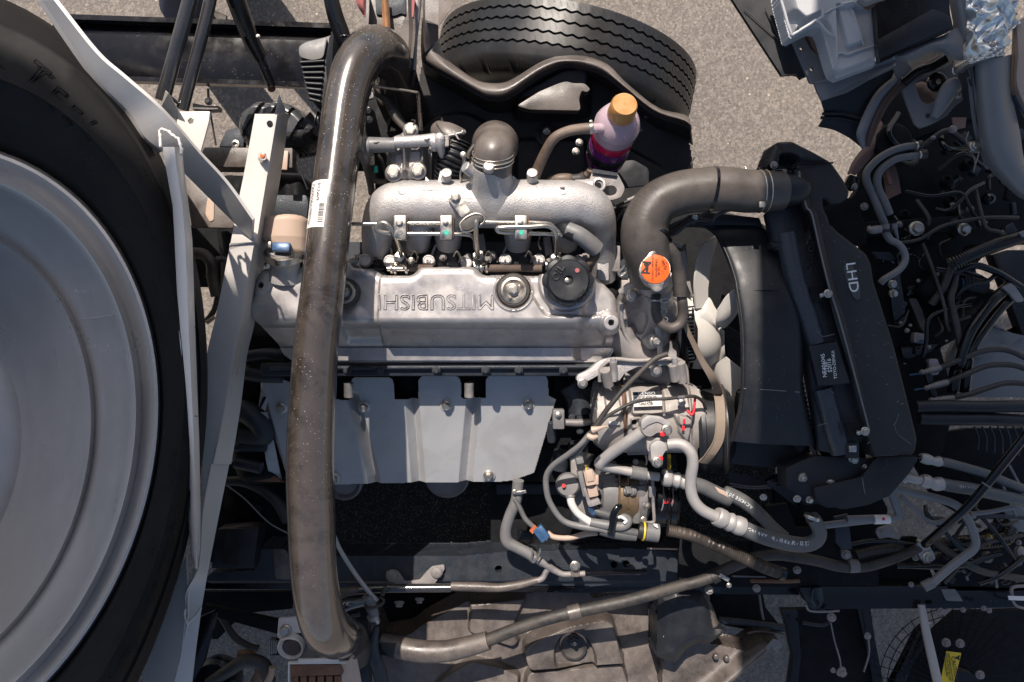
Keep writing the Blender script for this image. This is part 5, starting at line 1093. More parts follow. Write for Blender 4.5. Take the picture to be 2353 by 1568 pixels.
# belts and pulleys
t = T('drive_belt', 'dusty brown drive belt running from the fan pulley down around the compressor clutch', 'belt', 1650, 900, -80)
def bz(l, o=0): return [(x, y, (-190+math.sqrt(max(112**2-(y-986)**2, 0))+o) if y > 905 else z_+ (y-740)*.0+o) for x, y, z_ in catmull(l, 4)]
b1_ = '5,640,-40 60,760,-44 130,910,-50 190,1020,-60 225,1120,-100 235,1250,-80 225,1400,-110 170,1500,-160 120,1560,-200'
b2_ = '40,650,-34 102,780,-38 168,900,-44 237,1010,-54 280,1110,-90 296,1240,-62 288,1400,-90 238,1500,-140 172,1568,-190'
b3_ = '46,655,-55 108,780,-58 175,905,-64 247,1005,-74 289,1110,-110 304,1240,-86 297,1400,-116 248,1500,-166 180,1575,-210'
sheet('belt', m_belt, t, [bz(q('b2', b1_)), bz(q('b2', b2_), 2), bz(q('b2', b3_), -12)], n=1, th=5, m=1)
tube('belt_edge', m_belt, t, bz(q('b2', b1_), 1)[14:], 1.6, seg=6, n=1)
t = T('compressor_clutch_pulley', 'dark ringed clutch pulley with a glowing copper edge around which the belt turns', 'pulley', 1640, 960, -150)
pc = q1('b5', 1745, 640, -190)
lathe('pulley_body', m_bpl, t, (pc[0]-16, pc[1]+12, -190), (1, .05, .18), [(96, -30), (100, -26), (100, -18), (92, -16), (92, 16), (98, 18), (102, 24), (102, 30), (94, 34), (84, 44), (60, 52), (20, 54)], seg=64)
lathe('copper_edge', m_foilb, t, (pc[0]-16+26, pc[1]+12, -186), (1, .05, .18), [(102.4, -1.5), (103.6, 0), (102.4, 1.5)], seg=64)
lathe('rear_ring', m_bpl, t, (pc[0]-44, pc[1]+12, -195), (1, .05, .18), [(96, -6), (99, 0), (96, 6), (80, 6)], seg=64)
lathe('friction_face', m_castd, t, (pc[0]-60, pc[1]+14, -200), (1, .05, .18), [(70, -14), (84, -10), (88, 0), (84, 6)], seg=48)
# ================================================================ fan shroud
t = T('fan_shroud', 'large curved black plastic fan shroud barrel in three panels with fine seams', 'fan shroud', 1760, 800, -60)
ring = q('b1', '1500,560,-100 1560,540,-60')  # upper tip
def shz(y, top=40, rr=330, c=790): return top-(rr-math.sqrt(max(rr*rr-(y-c)**2, 30)))*.55
L_ = q('b2', '-90,95 -20,35 40,15 110,15 170,22 215,45 250,80 275,130 320,230 362,360 375,440 395,560 410,700 414,850 413,1000 408,1120 390,1240 340,1420')
M_ = q('b2', '140,-60 200,-50 300,-20 370,0 420,10 470,40 480,100 500,180 530,260 560,360 565,440 585,560 600,700 605,850 602,1000 600,1130 590,1260 560,1440')
R_ = q('b2', '300,-70 380,-50 440,-30 490,-10 525,5 545,28 570,70 605,130 650,210 700,330 728,430 760,560 775,700 785,850 785,950 780,1100 820,1280 860,1450')
for lst, off in ((L_, 0), (M_, 9), (R_, 4)):
    for i, p in enumerate(lst): lst[i] = (p[0], p[1], shz(p[1])+off)
sheet('barrel', m_bpl, t, [[(x-3, y+3, z-50) for x, y, z in L_], L_, M_, R_, [(x+8, y, z-40) for x, y, z in R_]], n=3, th=5, m=5)
tube('mouth_lip', m_bpl, t, [(x, y, z+1) for x, y, z in L_], 3, seg=8)
for mm, a in ((m_dark, '372,438 560,436 728,442'), (m_wht2, '412,1076 600,1086 780,1100')):
    e = q('b2', a); tube('panel_seam', mm, t, catmull([(x_, y_, shz(y_)+dz_) for (x_, y_, _), dz_ in zip(e, (2, 10, 6))], 5), 1.0, seg=6, n=1)
poly('upper_deck', m_bpl, t, q('b2', '-200,90 -60,30 60,-60 200,-75 520,-40 545,30 500,12 250,8 120,14 40,15 -20,35 -90,95 -180,150'), -20, 20, 2)
poly('upper_duct', m_liner, t, rnd(q('b2', '-200,180 -150,60 -60,0 80,-62 170,-70 140,-40 60,10 -80,100 -140,200'), 10), -30, 20, 3)
tube('duct_ridge', m_hose, t, q('b1', '1850,490,-2 1900,440,6 1990,400,10 2060,398,8'), 5, seg=10); tube('duct_ridge', m_hose, t, q('b1', '1700,510,-6 1780,440,2 1850,400,6'), 4, seg=10)
def fsl(x, y):
    s = psdf(x, y, rnd(q('b2', '405,1090 780,1105 830,1290 870,1568 600,1600 300,1568 280,1480 340,1400 395,1230'), 12))
    z = -90-.10*(y-900); tri = psdf(x, y, rnd(q('b2', '460,1215 770,1170 860,1400 780,1500'), 4)); z = z+46*sst(4, -22, tri)
    return np.where(s < 4, np.where(s > 0, z-50, z), np.nan)
hfield('lower_duct', m_bpl, t, (1650, 890, 1880, 1090), 2, fsl, -100)
poly('raised_facet', m_bpl, t, rnd(q('b2', '452,1212,-58 640,1188,-56 765,1172,-58 800,1290,-54 868,1420,-60 790,1500,-66 640,1360,-62'), 4), None, 40, 8)
poly('duct_clip', m_gloss, t, rnd(q('b2', '720,1372 770,1350 850,1346 862,1372 800,1395 725,1408'), 3), -50, 12, 2)
poly('lower_fins_panel', m_bpl, t, q('b7', '318,195 650,265 655,300 330,275'), -230, 10, 2); tube('fin', m_greyp, t, q('b7', '325,268,-226 480,290,-226 655,272,-226'), 1.6, seg=6); tube('fin', m_greyp, t, q('b7', '335,285,-228 480,302,-228 640,292,-228'), 1.6, seg=6)
for i in range(20): tube('core_slat', m_iron, t, q('b2', '%d,%d,-190 %d,%d,-190' % (295+i*1.5, 660+i*15, 420, 740+i*15)), 1.7, seg=6, n=1)
# white clipped rail next to the tank
t = T('radiator_edge_rail', 'narrow white toothed rail between shroud and radiator tank', 'rail', 1860, 960, -60)
sheet('rail', m_zinc, t, [q('b2', '775,1010,-40 790,1080,-42 830,1280,-46 880,1500,-54 900,1568,-56'), q('b2', '800,1010,-40 812,1080,-42 855,1280,-46 905,1500,-54 920,1568,-56')], n=5, th=8)
for i in range(17): box('rail_tooth', m_dark, t, *q1('b2', 806+i*5.6, 1045+i*30, -34)[:2], -34-i*.6, 6, 4, 6, bev=0, rot=-12)
tube('rail_lower', m_liner2, t, q('b2', '850,1440,-44 880,1500,-46 905,1568,-50'), 5, seg=8)
# ================================================================ radiator tank and guards
t = T('radiator', 'long black radiator top tank with square clips and faint white part numbers', 'radiator', 1870, 700, 0)
tankL = q('c3', '550,1400,20 600,1640,20')+q('b2', '600,130,18 690,330,14 760,560,10 790,850,4 840,1130,-4 900,1480,-14')
tank1 = q('c3', '650,1300,44 690,1620,46')+q('b2', '700,150,44 780,420,40 830,600,36 880,780,30 960,1100,20 1040,1500,8')
tank2 = q('c3', '700,1280,40 760,1600,42')+q('b2', '790,150,42 860,420,40 930,600,36 980,780,30 1050,1100,22 1140,1450,10')
tank3 = q('c3', '750,1200,34 830,1568,34')+q('b2', '850,10,34 940,380,32 990,580,30 1060,830,26 1130,1080,20 1210,1400,10')
sheet('top_tank', m_bpl, t, [[(x, y, z-60) for x, y, z in tankL], tankL, tank1, tank2, tank3], n=3, th=8, m=5, smooth=60)
for i_, a_ in enumerate(('690,60,30 745,330,28 830,600,24 885,775,20', '930,1070,14 990,1290,8 1050,1490,2')): tube('tank_cylinder', m_tank, t, q('b2', a_), 24, seg=32, n=8)
poly('label_pad', m_bpl, t, rnd(q('b2', '842,800 1025,770 1110,1040 905,1060'), 3), 50, 16, 2)
for s_, x, y, sz in (('NE406045', 940, 925, 9), ('-TAS-', 955, 930, 7), ('52016', 978, 925, 9), ('TOYO-DENKA', 1008, 920, 7)):
    a = q1('b2', x, y, 53); text('white_print', s_, a[0], a[1], 53, sz, 96, m_white, t, ext=.6)
text('embossed_print', '-TOYO-DENKA-', *q1('b2', 838, 280, 47)[:2], 47, 13, -98, m_bpl, t, ext=2, outline=.04)
for x, y, w_ in ((890, 460, 30), (1130, 1350, 30)):
    a = q1('b2', x, y, 48); poly('clip_recess', m_dark, t, [(a[0]-15, a[1]-17), (a[0]+15, a[1]-20), (a[0]+19, a[1]+14), (a[0]-10, a[1]+17)], 47, 6, 1)
    bolt(t, (a[0]+10, a[1]+4, 50), 5, m_zinc, axis=(1, 0, .3))
box('sensor_block', m_bpl, t, *q1('b2', 1128, 1480, 26)[:2], 28, 32, 36, 30, bev=3); box('sensor_clip', m_zinc, t, *q1('b2', 1130, 1470, 34)[:2], 36, 18, 16, 8, bev=2)
tube('scuff_line', m_wht2, t, q('b2', '900,810,47 960,795,48 1020,778,44'), .9, seg=5)
for a in ('890,700,46 930,735,46 1010,720,44', '980,1090,40 1010,1110,40', '900,1320,28 960,1300,30'): tube('scratch', m_wht2, t, q('b2', a), .7, seg=5)
poly('upper_bracket', m_gloss, t, rnd(q('c3', '515,1095 640,1080 735,1120 740,1160 560,1165 512,1130'), 4), 50, 20, 2); box('bracket_clip', m_greyp, t, *q1('c3', 655, 1135, 60)[:2], 62, 32, 22, 10, bev=3)
poly('clip_hole', m_dark, t, q('c3', '618,1110 668,1110 672,1140 625,1145'), 63, 2, .5)
bolt(t, q1('c3', 615, 1080, 60), 9, m_castd); bolt(t, q1('c3', 412, 1120, 60), 8, m_castd); tube('stay', m_zinc, t, q('c3', '425,1090,60 440,1120,62 470,1150,60 500,1135,58'), 3, seg=8)
sheet('lower_foot', m_gloss, t, [q('b7', '900,0,-20 905,60,-40 980,130,-70'), q('b7', '1060,0,-10 1100,70,-30 1180,130,-60'), q('b7', '1200,20,-20 1215,120,-40 1200,210,-80')], n=5, th=6)
t = T('radiator_seam_strip', 'long sloping seam strip with scuffed pale ridge between radiator tank and side guard', 'strip', 1950, 800, 30)
s1 = q('c3', '745,1110,60 800,1350,60')+q('b2', '845,-60,60 905,180,58 960,420,56 1000,590,52 1080,860,46 1150,1120,38 1215,1390,28')
s2 = q('c3', '785,1120,66 830,1340,66')+q('b2', '870,-60,66 925,180,66 985,420,64 1040,590,60 1115,860,54 1185,1120,46 1245,1350,36')
s3 = [(x+10, y-2, z-14) for x, y, z in s2]
sheet('strip', m_bpl2, t, [s1, s2, s3], n=4, th=6, m=3); tube('worn_ridge', m_greyp, t, [(x-3, y, z+3) for x, y, z in s2], 2.2, seg=8)
for x, y in ((968, 455), (1210, 1355)):
    a = q1('b2', x, y, 66); bolt(t, a, 10, m_zinc); tube('bolt_stud', m_zinc, t, [(a[0]-18, a[1]+5, 54), (a[0]-6, a[1], 60)], 5, seg=10)
bolt(t, q1('c3', 770, 1170, 74), 9, m_zinc)
# side guard with LHD
t = T('radiator_side_guard', 'broad matt black plastic guard stencilled LHD on the right of the radiator', 'guard', 2020, 800, 20)
g = q('c3', '620,935 718,928 790,965 1000,1065 1080,1165 1125,1240 1115,1290 1060,1330 975,1340 930,1300 935,1370 960,1410 980,1480')+q('b2', '980,0 1030,50 1240,190 1275,260 1290,370 1430,790 1560,1290 1590,1420 1570,1500 1545,1520 1280,1530 1215,1350 1150,1100 1060,760 1000,520 960,420 900,180 850,-60')+q('c3', '800,1350 745,1110 640,1080 560,1090')
def fg(x, y):
    s = psdf(x, y, rnd(g, 5)); z = 44-.02*(y-700)-22*sst(0, 120, (x-(1905+.28*(y-560))))
    z = dome(s, 0, 10, 10)+z
    z = z+12*sst(2, -10, psdf(x, y, rnd(q('c3', '620,935 718,928 790,965 1000,1065 880,1075 650,1060'), 6)))
    z = z-30*sst(2, -8, psdf(x, y, rnd(q('c3', '640,1020 700,1015 760,1040 760,1100 640,1090'), 6)))
    return np.where(s < 4, np.where(s > 0, z-70, z), np.nan)
hfield('guard_panel', m_bpl2, t, (1740, 322, 2130, 1062), 2.2, fg, 40)
a = q1('b2', 1115, 350, 40); text('stencil', 'LHD', a[0]+3, a[1], 46, 22, -82, m_white, t, ext=.6, sx=1.15)
poly('worn_or_lit_patch', m_worn, t, rnd(q('b2', '1065,270 1125,262 1140,300 1175,400 1180,490 1150,500 1110,440 1085,360'), 8), 45.2, 3, .8)
text('faint_print', '52016', *q1('b2', 1045, 330, 42)[:2], 43, 9, 82, m_wht2, t, ext=.4)
tube('seam', m_dark, t, q('c3', '730,1085,58 800,1072,58 1000,1065,50'), 2, seg=6); tube('seam', m_dark, t, q('b2', '1280,1530,32 1420,1520,30 1545,1518,28'), 2, seg=6)
poly('lower_guard', m_bpl2, t, rnd(q('b7', '1270,110 1330,98 1540,92 1560,100 1500,200 1370,350 1230,410 1060,440 900,390 870,300 1190,225'), 8), -6, 40, 3)
poly('lower_guard_block', m_bpl2, t, rnd(q('b7', '880,90 1290,108 1200,232 1215,330 1100,420 960,430 860,380 700,300 690,170 800,120'), 6), -24, 60, 5); tube('guard_bulge', m_bpl2, t, q('b7', '1330,110,-10 1335,150,-10 1300,195,-12 1230,212,-14'), 6, seg=12); tube('seam', m_wht2, t, q('b7', '1190,230,-4 1205,320,-6 1230,405,-10'), 1, seg=5)
for i in range(18):
    x, y = random.uniform(1940, 2080), random.uniform(560, 1020)
    if x < 1960+.28*(y-560): x += 40
    L = random.uniform(1, 4); a_ = random.random()*3
    tube('scratch', m_wht2, t, [(x, y, 36), (x+L*math.cos(a_)*2, y+L*math.sin(a_)*2, 36)], .6, seg=4, n=1)
for a in ('1340,1330,34 1400,1310,34 1430,1240,34', '1400,1300,34 1420,1370,34 1510,1440,30'): tube('scratch', m_wht2, t, q('b2', a), .5, seg=4)
# bolts and clutter at the lower radiator corner
t = T('lower_radiator_mount', 'dark mount with several zinc bolts under the lower end of the radiator', 'mount', 1950, 1120, -90)
poly('mount_plate', m_gloss, t, rnd(q('b7', '720,185 900,200 900,260 1010,280 1030,380 760,420 640,330 560,260'), 5), -110, 20, 2); poly('side_plate', m_gloss, t, rnd(q('b7', '800,120 980,130 1190,150 1200,240 890,250'), 5), -80, 20, 2)
for p, rr in (('800,230', 11), ('1135,110', 12), ('985,270', 10), ('900,310', 10), ('765,370', 9), ('845,375', 9), ('545,360', 8), ('1210,160', 8)): bolt(t, q('b7', p, -22)[0], rr, m_zinc, axis=(random.uniform(-.4, .4), -.4, 1))
tube('clip_wire', m_zinc, t, q('b7', '905,110,-60 910,160,-60 940,190,-60 980,185,-60'), 3, seg=8)
# ================================================================ AC compressor
r = T('ac_compressor', 'grey cast air conditioning compressor with printed data label and red paint marks', 'compressor', 1490, 920, -120)
def fc(x, y):
    s = psdf(x, y, rnd(q('b5', '800,330 830,320 1000,280 1300,270 1500,300 1600,330 1640,500 1650,700 1620,830 1560,890 850,890 790,830 770,600 780,450'), 14))
    yy = (y-968)/86.
    z = -95-70*(1-np.sqrt(np.clip(1-np.clip(yy, -1, 1)**2, 0, 1)))
    z = z+14*sst(3, -3, psdf(x, y, rnd(q('b5', '1040,340 1290,330 1300,560 1050,560'), 5)))*1.0
    z = z+12*sst(3, -3, psdf(x, y, rnd(q('b5', '1310,330 1500,330 1520,640 1420,650 1380,560 1310,560'), 8)))
    z = z+10*sst(3, -4, psdf(x, y, rnd(q('b5', '1410,560 1520,580 1520,700 1500,800 1420,700'), 6)))
    z = z-16*sst(5, 2, np.abs(x-(1436+.02*(y-900))))-10*sst(4, 1, np.abs(x-1588))
    z = z+9*sst(2, -3, psdf(x, y, rnd(q('b5', '830,330 930,320 980,560 850,580'), 6)))
    z = z+10*sst(2, -3, psdf(x, y, rnd(q('b5', '1040,590 1120,590 1120,670 1050,680'), 4)))
    return np.where(s < 4, np.where(s > 0, -230, z), np.nan)
hfield('body', m_cgrey, r, (1364, 860, 1630, 1055), 1.5, fc, -100)
tube('through_bolt', m_rust, r, q('b5', '985,330,-88 995,560,-88 1000,700,-110'), 4, seg=10)
# mounting bracket with posts
poly('top_bracket', m_cast, r, rnd(q('b5', '610,300 620,250 700,215 800,130 900,108 1100,118 1340,118 1390,100 1485,150 1480,190 1400,170 1250,175 1180,200 1120,175 1000,230 950,300 900,300 870,200 790,250 700,300'), 8), -60, 34, 4)
for a, rr in (('840,210,-40 870,330,-66', 12), ('905,140,-40 915,280,-60', 9), ('1380,170,-40 1400,290,-60', 10), ('1440,150,-44 1460,300,-66', 12)): tube('bracket_post', m_cgrey, r, q('b5', a), rr, seg=18, n=1)
for a in ('905,115,-36 912,295,-58', '1395,110,-36 1415,285,-58'): tube('bracket_rib', m_cast, r, q('b5', a), 7, seg=14, n=1)
tube('bracket_edge', m_cgrey, r, q('b5', '800,300,-70 805,200,-60 905,125,-50 1100,135,-52 1390,120,-50 1480,180,-60 1500,320,-70'), 5, seg=10)
bolt(r, q1('b5', 660, 315, -60), 12, m_zinc); bolt(r, q1('b5', 1248, 215, -44), 14, m_zinc); bolt(r, q1('b5', 880, 690, -100), 8, m_zinc)
# connection blocks
blk = poly('hose_block', m_cgrey, r, rnd(q('b5', '1130,620 1180,570 1240,590 1310,595 1370,650 1375,700 1340,750 1270,700 1210,745 1160,735 1130,690'), 12, 6), -34, 40, 5)
poly('upper_block_edge', m_alu, r, rnd(q('b5', '1125,620 1180,572 1300,585 1370,645 1340,665 1260,620 1180,650 1140,690'), 8), -30, 20, 4)
poly('hose_block_lower', m_alu, r, rnd(q('b5', '1200,810 1260,770 1320,790 1335,840 1295,900 1300,960 1255,980 1215,960 1210,890'), 11, 6), -30, 46, 5)
poly('block_neck', m_cgrey, r, rnd(q('b5', '1170,740 1340,760 1350,850 1250,880 1180,860'), 6), -50, 30, 4)
bolt(r, q1('b5', 1333, 690, -32), 13, m_zinc, h=1.2); bolt(r, q1('b5', 1258, 945, -28), 13, m_zinc, h=1.2)
for p in ('1300,722', '1285,918'): a = q('b5', p, -26)[0]; lathe('red_mark', m_red, r, (a[0], a[1], a[2]), Z, [(6, -4), (6, .5), (5, 1)], seg=10)
# label
poly('label_black', m_blk, r, q('b5', '1062,386 1290,380 1292,408 1065,413'), -70, 1.2, 0); poly('label_white', m_paper, r, q('b5', '1065,413 1292,408 1298,495 1070,505'), -70.3, 1.0, 0)
text('label_lettering', 'DENSO', *q1('b5', 1173, 397, -70)[:2], -68.6, 6.5, 0, m_white, r, ext=.4, sx=1.3)
for s_, x, y, sz in (('INVERTER 447260 7091', 1170, 424, 3.6), ('DESIGN MAKER 2016 0241', 1170, 438, 3.6), ('HFC134a', 1155, 466, 7), ('DENSO CORP', 1170, 485, 3.6)):
    text('label_lettering', s_, *q1('b5', x, y, -70)[:2], -69, sz, 0, m_blk, r, ext=.4)
bolt(r, q1('b5', 1455, 470, -70), 9, m_zinc, kind='cross'); tube('red_wire', m_red, r, q('b5', '1495,530,-64 1530,565,-60 1550,540,-60 1560,430,-66'), 3, seg=8)
for p in ('1475,620', '1468,675'): a = q('b5', p, -70)[0]; box('red_paint', m_red, r, a[0], a[1], -69.5 if '620' in p else -76, 6, 12, 3, bev=1)
lathe('port_hole', m_dark, r, q1('b5', 1072, 625, -86), Z, [(6, 0), (6, 1.4)], seg=14)
bolt(r, q1('b5', 1475, 690, -96), 8, m_zinc); box('boss', m_cast, r, *q1('b5', 915, 635, -80)[:2], -86, 28, 10, 14, bev=3)
for p in ('1590,380', '1650,590', '1640,720', '1632,780'): bolt(r, q('b5', p, -130)[0], 5, m_foilb if '720' in p else m_zinc)
tube('cast_serial', m_cast, r, q('b5', '1020,880,-180 1180,876,-180'), 3, seg=8)
# harness over the compressor
t = T('compressor_wiring', 'two grey taped cables knotted with a tie across the compressor', 'cable', 1430, 960, -40)
tube('thick_cable', m_rub, t, q('b5', '1340,80,-20 1240,120,-20 1120,230,-16 1000,350,-16 900,470,-18 830,560,-24 770,650,-30 720,720,-34'), [6.5, 6.5, 6, 6, 6, 6, 6, 6], seg=14)
tube('thin_cable', m_rub, t, q('b5', '780,665,-30 860,580,-24 980,510,-20 1080,465,-22 1200,445,-28 1330,440,-34 1420,430,-40 1550,420,-50 1620,460,-70 1645,520,-90'), 4, seg=12)
tube('metal_sleeve', m_steel, t, q('b5', '1420,432,-38 1475,425,-42'), 5, seg=12, n=1)
tube('tie_knot', m_tan, t, q('b5', '740,690,-24 780,680,-20 830,665,-22 860,662,-26'), [9, 6, 3, 2.5], seg=10); tube('tie_knot', m_tan, t, q('b5', '700,735,-26 740,750,-22 780,740,-24'), [7, 7, 4], seg=10)
tube('taped_loom', m_greyp, t, q('b5', '720,720,-34 640,810,-50 540,890,-80 430,970,-110 375,1050,-130 370,1150,-140 400,1270,-150 500,1410,-155 640,1460,-150 800,1480,-140 860,1500,-140'), [7, 6.5, 7, 7, 7, 7, 7, 7, 8, 8, 8], seg=14)
tube('side_branch', m_greyp, t, q('b5', '740,720,-34 680,800,-50 610,890,-80 560,920,-90'), 4, seg=10)
# ================================================================ AC hoses
t = T('ac_suction_line', 'pale grey aluminium S-shaped pipe crimped into a printed hose right of the compressor', 'ac pipe', 1660, 1080, -50)
PA = q('b5', '1345,805,-40 1420,800,-34 1480,820,-30 1530,880,-30 1542,960,-36 1530,1050,-44 1525,1150,-50 1550,1250,-56 1620,1330,-62 1740,1390,-68')
tube('pipe', m_alu, t, PA, 13, seg=26)
cr = q('b5', '1740,1380,-68 1840,1430,-72 1940,1460,-76')
tube('crimp_collar', m_alu, t, q('b5', '1725,1375,-67 1745,1385,-68 1790,1405,-69 1800,1410,-70 1845,1428,-71 1855,1432,-72 1900,1450,-73 1940,1465,-75'), [20, 22, 21.5, 18, 22, 18, 22, 21], seg=30, n=3)
hp2 = q('b7', '400,555,-76 500,600,-80 620,640,-84 740,665,-86 830,668,-84 890,640,-76 912,590,-66 890,530,-56 862,490,-50')
tube('hose', m_acrub, t, hp2, [18, 18, 18, 18, 17, 17, 16, 16, 16], seg=30); lathe('clamp', m_steel, t, q1('b7', 862, 488, -48), (.3, 1, .1), [(18, -4), (19, 0), (18, 4)], seg=26)
text_path('hose_print', '< GALAXY   R-134a/R-1234yf  A/C', [(x, y-2, z) for x, y, z in hp2[:5]], 9, 19, m_white, t, start=8, gap=.9)
t = T('ac_discharge_line', 'grey pipe with rubber sleeve doubling back under the compressor into a long printed hose', 'ac pipe', 1480, 1090, -120)
tube('pipe', m_alu, t, q('b5', '1140,700,-50 1060,760,-62 940,840,-84 840,915,-104 800,960,-114 850,985,-124 950,1005,-128 1050,1025,-130 1150,1048,-132 1270,1065,-134'), [14, 14, 14, 13.5, 14, 12, 10.5, 10.5, 10, 10], seg=24)
tube('rubber_sleeve', m_greyp, t, q('b5', '1050,1025,-128 1165,1045,-130'), 15, seg=24, n=2); tube('dark_neck', m_gloss, t, q('b5', '1262,1065,-134 1310,1070,-135'), 8, seg=16, n=1)
tube('crimp_collar', m_alu, t, q('b5', '1300,1068,-135 1320,1070,-135 1365,1080,-135 1380,1082,-135 1425,1092,-135 1440,1095,-135 1480,1105,-135'), [18, 20, 19, 15, 19, 15, 18], seg=26, n=3)
hp3 = q('b5', '1480,1105,-136 1600,1135,-140 1700,1180,-144 1830,1240,-146')+q('b7', '300,330,-146 420,390,-142 520,470,-138 600,550,-132 690,620,-126')
tube('hose', m_acrub, t, hp3, [16, 17, 17, 17, 16, 16, 15, 14, 12], seg=26)
text_path('hose_print', 'A/C HOSE 2017-07 R-134a/R-1234yf A/C HOSE', hp3[::-1], 7.5, 17.5, m_white, t, start=105, rotadd=0, gap=.9)
poly('label_flag', m_tan, t, rnd(q('b5', '1715,1140 1800,1180 1830,1230 1750,1190'), 2), -126, 2, .3)
# ================================================================ alternator
r = T('alternator', 'grey slotted alternator with brown copper windings deep below the compressor', 'alternator', 1430, 1130, -240)
lathe('core', m_foilb, r, (1437, 1135, -250), (1, 0, .05), [(66, -24), (68, -22), (68, 22), (66, 24)], seg=48)
lathe('front_housing', m_castd, r, (1465, 1130, -250), (1, 0, .05), [(70, -4), (72, 0), (70, 14), (50, 26), (20, 28)], seg=48)
lathe('rear_housing', m_greyp, r, (1400, 1130, -255), (-1, 0, .05), [(70, -14), (71, 0), (66, 24), (40, 34)], seg=48)
for i in range(9): box('housing_vent', m_dark, r, 1478, 1085+i*12, -186-abs(i-4)*4, 16, 5, 4, bev=0)
for i in range(11): box('winding_slot', m_rust if i % 2 else m_dark, r, 1432, 1072+i*12, -176-abs(i-5)*3, 36, 3, 6, bev=0)
for x in (1424, 1444): box('core_band', m_foilb, r, x, 1125, -172, 4, 90, 10, bev=1)
poly('end_housing', m_greyp, r, rnd(q('d2', '600,560 700,540 820,520 835,560 830,980 800,1010 620,1000 600,900 560,760'), 8), -190, 50, 4)
for y in (800, 905, 985): poly('vent_slot', m_dark, r, rnd(q('d2', '610,%d 780,%d 790,%d 770,%d 620,%d 600,%d' % (y-25, y-28, y, y+22, y+22, y)), 4), -188, 3, .5)
for y in (800, 905): text('red_stamp', '|||', *q1('d2', 715, y, -186)[:2], -185, 6, 0, m_red, r, ext=.5)
lathe('terminal_cover', m_greyp, r, q1('d2', 245, 650, -190), (-.2, .2, 1), [(28, -30), (29, 0), (24, 8), (4, 10)], seg=28); lathe('red_dot', m_red, r, q1('d2', 195, 660, -174), (-.2, .2, 1), [(5, -4), (4.5, 4)], seg=14)
poly('terminal_body', m_greyp, r, rnd(q('d2', '200,640 310,560 320,780 300,830 230,810'), 6), -184, 40, 4)
poly('rear_plate', m_castd, r, rnd(q('d2', '280,350 350,330 600,520 640,900 540,1180 300,1080 290,800'), 8), -230, 20, 3)
tube('lug_arm', m_greyp, r, q('d2', '1130,640,-180 1140,760,-184 1100,950,-190 1080,1100,-196'), [16, 15, 11, 10], seg=20)
bolt(r, q1('d2', 1020, 720, -172), 14, m_greyp, axis=(-1, 0, .4), h=1.4); tube('pivot_bolt', m_greyp, r, q('d2', '925,730,-172 1070,725,-172'), 8, seg=16, n=1)
bolt(r, q1('d2', 1195, 890, -180), 12, m_zinc, axis=(1, 0, .5)); bolt(r, q1('d2', 1170, 1080, -170), 8, m_zinc); bolt(r, q1('d2', 1075, 370, -150), 7, m_castd)
tube('adjuster_arm', m_castd, r, q('d2', '1280,570,-150 1285,700,-152 1290,900,-156 1300,1080,-160 1270,1110,-160 1190,1112,-160'), 4, seg=10); box('adjuster_block', m_greyp, r, *q1('d2', 1280, 740, -148)[:2], -148, 16, 26, 16, bev=3)
lathe('pulley', m_gloss, r, q1('d2', 1440, 830, -260), (1, 0, .1), [(60, -34), (62, -30), (62, -4), (66, 0), (66, 4), (62, 8), (62, 20), (66, 24), (60, 28)], seg=56)
for a in ('1410,650,-200 1420,800,-186 1400,940,-190 1370,990,-200', '1530,680,-200 1532,820,-186 1510,920,-190 1480,985,-200'): tube('pulley_edge', m_castd, r, q('d2', a), 1.5, seg=6)
text('red_stamp', '283', *q1('d2', 1478, 850, -188)[:2], -186, 12, 0, m_red, r, ext=.5)
# yellow warning tag strip
t = T('yellow_tag_strip', 'narrow yellow and black printed strip hanging behind the lower hose block', 'label', 1540, 1055, -130)
poly('strip', m_yel, t, q('d2', '1405,275 1500,275 1505,490 1405,470'), -150, 3, .4); poly('black_half', m_blk, t, q('d2', '1405,275 1462,275 1460,475 1405,470'), -148.5, 1, 0)
text('print', 'MIN', *q1('d2', 1482, 380, -147)[:2], -146.5, 8, 90, m_blk, t, ext=.4); tube('edge_wire', m_tan, t, q('d2', '1195,285,-140 1210,340,-150 1205,400,-160'), 2.5, seg=6)
# connectors and loom
t = T('alternator_loom', 'taped grey wiring loom with plug connectors looping under the alternator into a grommet', 'cable', 1450, 1210, -150)
box('upper_plug', m_greyp, t, *q1('d2', 400, 400, -130)[:2], -130, 18, 32, 30, rot=12, bev=3); tube('boot', m_rub, t, q('d2', '520,270,-130 500,340,-130 485,400,-130'), [9, 8, 5], seg=14)
tube('yellow_wire', m_yel, t, q('d2', '480,400,-128 468,440,-126 465,480,-126'), 2.2, seg=6)
box('plug_body', m_tan, t, *q1('d2', 530, 640, -118)[:2], -112, 24, 62, 34, rot=12, bev=4); box('plug_collar', m_tan, t, *q1('d2', 510, 540, -112)[:2], -108, 18, 28, 20, rot=12, bev=3); lathe('plug_band', m_blk, t, q1('d2', 525, 655, -118), (.2, -1, 0), [(13, -1.5), (13, 1.5)], seg=18)
box('plug_latch', m_tan, t, *q1('d2', 600, 590, -118)[:2], -112, 8, 22, 14, rot=0, bev=2); box('side_rail', m_greyp, t, *q1('d2', 425, 640, -120)[:2], -118, 12, 60, 26, rot=14, bev=3)
poly('plug_bracket', m_castd, t, rnd(q('d2', '430,690 460,680 520,850 620,810 650,880 510,925 490,900'), 3), -108, 14, 2)
tube('blue_wires', m_blue, t, q('d2', '520,920,-120 530,960,-126 560,1000,-130'), 6, seg=10)
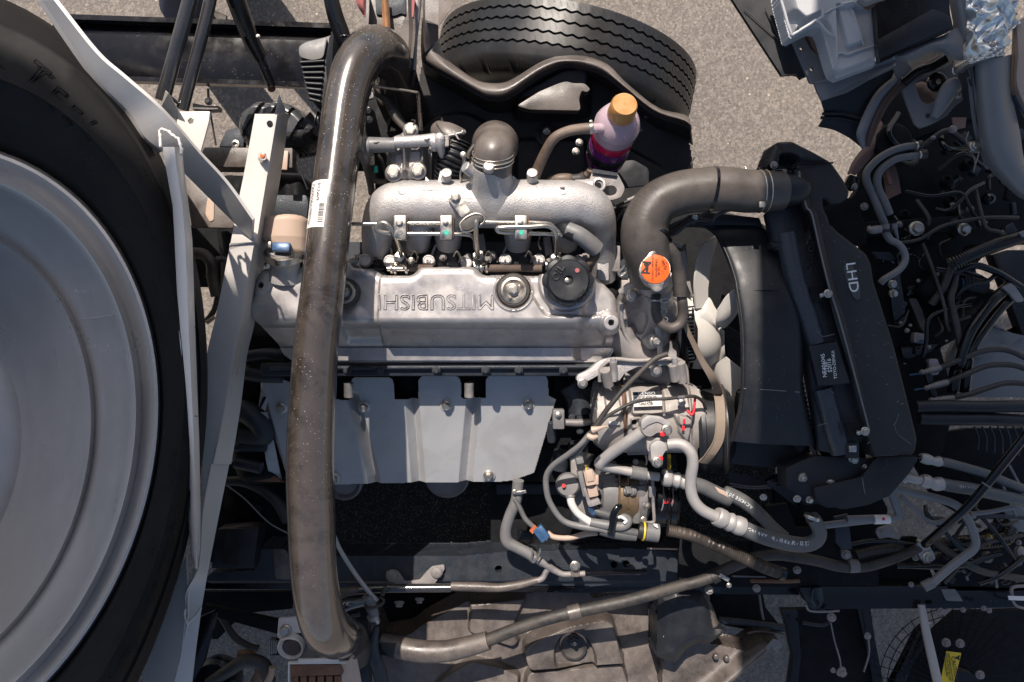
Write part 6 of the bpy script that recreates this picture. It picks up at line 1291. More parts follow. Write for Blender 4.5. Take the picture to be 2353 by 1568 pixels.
tube('beige_lead', m_beige, t, q('d2', '275,790,-150 290,880,-146 350,980,-146 430,1050,-146 520,1110,-146'), [9, 9, 8.5, 8.5, 9], seg=18); lathe('lead_ring', m_castd, t, q1('d2', 275, 790, -150), (.1, -1, .2), [(11, -3), (11.5, 0), (11, 3)], seg=22)
tube('thick_loom', m_greyp, t, q('d2', '520,1105,-142 640,1130,-138 780,1150,-134 900,1160,-132 970,1130,-130 980,1070,-130 920,1040,-130 860,1060,-132'), [10, 11, 11, 11, 10, 9, 8, 7], seg=18)
tube('white_wires', m_paper, t, q('d2', '860,1050,-120 900,1045,-118 960,1090,-118 930,1120,-118'), 3.5, seg=8)
tube('upper_loom', m_acrub, t, q('d2', '560,960,-136 640,990,-134 720,1010,-134 800,1040,-134'), 9, seg=16)
tube('lower_loom', m_acrub, t, q('d2', '640,1200,-150 780,1230,-148 940,1260,-146 1080,1280,-146'), [12, 14, 13, 11], seg=18); tube('mid_loom', m_acrub, t, q('d2', '860,1200,-140 980,1220,-140 1090,1240,-142'), 9, seg=16)
tube('tie_strap', m_gloss, t, q('d2', '870,900,-110 830,960,-108 800,1040,-112 790,1140,-114 770,1250,-126'), [6, 8, 9, 8, 9], seg=10, flat=.6)
tube('tie_loop', m_gloss, t, q('d2', '850,910,-106 880,890,-104 900,920,-106 870,950,-108'), 2.5, seg=8)
tube('grommet_sleeve', m_greyp, t, q('d2', '1190,1220,-140 1350,1240,-140'), 21, seg=30, n=1); tube('grommet_black', m_blk, t, q('d2', '1110,1200,-142 1200,1222,-140'), [18, 21.5], seg=28, n=1); lathe('yellow_ring', m_yel, t, q1('d2', 1168, 1218, -140), (1, -.12, 0), [(21.5, -2), (22, 0), (21.5, 2)], seg=28)
poly('white_sticker', m_paper, t, q('d2', '1290,1128 1335,1130 1350,1180 1310,1160'), -117, 2, .3)
tube('corrugated_conduit', m_cond, t, q('b7', '-80,575,-140 60,605,-140 200,660,-140 330,715,-142 450,770,-144 560,820,-150 650,850,-160'), [14, 14, 14, 14.5, 15, 15, 15], seg=20, corr=(5, .16))
tube('conduit_mouth', m_gloss, t, q('b7', '640,850,-160 670,858,-164'), 17, seg=20, n=1)
# blue connector on a branch
t = T('blue_connector_lead', 'thin cable with a bright blue and orange plug beside the grey coolant hose', 'connector', 1235, 1225, -200)
tube('lead', m_acrub, t, q('b6', '1140,370,-200 1175,430,-198 1210,500,-196 1260,550,-196'), [5, 6, 6, 6], seg=12); tube('lead', m_tan, t, q('b6', '1355,590,-196 1400,620,-196 1500,625,-196 1600,600,-190 1680,590,-180'), [6, 6.5, 6.5, 7, 7], seg=12, corr=(4, .08))
box('plug', m_blue, t, *q1('b6', 1318, 602, -186)[:2], -178, 34, 25, 26, rot=-52, bev=3); box('plug_rib', m_blue, t, *q1('b6', 1306, 590, -180)[:2], -175, 26, 6, 6, rot=-52, bev=1.5); box('plug_rib', m_blue, t, *q1('b6', 1330, 612, -180)[:2], -175, 26, 4, 6, rot=-52, bev=1); poly('orange_insert', m_rust2, t, q('b6', '1240,578 1272,542 1284,556 1258,596'), -188, 10, 1)
# ================================================================ chassis rail, pipes and hoses along the bottom
t = T('chassis_frame_rail', 'long dusty black chassis rail running under the engine near the bottom', 'frame rail', 1150, 1310, -380)
def fr(x, y):
    s = psdf(x, y, rnd(q('b3', '1380,850 1660,830 1690,690 1870,700 1900,745')+q('b6', '100,742 800,740 1080,712 1900,690 2260,720 2500,790 2500,1000 2200,960 0,935')+[(480, 1345), (470, 1330)], 3))
    z = -380-14*sst(1335, 1346, y)
    for hx, hy in ((1035, 828), (1790, 800), (1870, 795)):
        a = q1('b6', hx, hy); z = np.where(cd(x, y, a[0], a[1]) < 7, -440, z)
    return np.where(s < 4, np.where(s > 0, -500, z), np.nan)
hfield('rail_top', m_iron, t, (465, 1250, 1780, 1380), 2, fr, -380)
poly('rail_lower_flange', m_gloss, t, [(470, 1340), (1850, 1352), (1850, 1366), (470, 1352)], -400, 20, 2)
poly('worn_or_lit_patch', m_liner2, t, rnd(q('b3', '1785,695 1865,700 1890,750 1895,900 1800,890'), 5), -377, 3, .5)  # pale patch paints a spot of sunlight on the rail
poly('black_box', m_bpl, t, rnd(q('b3', '1415,570 1600,550 1695,560 1660,825 1380,822'), 3), -340, 60, 5); poly('box_lid', m_bpl, t, rnd(q('b3', '1480,565 1690,562 1655,810 1450,800'), 3), -330, 12, 3)
# small riveted bracket
br = poly('riveted_bracket', m_castd, t, rnd(q('b6', '300,845 350,832 385,850 425,910 520,900 560,850 600,812 680,800 684,830 615,928 430,935 365,925 310,900'), 4), -366, 8, 2)
for p in ('340,872', '632,850'): bolt(br, q('b6', p, -365)[0], 14, m_castd, kind='cross')
bolt(t, q1('b6', 1535, 808, -284), 12, m_zinc); poly('pipe_clip', m_liner2, t, rnd(q('b6', '1505,790 1565,790 1565,880 1508,880'), 5), -287, 12, 3)
for p, rr in (('388,1050', 11), ('520,1028', 10), ('2018,790', 9), ('190,965', 0)):
    if rr: bolt(t, q('b6', p, -420)[0], rr, m_castd, axis=(0, -1, .5))
tube('rail_seam', m_tan, t, q('b6', '2005,694,-374 2247,700,-374'), 2, seg=6)
t = T('dark_chassis_box_section', 'glossy black box section continuing the chassis rail to the right edge', 'beam', 2050, 1370, -330)
poly('beam', m_gloss, t, rnd(q('b7', '780,940 920,938 1900,942 2400,960 2400,1075 1950,1085 1240,1088 900,1090 840,1060'), 4), -330, 60, 4)
poly('bracket_pad', m_greyp, t, rnd(q('b7', '1705,962 1800,960 1850,1040 1740,1036'), 4), -326, 5, 1); tube('edge_lip', m_rust, t, q('b7', '460,905,-320 680,908,-320 780,905,-320'), 5, seg=8); tube('edge_line', m_greyp, t, q('b7', '340,875,-318 560,880,-318'), 2, seg=6)
sheet('curved_stay', m_gloss, t, [q('b7', '780,950,-325 810,1010,-330 850,1100,-340'), q('b7', '870,950,-315 880,1020,-320 900,1090,-330'), q('b7', '930,950,-325 940,1020,-330 1000,1105,-345')], n=5, th=5); tube('stay_lip', m_castd, t, q('b7', '820,1060,-335 850,1100,-336 950,1106,-336 1040,1100,-336'), 3, seg=8)
tube('under_bracket', m_iron, t, q('b7', '870,960,-312 860,1020,-318 880,1070,-330'), 3, seg=8)
for p, rr in (('190,965', 10), ('500,955', 9), ('765,835', 9), ('1540,750', 9), ('1510,930', 6), ('990,1145', 10), ('1225,1265', 8), ('1055,1500', 12), ('1000,1490', 6), ('1705,1105', 8)): bolt(t, q('b7', p, -300)[0], rr, m_castd, axis=(random.uniform(-.5, .5), random.uniform(-.5, .5), 1))
# under-body felt and trays
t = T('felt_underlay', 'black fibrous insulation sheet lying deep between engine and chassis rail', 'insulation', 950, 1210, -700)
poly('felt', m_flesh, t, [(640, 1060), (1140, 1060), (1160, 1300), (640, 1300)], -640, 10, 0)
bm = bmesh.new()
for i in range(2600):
    x, y = random.uniform(640, 1150), random.uniform(1080, 1290); p = P(x, y, -637+random.random()*5); a = random.random()*6.28; L = random.uniform(3, 8)*S; d = Vector((math.cos(a), math.sin(a), random.uniform(-.2, .5)))*L; n_ = Vector((-d.y, d.x, 0)).normalized()*.5*S
    v = [bm.verts.new(p-n_), bm.verts.new(p+n_), bm.verts.new(p+d)]; bm.faces.new(v)
o = frombm(bm, 'loose_fibres', m_castd, t, None, 0); o['kind'] = 'stuff'
t = T('right_felt_underlay', 'second black fibrous mat deep below the pulley and the corrugated conduit', 'insulation', 1700, 1190, -600)
poly('felt', m_flesh, t, [(1400, 1040), (1780, 1060), (1800, 1300), (1500, 1300), (1440, 1240)], -560, 10, 0)
bm = bmesh.new()
for i in range(2600):
    x, y = random.uniform(1480, 1780), random.uniform(1060, 1290); p = P(x, y, -557+random.random()*5); a = random.random()*6.28; L = random.uniform(3, 8)*S; d = Vector((math.cos(a), math.sin(a), random.uniform(-.2, .5)))*L; n_ = Vector((-d.y, d.x, 0)).normalized()*.5*S
    v = [bm.verts.new(p-n_), bm.verts.new(p+n_), bm.verts.new(p+d)]; bm.faces.new(v)
o = frombm(bm, 'loose_fibres', m_castd, t, None, 0); o['kind'] = 'stuff'
t = T('gap_shade_plates', 'black plates added as deep shade in the gaps below the grey hose hairpin at lower right', 'crossmember', 1900, 1200, -400)
poly('plate', m_dark, t, rnd([(1780, 1090), (2010, 1110), (2040, 1170), (2030, 1260), (1990, 1270), (1960, 1300), (1780, 1300)], 4), -400, 20, 2)  # black plates added so the gaps read as deep shade
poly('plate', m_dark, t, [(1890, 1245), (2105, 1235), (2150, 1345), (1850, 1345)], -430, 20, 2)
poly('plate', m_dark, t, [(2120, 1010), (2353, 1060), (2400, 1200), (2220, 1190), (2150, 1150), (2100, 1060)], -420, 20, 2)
t = T('lower_shade_plates', 'black plates added as deep shade between chassis rail and dusty lower liner', 'crossmember', 900, 1410, -640)
poly('plate', m_dark, t, [(770, 1355), (1200, 1355), (1150, 1400), (1000, 1440), (920, 1500), (840, 1560), (770, 1560)], -660, 16, 2)  # black plates added to deepen the shade over the ground here
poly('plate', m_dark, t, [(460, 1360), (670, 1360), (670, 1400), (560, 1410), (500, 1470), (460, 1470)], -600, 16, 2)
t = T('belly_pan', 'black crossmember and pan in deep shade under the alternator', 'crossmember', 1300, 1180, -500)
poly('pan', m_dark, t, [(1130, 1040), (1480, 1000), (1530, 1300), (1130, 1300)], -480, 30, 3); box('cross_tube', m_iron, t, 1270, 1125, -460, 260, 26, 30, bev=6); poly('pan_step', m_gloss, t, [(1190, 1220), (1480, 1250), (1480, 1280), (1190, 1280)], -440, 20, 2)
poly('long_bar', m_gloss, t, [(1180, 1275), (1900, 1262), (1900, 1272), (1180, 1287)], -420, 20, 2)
# grey coolant hose falling to the rail
t = T('grey_coolant_hose', 'dusty grey hose dropping from the heat shield corner to a steel pipe on the rail', 'hose', 1190, 1230, -280)
tube('hose', m_greyp, t, q('b6', '1165,250,-260 1150,380,-270 1110,480,-280 1082,580,-285 1095,650,-290 1160,690,-290 1230,725,-290 1270,755,-290'), [13, 13, 13, 13, 14, 13, 13, 13], seg=24)
tube('pipe', m_castd, t, q('b6', '1270,755,-290 1330,790,-295 1390,830,-298 1450,860,-300 1510,862,-300 1600,858,-300'), [10, 9, 8, 7, 6.5, 6.5], seg=18); tube('branch', m_castd, t, q('b6', '1370,812,-298 1345,850,-300 1320,890,-300 1270,910,-300'), 7, seg=16)
tube('wrapped_hose', m_liner2, t, q('b6', '1290,900,-300 1200,925,-300 1120,940,-300 1030,950,-302 900,945,-302 725,940,-302'), [8, 9, 10, 10, 11, 10], seg=18)
tube('black_tail', m_gloss, t, q('b6', '1600,858,-300 1800,850,-310 2000,845,-320'), 6, seg=14); lathe('clip', m_steel, t, q1('b6', 1272, 752, -286), (1, -.6, 0), [(14, -4), (14.6, 0), (14, 4)], seg=22)
for a in ('1250,760,-262 1258,720,-256 1250,690,-256', '1285,770,-262 1300,735,-256 1310,690,-256'): tube('clip_ear', m_steel, t, q('b6', a), 2, seg=6)
box('upper_clip', m_zinc, t, *q1('b6', 1175, 330, -246)[:2], -244, 30, 8, 8, rot=10, bev=2); bolt(t, q1('b6', 1140, 325, -246), 6, m_zinc)
# steel pipe along rail
t = T('rail_steel_pipe', 'shiny steel pipe with rusty rubber end lying along the chassis rail', 'pipe', 900, 1355, -330)
tube('bright_pipe', m_chrome, t, q('b6', '130,960,-330 300,955,-330 500,953,-330 725,950,-330'), 10, seg=24); tube('rusty_end', m_liner2, t, q('b6', '-5,990,-340 60,972,-336 170,960,-332'), [12, 11, 10.5], seg=20); tube('strap', m_rub, t, q('b6', '310,945,-310 290,960,-306 275,1000,-310'), 5, seg=10, flat=.6)
# grey level-sensor rod
t = T('grey_sensor_rod', 'pale grey rod ending in a threaded plug beside the foot of the big pipe', 'rod', 820, 1320, -260)
tube('rod', m_alu, t, q('b6', '-40,600,-200 0,700,-220 100,860,-250 200,990,-270 240,1035,-275'), [4, 5, 5, 5.5, 6], seg=14)
tube('plug_body', m_greyp, t, q('b6', '180,1000,-272 200,1060,-276 225,1130,-282'), [13, 14, 12], seg=14); lathe('plug_collar', m_alu, t, q1('b6', 215, 1140, -284), (.25, -.9, -.3), [(13, -4), (13, 6)], seg=16); tube('thread', m_steel, t, q('b6', '228,1145,-284 240,1180,-288'), 9, seg=14, corr=(3, .12)); tube('wire_loop', m_rub, t, q('b6', '150,1070,-262 200,1085,-255 270,1060,-258 285,1030,-264 260,1015,-268'), 3.5, seg=8)
t = T('pipe_foot_mount', 'dark steel mount holding the lower end of the big black pipe with glossy clamp', 'mount', 790, 1480, -260)
poly('mount_plate', m_iron, t, rnd(q('b6', '-50,1140 120,1160 185,1170 195,1700 -100,1700'), 5), -300, 40, 3); tube('glossy_clamp', m_chrome, t, q('b6', '-10,1080,-200 60,1060,-200 150,1045,-215'), [20, 14, 10], seg=18); tube('clamp_arc', m_gloss, t, q('b6', '0,1120,-190 20,1150,-200 60,1130,-210 130,1120,-220'), 7, seg=10)
tube('socket', m_rub, t, [(800, 1470, -230), (812, 1490, -300)], [44, 50], seg=28); tube('cone', m_iron, t, q('b6', '240,1200,-260 215,1350,-280 260,1500,-300 280,1600,-310'), [6, 14, 17, 14], seg=16)
sheet('channel_lip', m_tan, t, [q('b6', '0,1440,-200 50,1430,-200 90,1400,-200'), q('b6', '10,1520,-215 60,1500,-215 110,1410,-215'), q('b6', '10,1620,-230 90,1600,-230 140,1568,-230')], n=5, th=6)
# bracket with wiring at bottom left
t = T('sensor_bracket', 'small cream sensor bracket with a star bolt left of the pipe foot', 'bracket', 665, 1450, -260)
poly('plate', m_beige, t, rnd(q('b3', '1820,1150 1950,1143 1995,1245 1890,1250 1870,1320 1810,1270'), 4), -262, 8, 1.5); bolt(t, q1('b3', 1865, 1230, -258), 14, m_zinc)
lathe('round_boss', m_beige, t, q1('b3', 1900, 1335, -262), (0, -.3, 1), [(30, -10), (30, 6), (27, 9), (22, 4)], seg=32); lathe('brown_lens', m_brown, t, q1('b3', 1905, 1340, -252), (0, -.3, 1), [(22, -4), (22, 1), (20, 3)], seg=28)
for i in range(4): box('connector_rib', m_castd, t, *q1('b3', 1760+i*14, 1340, -256)[:2], -256, 3.4, 34-i*2, 22, bev=1)
box('connector', m_gloss, t, *q1('b3', 1790, 1345, -262)[:2], -262, 26, 36, 24, bev=3); poly('grey_flap', m_greyp, t, q('b3', '1990,1250 2085,1310 2080,1420 1950,1415'), -280, 8, 1)
t = T('leaf_spring_end', 'rusty stacked leaf spring end framed by cream metal at the bottom edge', 'spring', 745, 1540, -200)
poly('frame', m_beige, t, q('b3', '1880,1440 2260,1436 2260,1448 1888,1452 1888,1600 1880,1600'), -190, 10, 1); poly('rusty_top', m_rust, t, rnd(q('b3', '1895,1458 2230,1452 2240,1520 1900,1530'), 4), -200, 20, 2)
for i in range(6): box('spring_leaf', m_rust, t, *q1('b3', 1925+i*56, 1590, -215)[:2], -215, 16, 44, 30, bev=3)
box('top_strip', m_beige, t, *q1('b3', 2080, 1428, -190)[:2], -186, 94, 9, 8, rot=2, bev=1)
# bottom-left round dark thing with orange hose
t = T('dark_round_reservoir', 'dark round reservoir with an orange-brown hose at the bottom edge left of the sensor bracket', 'reservoir', 560, 1540, -420)
lathe('reservoir', m_gloss, t, q1('b3', 1450, 1540, -470), (0, .2, 1), [(50, 0), (56, 20), (54, 60), (44, 68), (42, 60), (10, 58)], seg=40)
tube('dark_hose', m_rub, t, q('b3', '1370,1570,-400 1480,1500,-390 1600,1430,-386 1720,1450,-390 1760,1568,-396'), 15, seg=18); tube('orange_hose', m_orange if False else m_rust, t, q('b3', '1560,1385,-410 1620,1380,-405 1680,1420,-405 1690,1500,-410 1660,1570,-420'), 9, seg=14)
tube('ribbed_brown_hose', m_tan, t, q('b3', '1780,1470,-370 1770,1520,-370 1740,1580,-374'), 8, corr=(4, .16), seg=14); tube('cable', m_rub, t, q('b3', '1410,1090,-500 1460,1160,-505 1530,1270,-510 1620,1330,-515 1690,1350,-520'), 8, seg=12)
tube('thin_line', m_castd, t, q('b3', '1480,280,-330 1600,370,-335 1750,520,-340 1890,600,-345'), 1.8, seg=6); tube('grey_tube', m_liner, t, q('b3', '1480,255,-360 1600,260,-360 1720,310,-360 1820,400,-360 1880,520,-360'), [10, 12, 13, 13, 12], seg=18)
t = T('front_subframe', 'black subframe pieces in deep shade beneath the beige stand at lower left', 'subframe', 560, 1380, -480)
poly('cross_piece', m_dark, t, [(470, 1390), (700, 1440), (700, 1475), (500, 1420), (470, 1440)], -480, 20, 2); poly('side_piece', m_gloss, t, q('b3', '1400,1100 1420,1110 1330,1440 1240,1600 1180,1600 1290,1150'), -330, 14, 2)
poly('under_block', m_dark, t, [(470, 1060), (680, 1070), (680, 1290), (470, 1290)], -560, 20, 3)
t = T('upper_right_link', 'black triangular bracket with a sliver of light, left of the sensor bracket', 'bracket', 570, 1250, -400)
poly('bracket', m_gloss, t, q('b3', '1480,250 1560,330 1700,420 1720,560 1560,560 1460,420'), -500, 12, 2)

# ================================================================ lower wheel-arch liner (dusty, sunlit)
r = T('lower_wheel_arch_liner', 'dust covered brown-grey plastic wheel arch liner with a mounting rubber at the bottom', 'fender liner', 1350, 1470, -450)
def fl(x, y):
    pts = q('b6', '190,1150 260,1320 440,1285 520,1220 720,1110 840,1048 1000,1040 1240,1005 1420,990 1600,965 1640,1000 1660,1060 1800,1040')+[(1640, 1380), (1680, 1480), (1640, 1600), (870, 1600), (860, 1560), (840, 1500)]
    s = psdf(x, y, rnd(pts, 8))
    z = -520+26*np.sin((x-900)/140)+.12*(y-1450)
    z = z+26*sst(3, -6, psdf(x, y, rnd(q('b6', '840,1050 1230,1010 1180,1100 1130,1230 1180,1300 1130,1340 830,1240 850,1100'), 14)))
    z = z+70*sst(3, -6, psdf(x, y, rnd(q('b6', '1195,1290 1280,1240 1500,1160 1730,1135 1790,1170 1850,1400 1870,1440 1230,1450 1200,1380'), 16)))
    z = z+44*sst(3, -6, psdf(x, y, rnd(q('b6', '1240,1460 1850,1440 1900,1600 1200,1600 1210,1500'), 16)))
    z = z+30*sst(3, -5, psdf(x, y, rnd(q('b6', '620,1568 720,1480 860,1400 1050,1440 1180,1500 1160,1620 600,1620'), 14)))
    z = z-26*sst(2, -3, psdf(x, y, rnd(q('b6', '1395,1330 1410,1270 1460,1220 1540,1215 1610,1260 1660,1350 1670,1440 1400,1430'), 12)))
    z = z-40*sst(1620, 1660, x)*sst(1540, 1400, y)
    return np.where(s < 4, np.where(s > 0, -640, z), np.nan)
hfield('liner_panel', m_liner2, r, (840, 1350, 1690, 1602), 1.8, fl, -480)
a = q1('b6', 1528, 1312, -480)
lathe('mount_rubber', m_rub, r, (a[0]-2, a[1]+4, -470), Z, [(31, -10), (32, 4), (30, 14), (24, 17), (16, 14)], seg=36); lathe('mount_rim', m_tan, r, (a[0]-2, a[1]+1, -458), Z, [(30, 0), (31, 2), (29, 4)], seg=36); bolt(r, (a[0], a[1]-8, -446), 14, m_iron, kind='nut', h=1.6)
r2 = T('outer_splash_panel', 'black splash panel with ragged sunlit dusty lip at bottom centre right', 'splash guard', 1680, 1500, -420)
def fsp(x, y):
    s = psdf(x, y, rnd(q('b7', '-60,920 0,925 90,945 150,985 190,1060 205,1160 215,1218 270,1212 300,1230 250,1270 180,1320 120,1312 40,1350 -30,1440 -160,1400 -150,1000'), 6))
    z = -400+30*sst(10, -30, s)
    return np.where(s < 4, np.where(s > 0, -500, z), np.nan)
hfield('splash_panel', m_bpl, r2, (1500, 1330, 1680, 1540), 2.2, fsp, -400)
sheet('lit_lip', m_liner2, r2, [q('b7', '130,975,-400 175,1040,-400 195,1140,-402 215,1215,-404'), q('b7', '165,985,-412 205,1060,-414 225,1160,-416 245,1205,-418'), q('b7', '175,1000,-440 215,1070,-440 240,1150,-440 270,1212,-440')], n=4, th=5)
def fs2(x, y):
    s = psdf(x, y, rnd(q('b7', '-100,1400 70,1340 160,1312 420,1362 520,1290 600,1280 650,1290 672,1330 640,1380 500,1470 420,1500 300,1600 -120,1620'), 10))
    u = (x-1562.5)/.3517; v = (y-1016.6)/.3517; ln = v-(1568-(u-290)*.86)
    z = -470+40*np.exp(-((ln+20)/70.)**2)-20*sst(0, 90, ln)
    z = z-8*sst(8, 4, cd(u, v, 235, 1392)/1.2)*0
    return np.where(s < 4, np.where(s > 0, -560, z), np.nan)
hfield('lower_lip', m_liner2, r2, (1515, 1440, 1812, 1600), 2.2, fs2, -460)
for p in ('235,1400', '305,1412'): a = q('b7', p, -452)[0]; lathe('dimple', m_liner2, r2, a, Z, [(7, -6), (6, 4), (3, 6)], seg=14)
poly('torn_end', m_greyp, r2, rnd(q('b7', '560,1340 610,1282 660,1300 672,1335 620,1365 600,1330 570,1370'), 2), -420, 4, .5)
for a, b in ((200, 960), (255, 1010), (470, 1010), (380, 1010)): pass
poly('hanging_tab', m_tan, r2, rnd(q('b6', '2110,1275 2130,1225 2225,1210 2245,1280 2200,1285'), 3), -380, 6, 1)
t = T('lower_black_tube_hose', 'long black hose curving from the pipe foot up across the lower liner to the right', 'hose', 1400, 1420, -280)
tube('thick_sleeve', m_liner2, t, q('b6', '270,1310,-320 380,1340,-312 520,1365,-305 680,1365,-300 830,1335,-295 968,1295,-290'), [22, 24, 25, 24, 23, 21], seg=30)
tube('dark_start', m_bpl, t, q('b6', '240,1300,-322 300,1325,-316 375,1342,-312'), [20, 22.5, 24.5], seg=30)
tube('hose', m_rub, t, q('b6', '950,1300,-290 1150,1220,-286 1350,1155,-282 1530,1110,-278 1760,1062,-274 1900,1030,-272 2100,975,-270 2250,930,-268')+q('b7', '60,925,-266 180,890,-262 300,830,-258 420,780,-254 520,745,-252 640,735,-250 760,750,-250 900,775,-248 1040,810,-246 1180,815,-244 1300,790,-240 1450,740,-236 1560,690,-200 1640,640,-160'),
     [15, 14, 14, 14, 14, 14, 14, 13, 13, 13, 13, 13, 13, 13, 13, 13, 13, 12.5, 12, 11, 10], seg=24, n=5)
tube('black_upper_hose', m_gloss, t, q('b7', '1600,665,-180 1640,635,-150 1760,530,-100 1880,420,-60 2000,280,-30 2120,130,-10 2240,-20,5 2330,-140,20'), 9.6, seg=22, n=5)
lathe('clamp_band', m_liner2, t, q1('b6', 1530, 1110, -278), (1, .25, 0), [(17, -14), (17.5, 0), (17, 14)], seg=26)
lathe('hose_clamp', m_blk, t, q1('b7', 225, 875, -260), (1, .5, 0), [(16, -8), (16.5, 0), (16, 8)], seg=24); box('clamp_tab', m_zinc, t, *q1('b7', 290, 885, -244)[:2], -240, 26, 10, 8, rot=-30, bev=2); bolt(t, q1('b7', 320, 935, -250), 6, m_zinc)
bk = poly('hose_bracket', m_zinc, t, rnd(q('b7', '1530,690 1560,640 1610,640 1655,720 1670,760 1610,810 1590,790'), 4), -204, 10, 3); bolt(bk, q1('b7', 1618, 748, -202), 12, m_zinc); lathe('hose_clamp', m_greyp, t, q1('b7', 1130, 808, -242), (1, .05, 0), [(15, -11), (15.5, 0), (15, 11)], seg=24); lathe('tape', m_greyp, t, q1('b7', 2000, 280, -30), (.6, .8, 0), [(10, -3), (10.4, 0), (10, 3)], seg=20)
bolt(t, q1('b7', 1085, 735, -240), 11, m_castd); poly('bracket_plate', m_castd, t, rnd(q('b7', '1055,710 1110,708 1130,760 1090,770 1060,760'), 3), -250, 8, 1)
# smaller black posts at the bottom right
t = T('lower_right_posts', 'black upright posts and plates dropping to the ground below the chassis beam at lower right', 'frame', 1850, 1480, -600)
poly('left_plate', m_gloss, t, q('b7', '665,1098 770,1098 790,1400 760,1700 700,1700 740,1400 690,1180'), -560, 30, 2); poly('centre_plate', m_dark, t, q('b7', '760,1098 1240,1090 1330,1700 740,1700'), -600, 30, 2)
poly('right_edge', m_gloss, t, q('b7', '1160,1085 1236,1085 1330,1568 1330,1700 1290,1700'), -540, 20, 2); poly('slanted_beam', m_gloss, t, q('b7', '1560,1240 1610,1200 1640,1260 1500,1500 1420,1700 1330,1700 1480,1400'), -540, 30, 2)
tube('thin_rod', m_castd, t, q('b7', '985,1180,-520 1010,1300,-520 1045,1420,-520 1050,1500,-520'), 2, seg=6); tube('thin_rod', m_castd, t, q('b7', '1230,1280,-520 1235,1380,-520 1200,1500,-520'), 2.4, seg=6); tube('dark_arm', m_iron, t, q('b7', '800,1180,-540 940,1195,-540 990,1140,-540'), 4, seg=8)
poly('left_shade_plate', m_dark, t, q('b7', '200,950 540,980 560,1080 640,1180 690,1240 520,1240 300,1200 215,1150'), -560, 20, 2); tube('stay_rod', m_greyp, t, q('b7', '515,975,-520 530,1080,-520 545,1160,-520'), 3, seg=8); tube('long_stay', m_iron, t, q('b7', '250,1160,-500 450,1180,-500 680,1210,-500'), 8, seg=10); tube('long_stay', m_liner2, t, q('b7', '440,1248,-498 520,1235,-498 680,1255,-498'), 3, seg=8)
bm = bmesh.new(); poly_bm(bm, q('b7', '1640,1250 1800,1110 2400,1090 2400,1700 1340,1700'), -620, 20, 1); frombm(bm, 'grille_back', m_dark, t)
# condenser fan guard with round hub and caution label
t = T('fan_guard_grille', 'round black wire fan guard with concentric rings in the bottom right corner', 'fan guard', 2190, 1560, -480)
cx_, cy_ = q1('b7', 1800, 1540)[:2]
lathe('motor_hub', m_gloss, t, (cx_, cy_+14, -520), Z, [(46, 0), (46, 20), (42, 28), (8, 30)], seg=40)
for k in range(7):
    R_k = 62+k*19; tube('guard_ring', m_dark, t, [(cx_+R_k*math.cos(a), cy_+14+R_k*math.sin(a), -500) for a in np.linspace(math.pi*.9, math.pi*2.1, 26)], 1.1, seg=5, n=1)
for k in range(26):
    a = math.pi*(.92+k*.046); tube('guard_spoke', m_dark, t, [(cx_+48*math.cos(a), cy_+14+48*math.sin(a), -498), (cx_+180*math.cos(a+.2), cy_+14+180*math.sin(a+.2), -498)], 1.1, seg=5, n=1)
for p in ('1740,1310', '1830,1315', '1960,1520'): bolt(t, q('b7', p, -480)[0], 10, m_castd)
t = T('caution_label', 'yellow caution label printed sideways in the bottom right corner', 'label', 2187, 1538, -440)
poly('label', m_yel, t, q('b7', '1742,1366 1838,1378 1790,1568 1785,1600 1700,1600 1704,1560'), -440, 2, .3)
text('print', 'CAUTION', *q1('b7', 1795, 1480, -437)[:2], -437, 9, -81, m_blk, t, ext=.4)
for i, s_ in enumerate(('KEEP HANDS CLEAR OF FAN', 'FAN MAY START ANY TIME', 'STOP ENGINE FIRST')): text('print', s_, *q1('b7', 1768-i*16, 1470, -437)[:2], -437, 3.6, -81, m_blk, t, ext=.4)
poly('warning_triangle', m_blk, t, q('b7', '1795,1408 1828,1392 1824,1425'), -437.4, .8, 0)
t = T('long_grey_pipe', 'straight grey metal pipe running down to the bottom edge right of the shaded asphalt', 'pipe', 2160, 1480, -300)
tube('pipe', m_alu, t, q('b7', '1575,1060,-320 1600,1200,-310 1640,1380,-300 1690,1600,-290'), [8, 9, 10, 10], seg=20)
# ================================================================ underside of the tilted cab, top right
t = T('tilted_cab_floor', 'grey and white sealed sheet metal floor of the tilted cab in the top right corner', 'cab', 1960, 110, 120)
poly('rubber_skirt', m_bpl, t, q('c3', '330,-30 670,490 750,483 775,490 795,512 842,490 600,-30'), 60, 14, 2)
for a in ('560,60,66 640,240,66', '420,60,66 700,310,66'): tube('skirt_seam', m_rub, t, q('c3', a), 1.4, seg=6)
def fcab(x, y):
    s = psdf(x, y, rnd(q('c3', '640,-60 655,20 715,245 735,250 800,215 870,182 915,185 940,235 985,400 1010,470 1050,497 1310,400 1290,-60'), 3))
    u = (x-1562.5)/.3517; v = y/.3517
    z = 150+10*sst(0, 8, (u-(905+.42*(v-100)))*.35)*0
    z = z+26*sst(5, -5, psdf(x, y, rnd(q('c3', '640,-60 840,-60 885,130 770,180 690,110'), 6)))
    z = z-18*sst(-5, 5, (u-(1000+.05*v))*.35)*sst(-5, 5, (v-60)*.35)
    z = z+12*sst(4, -4, psdf(x, y, rnd(q('c3', '1010,60 1110,40 1190,280 1080,320'), 8)))
    z = z-24*sst(-14, -2, s)
    return np.where(s < 3, np.where(s > 0, 90, z), np.nan)
hfield('sealed_panel', m_cabwh, t, (1780, -30, 2030, 180), 1.6, fcab, 130)
bead = lambda a, r_, m=m_cabwh: tube('seam_sealer', m, t, [(x+random.uniform(-.8, .8), y+random.uniform(-.8, .8), z) for x, y, z in catmull(q('c3', a), 4)], r_, seg=8, n=2)
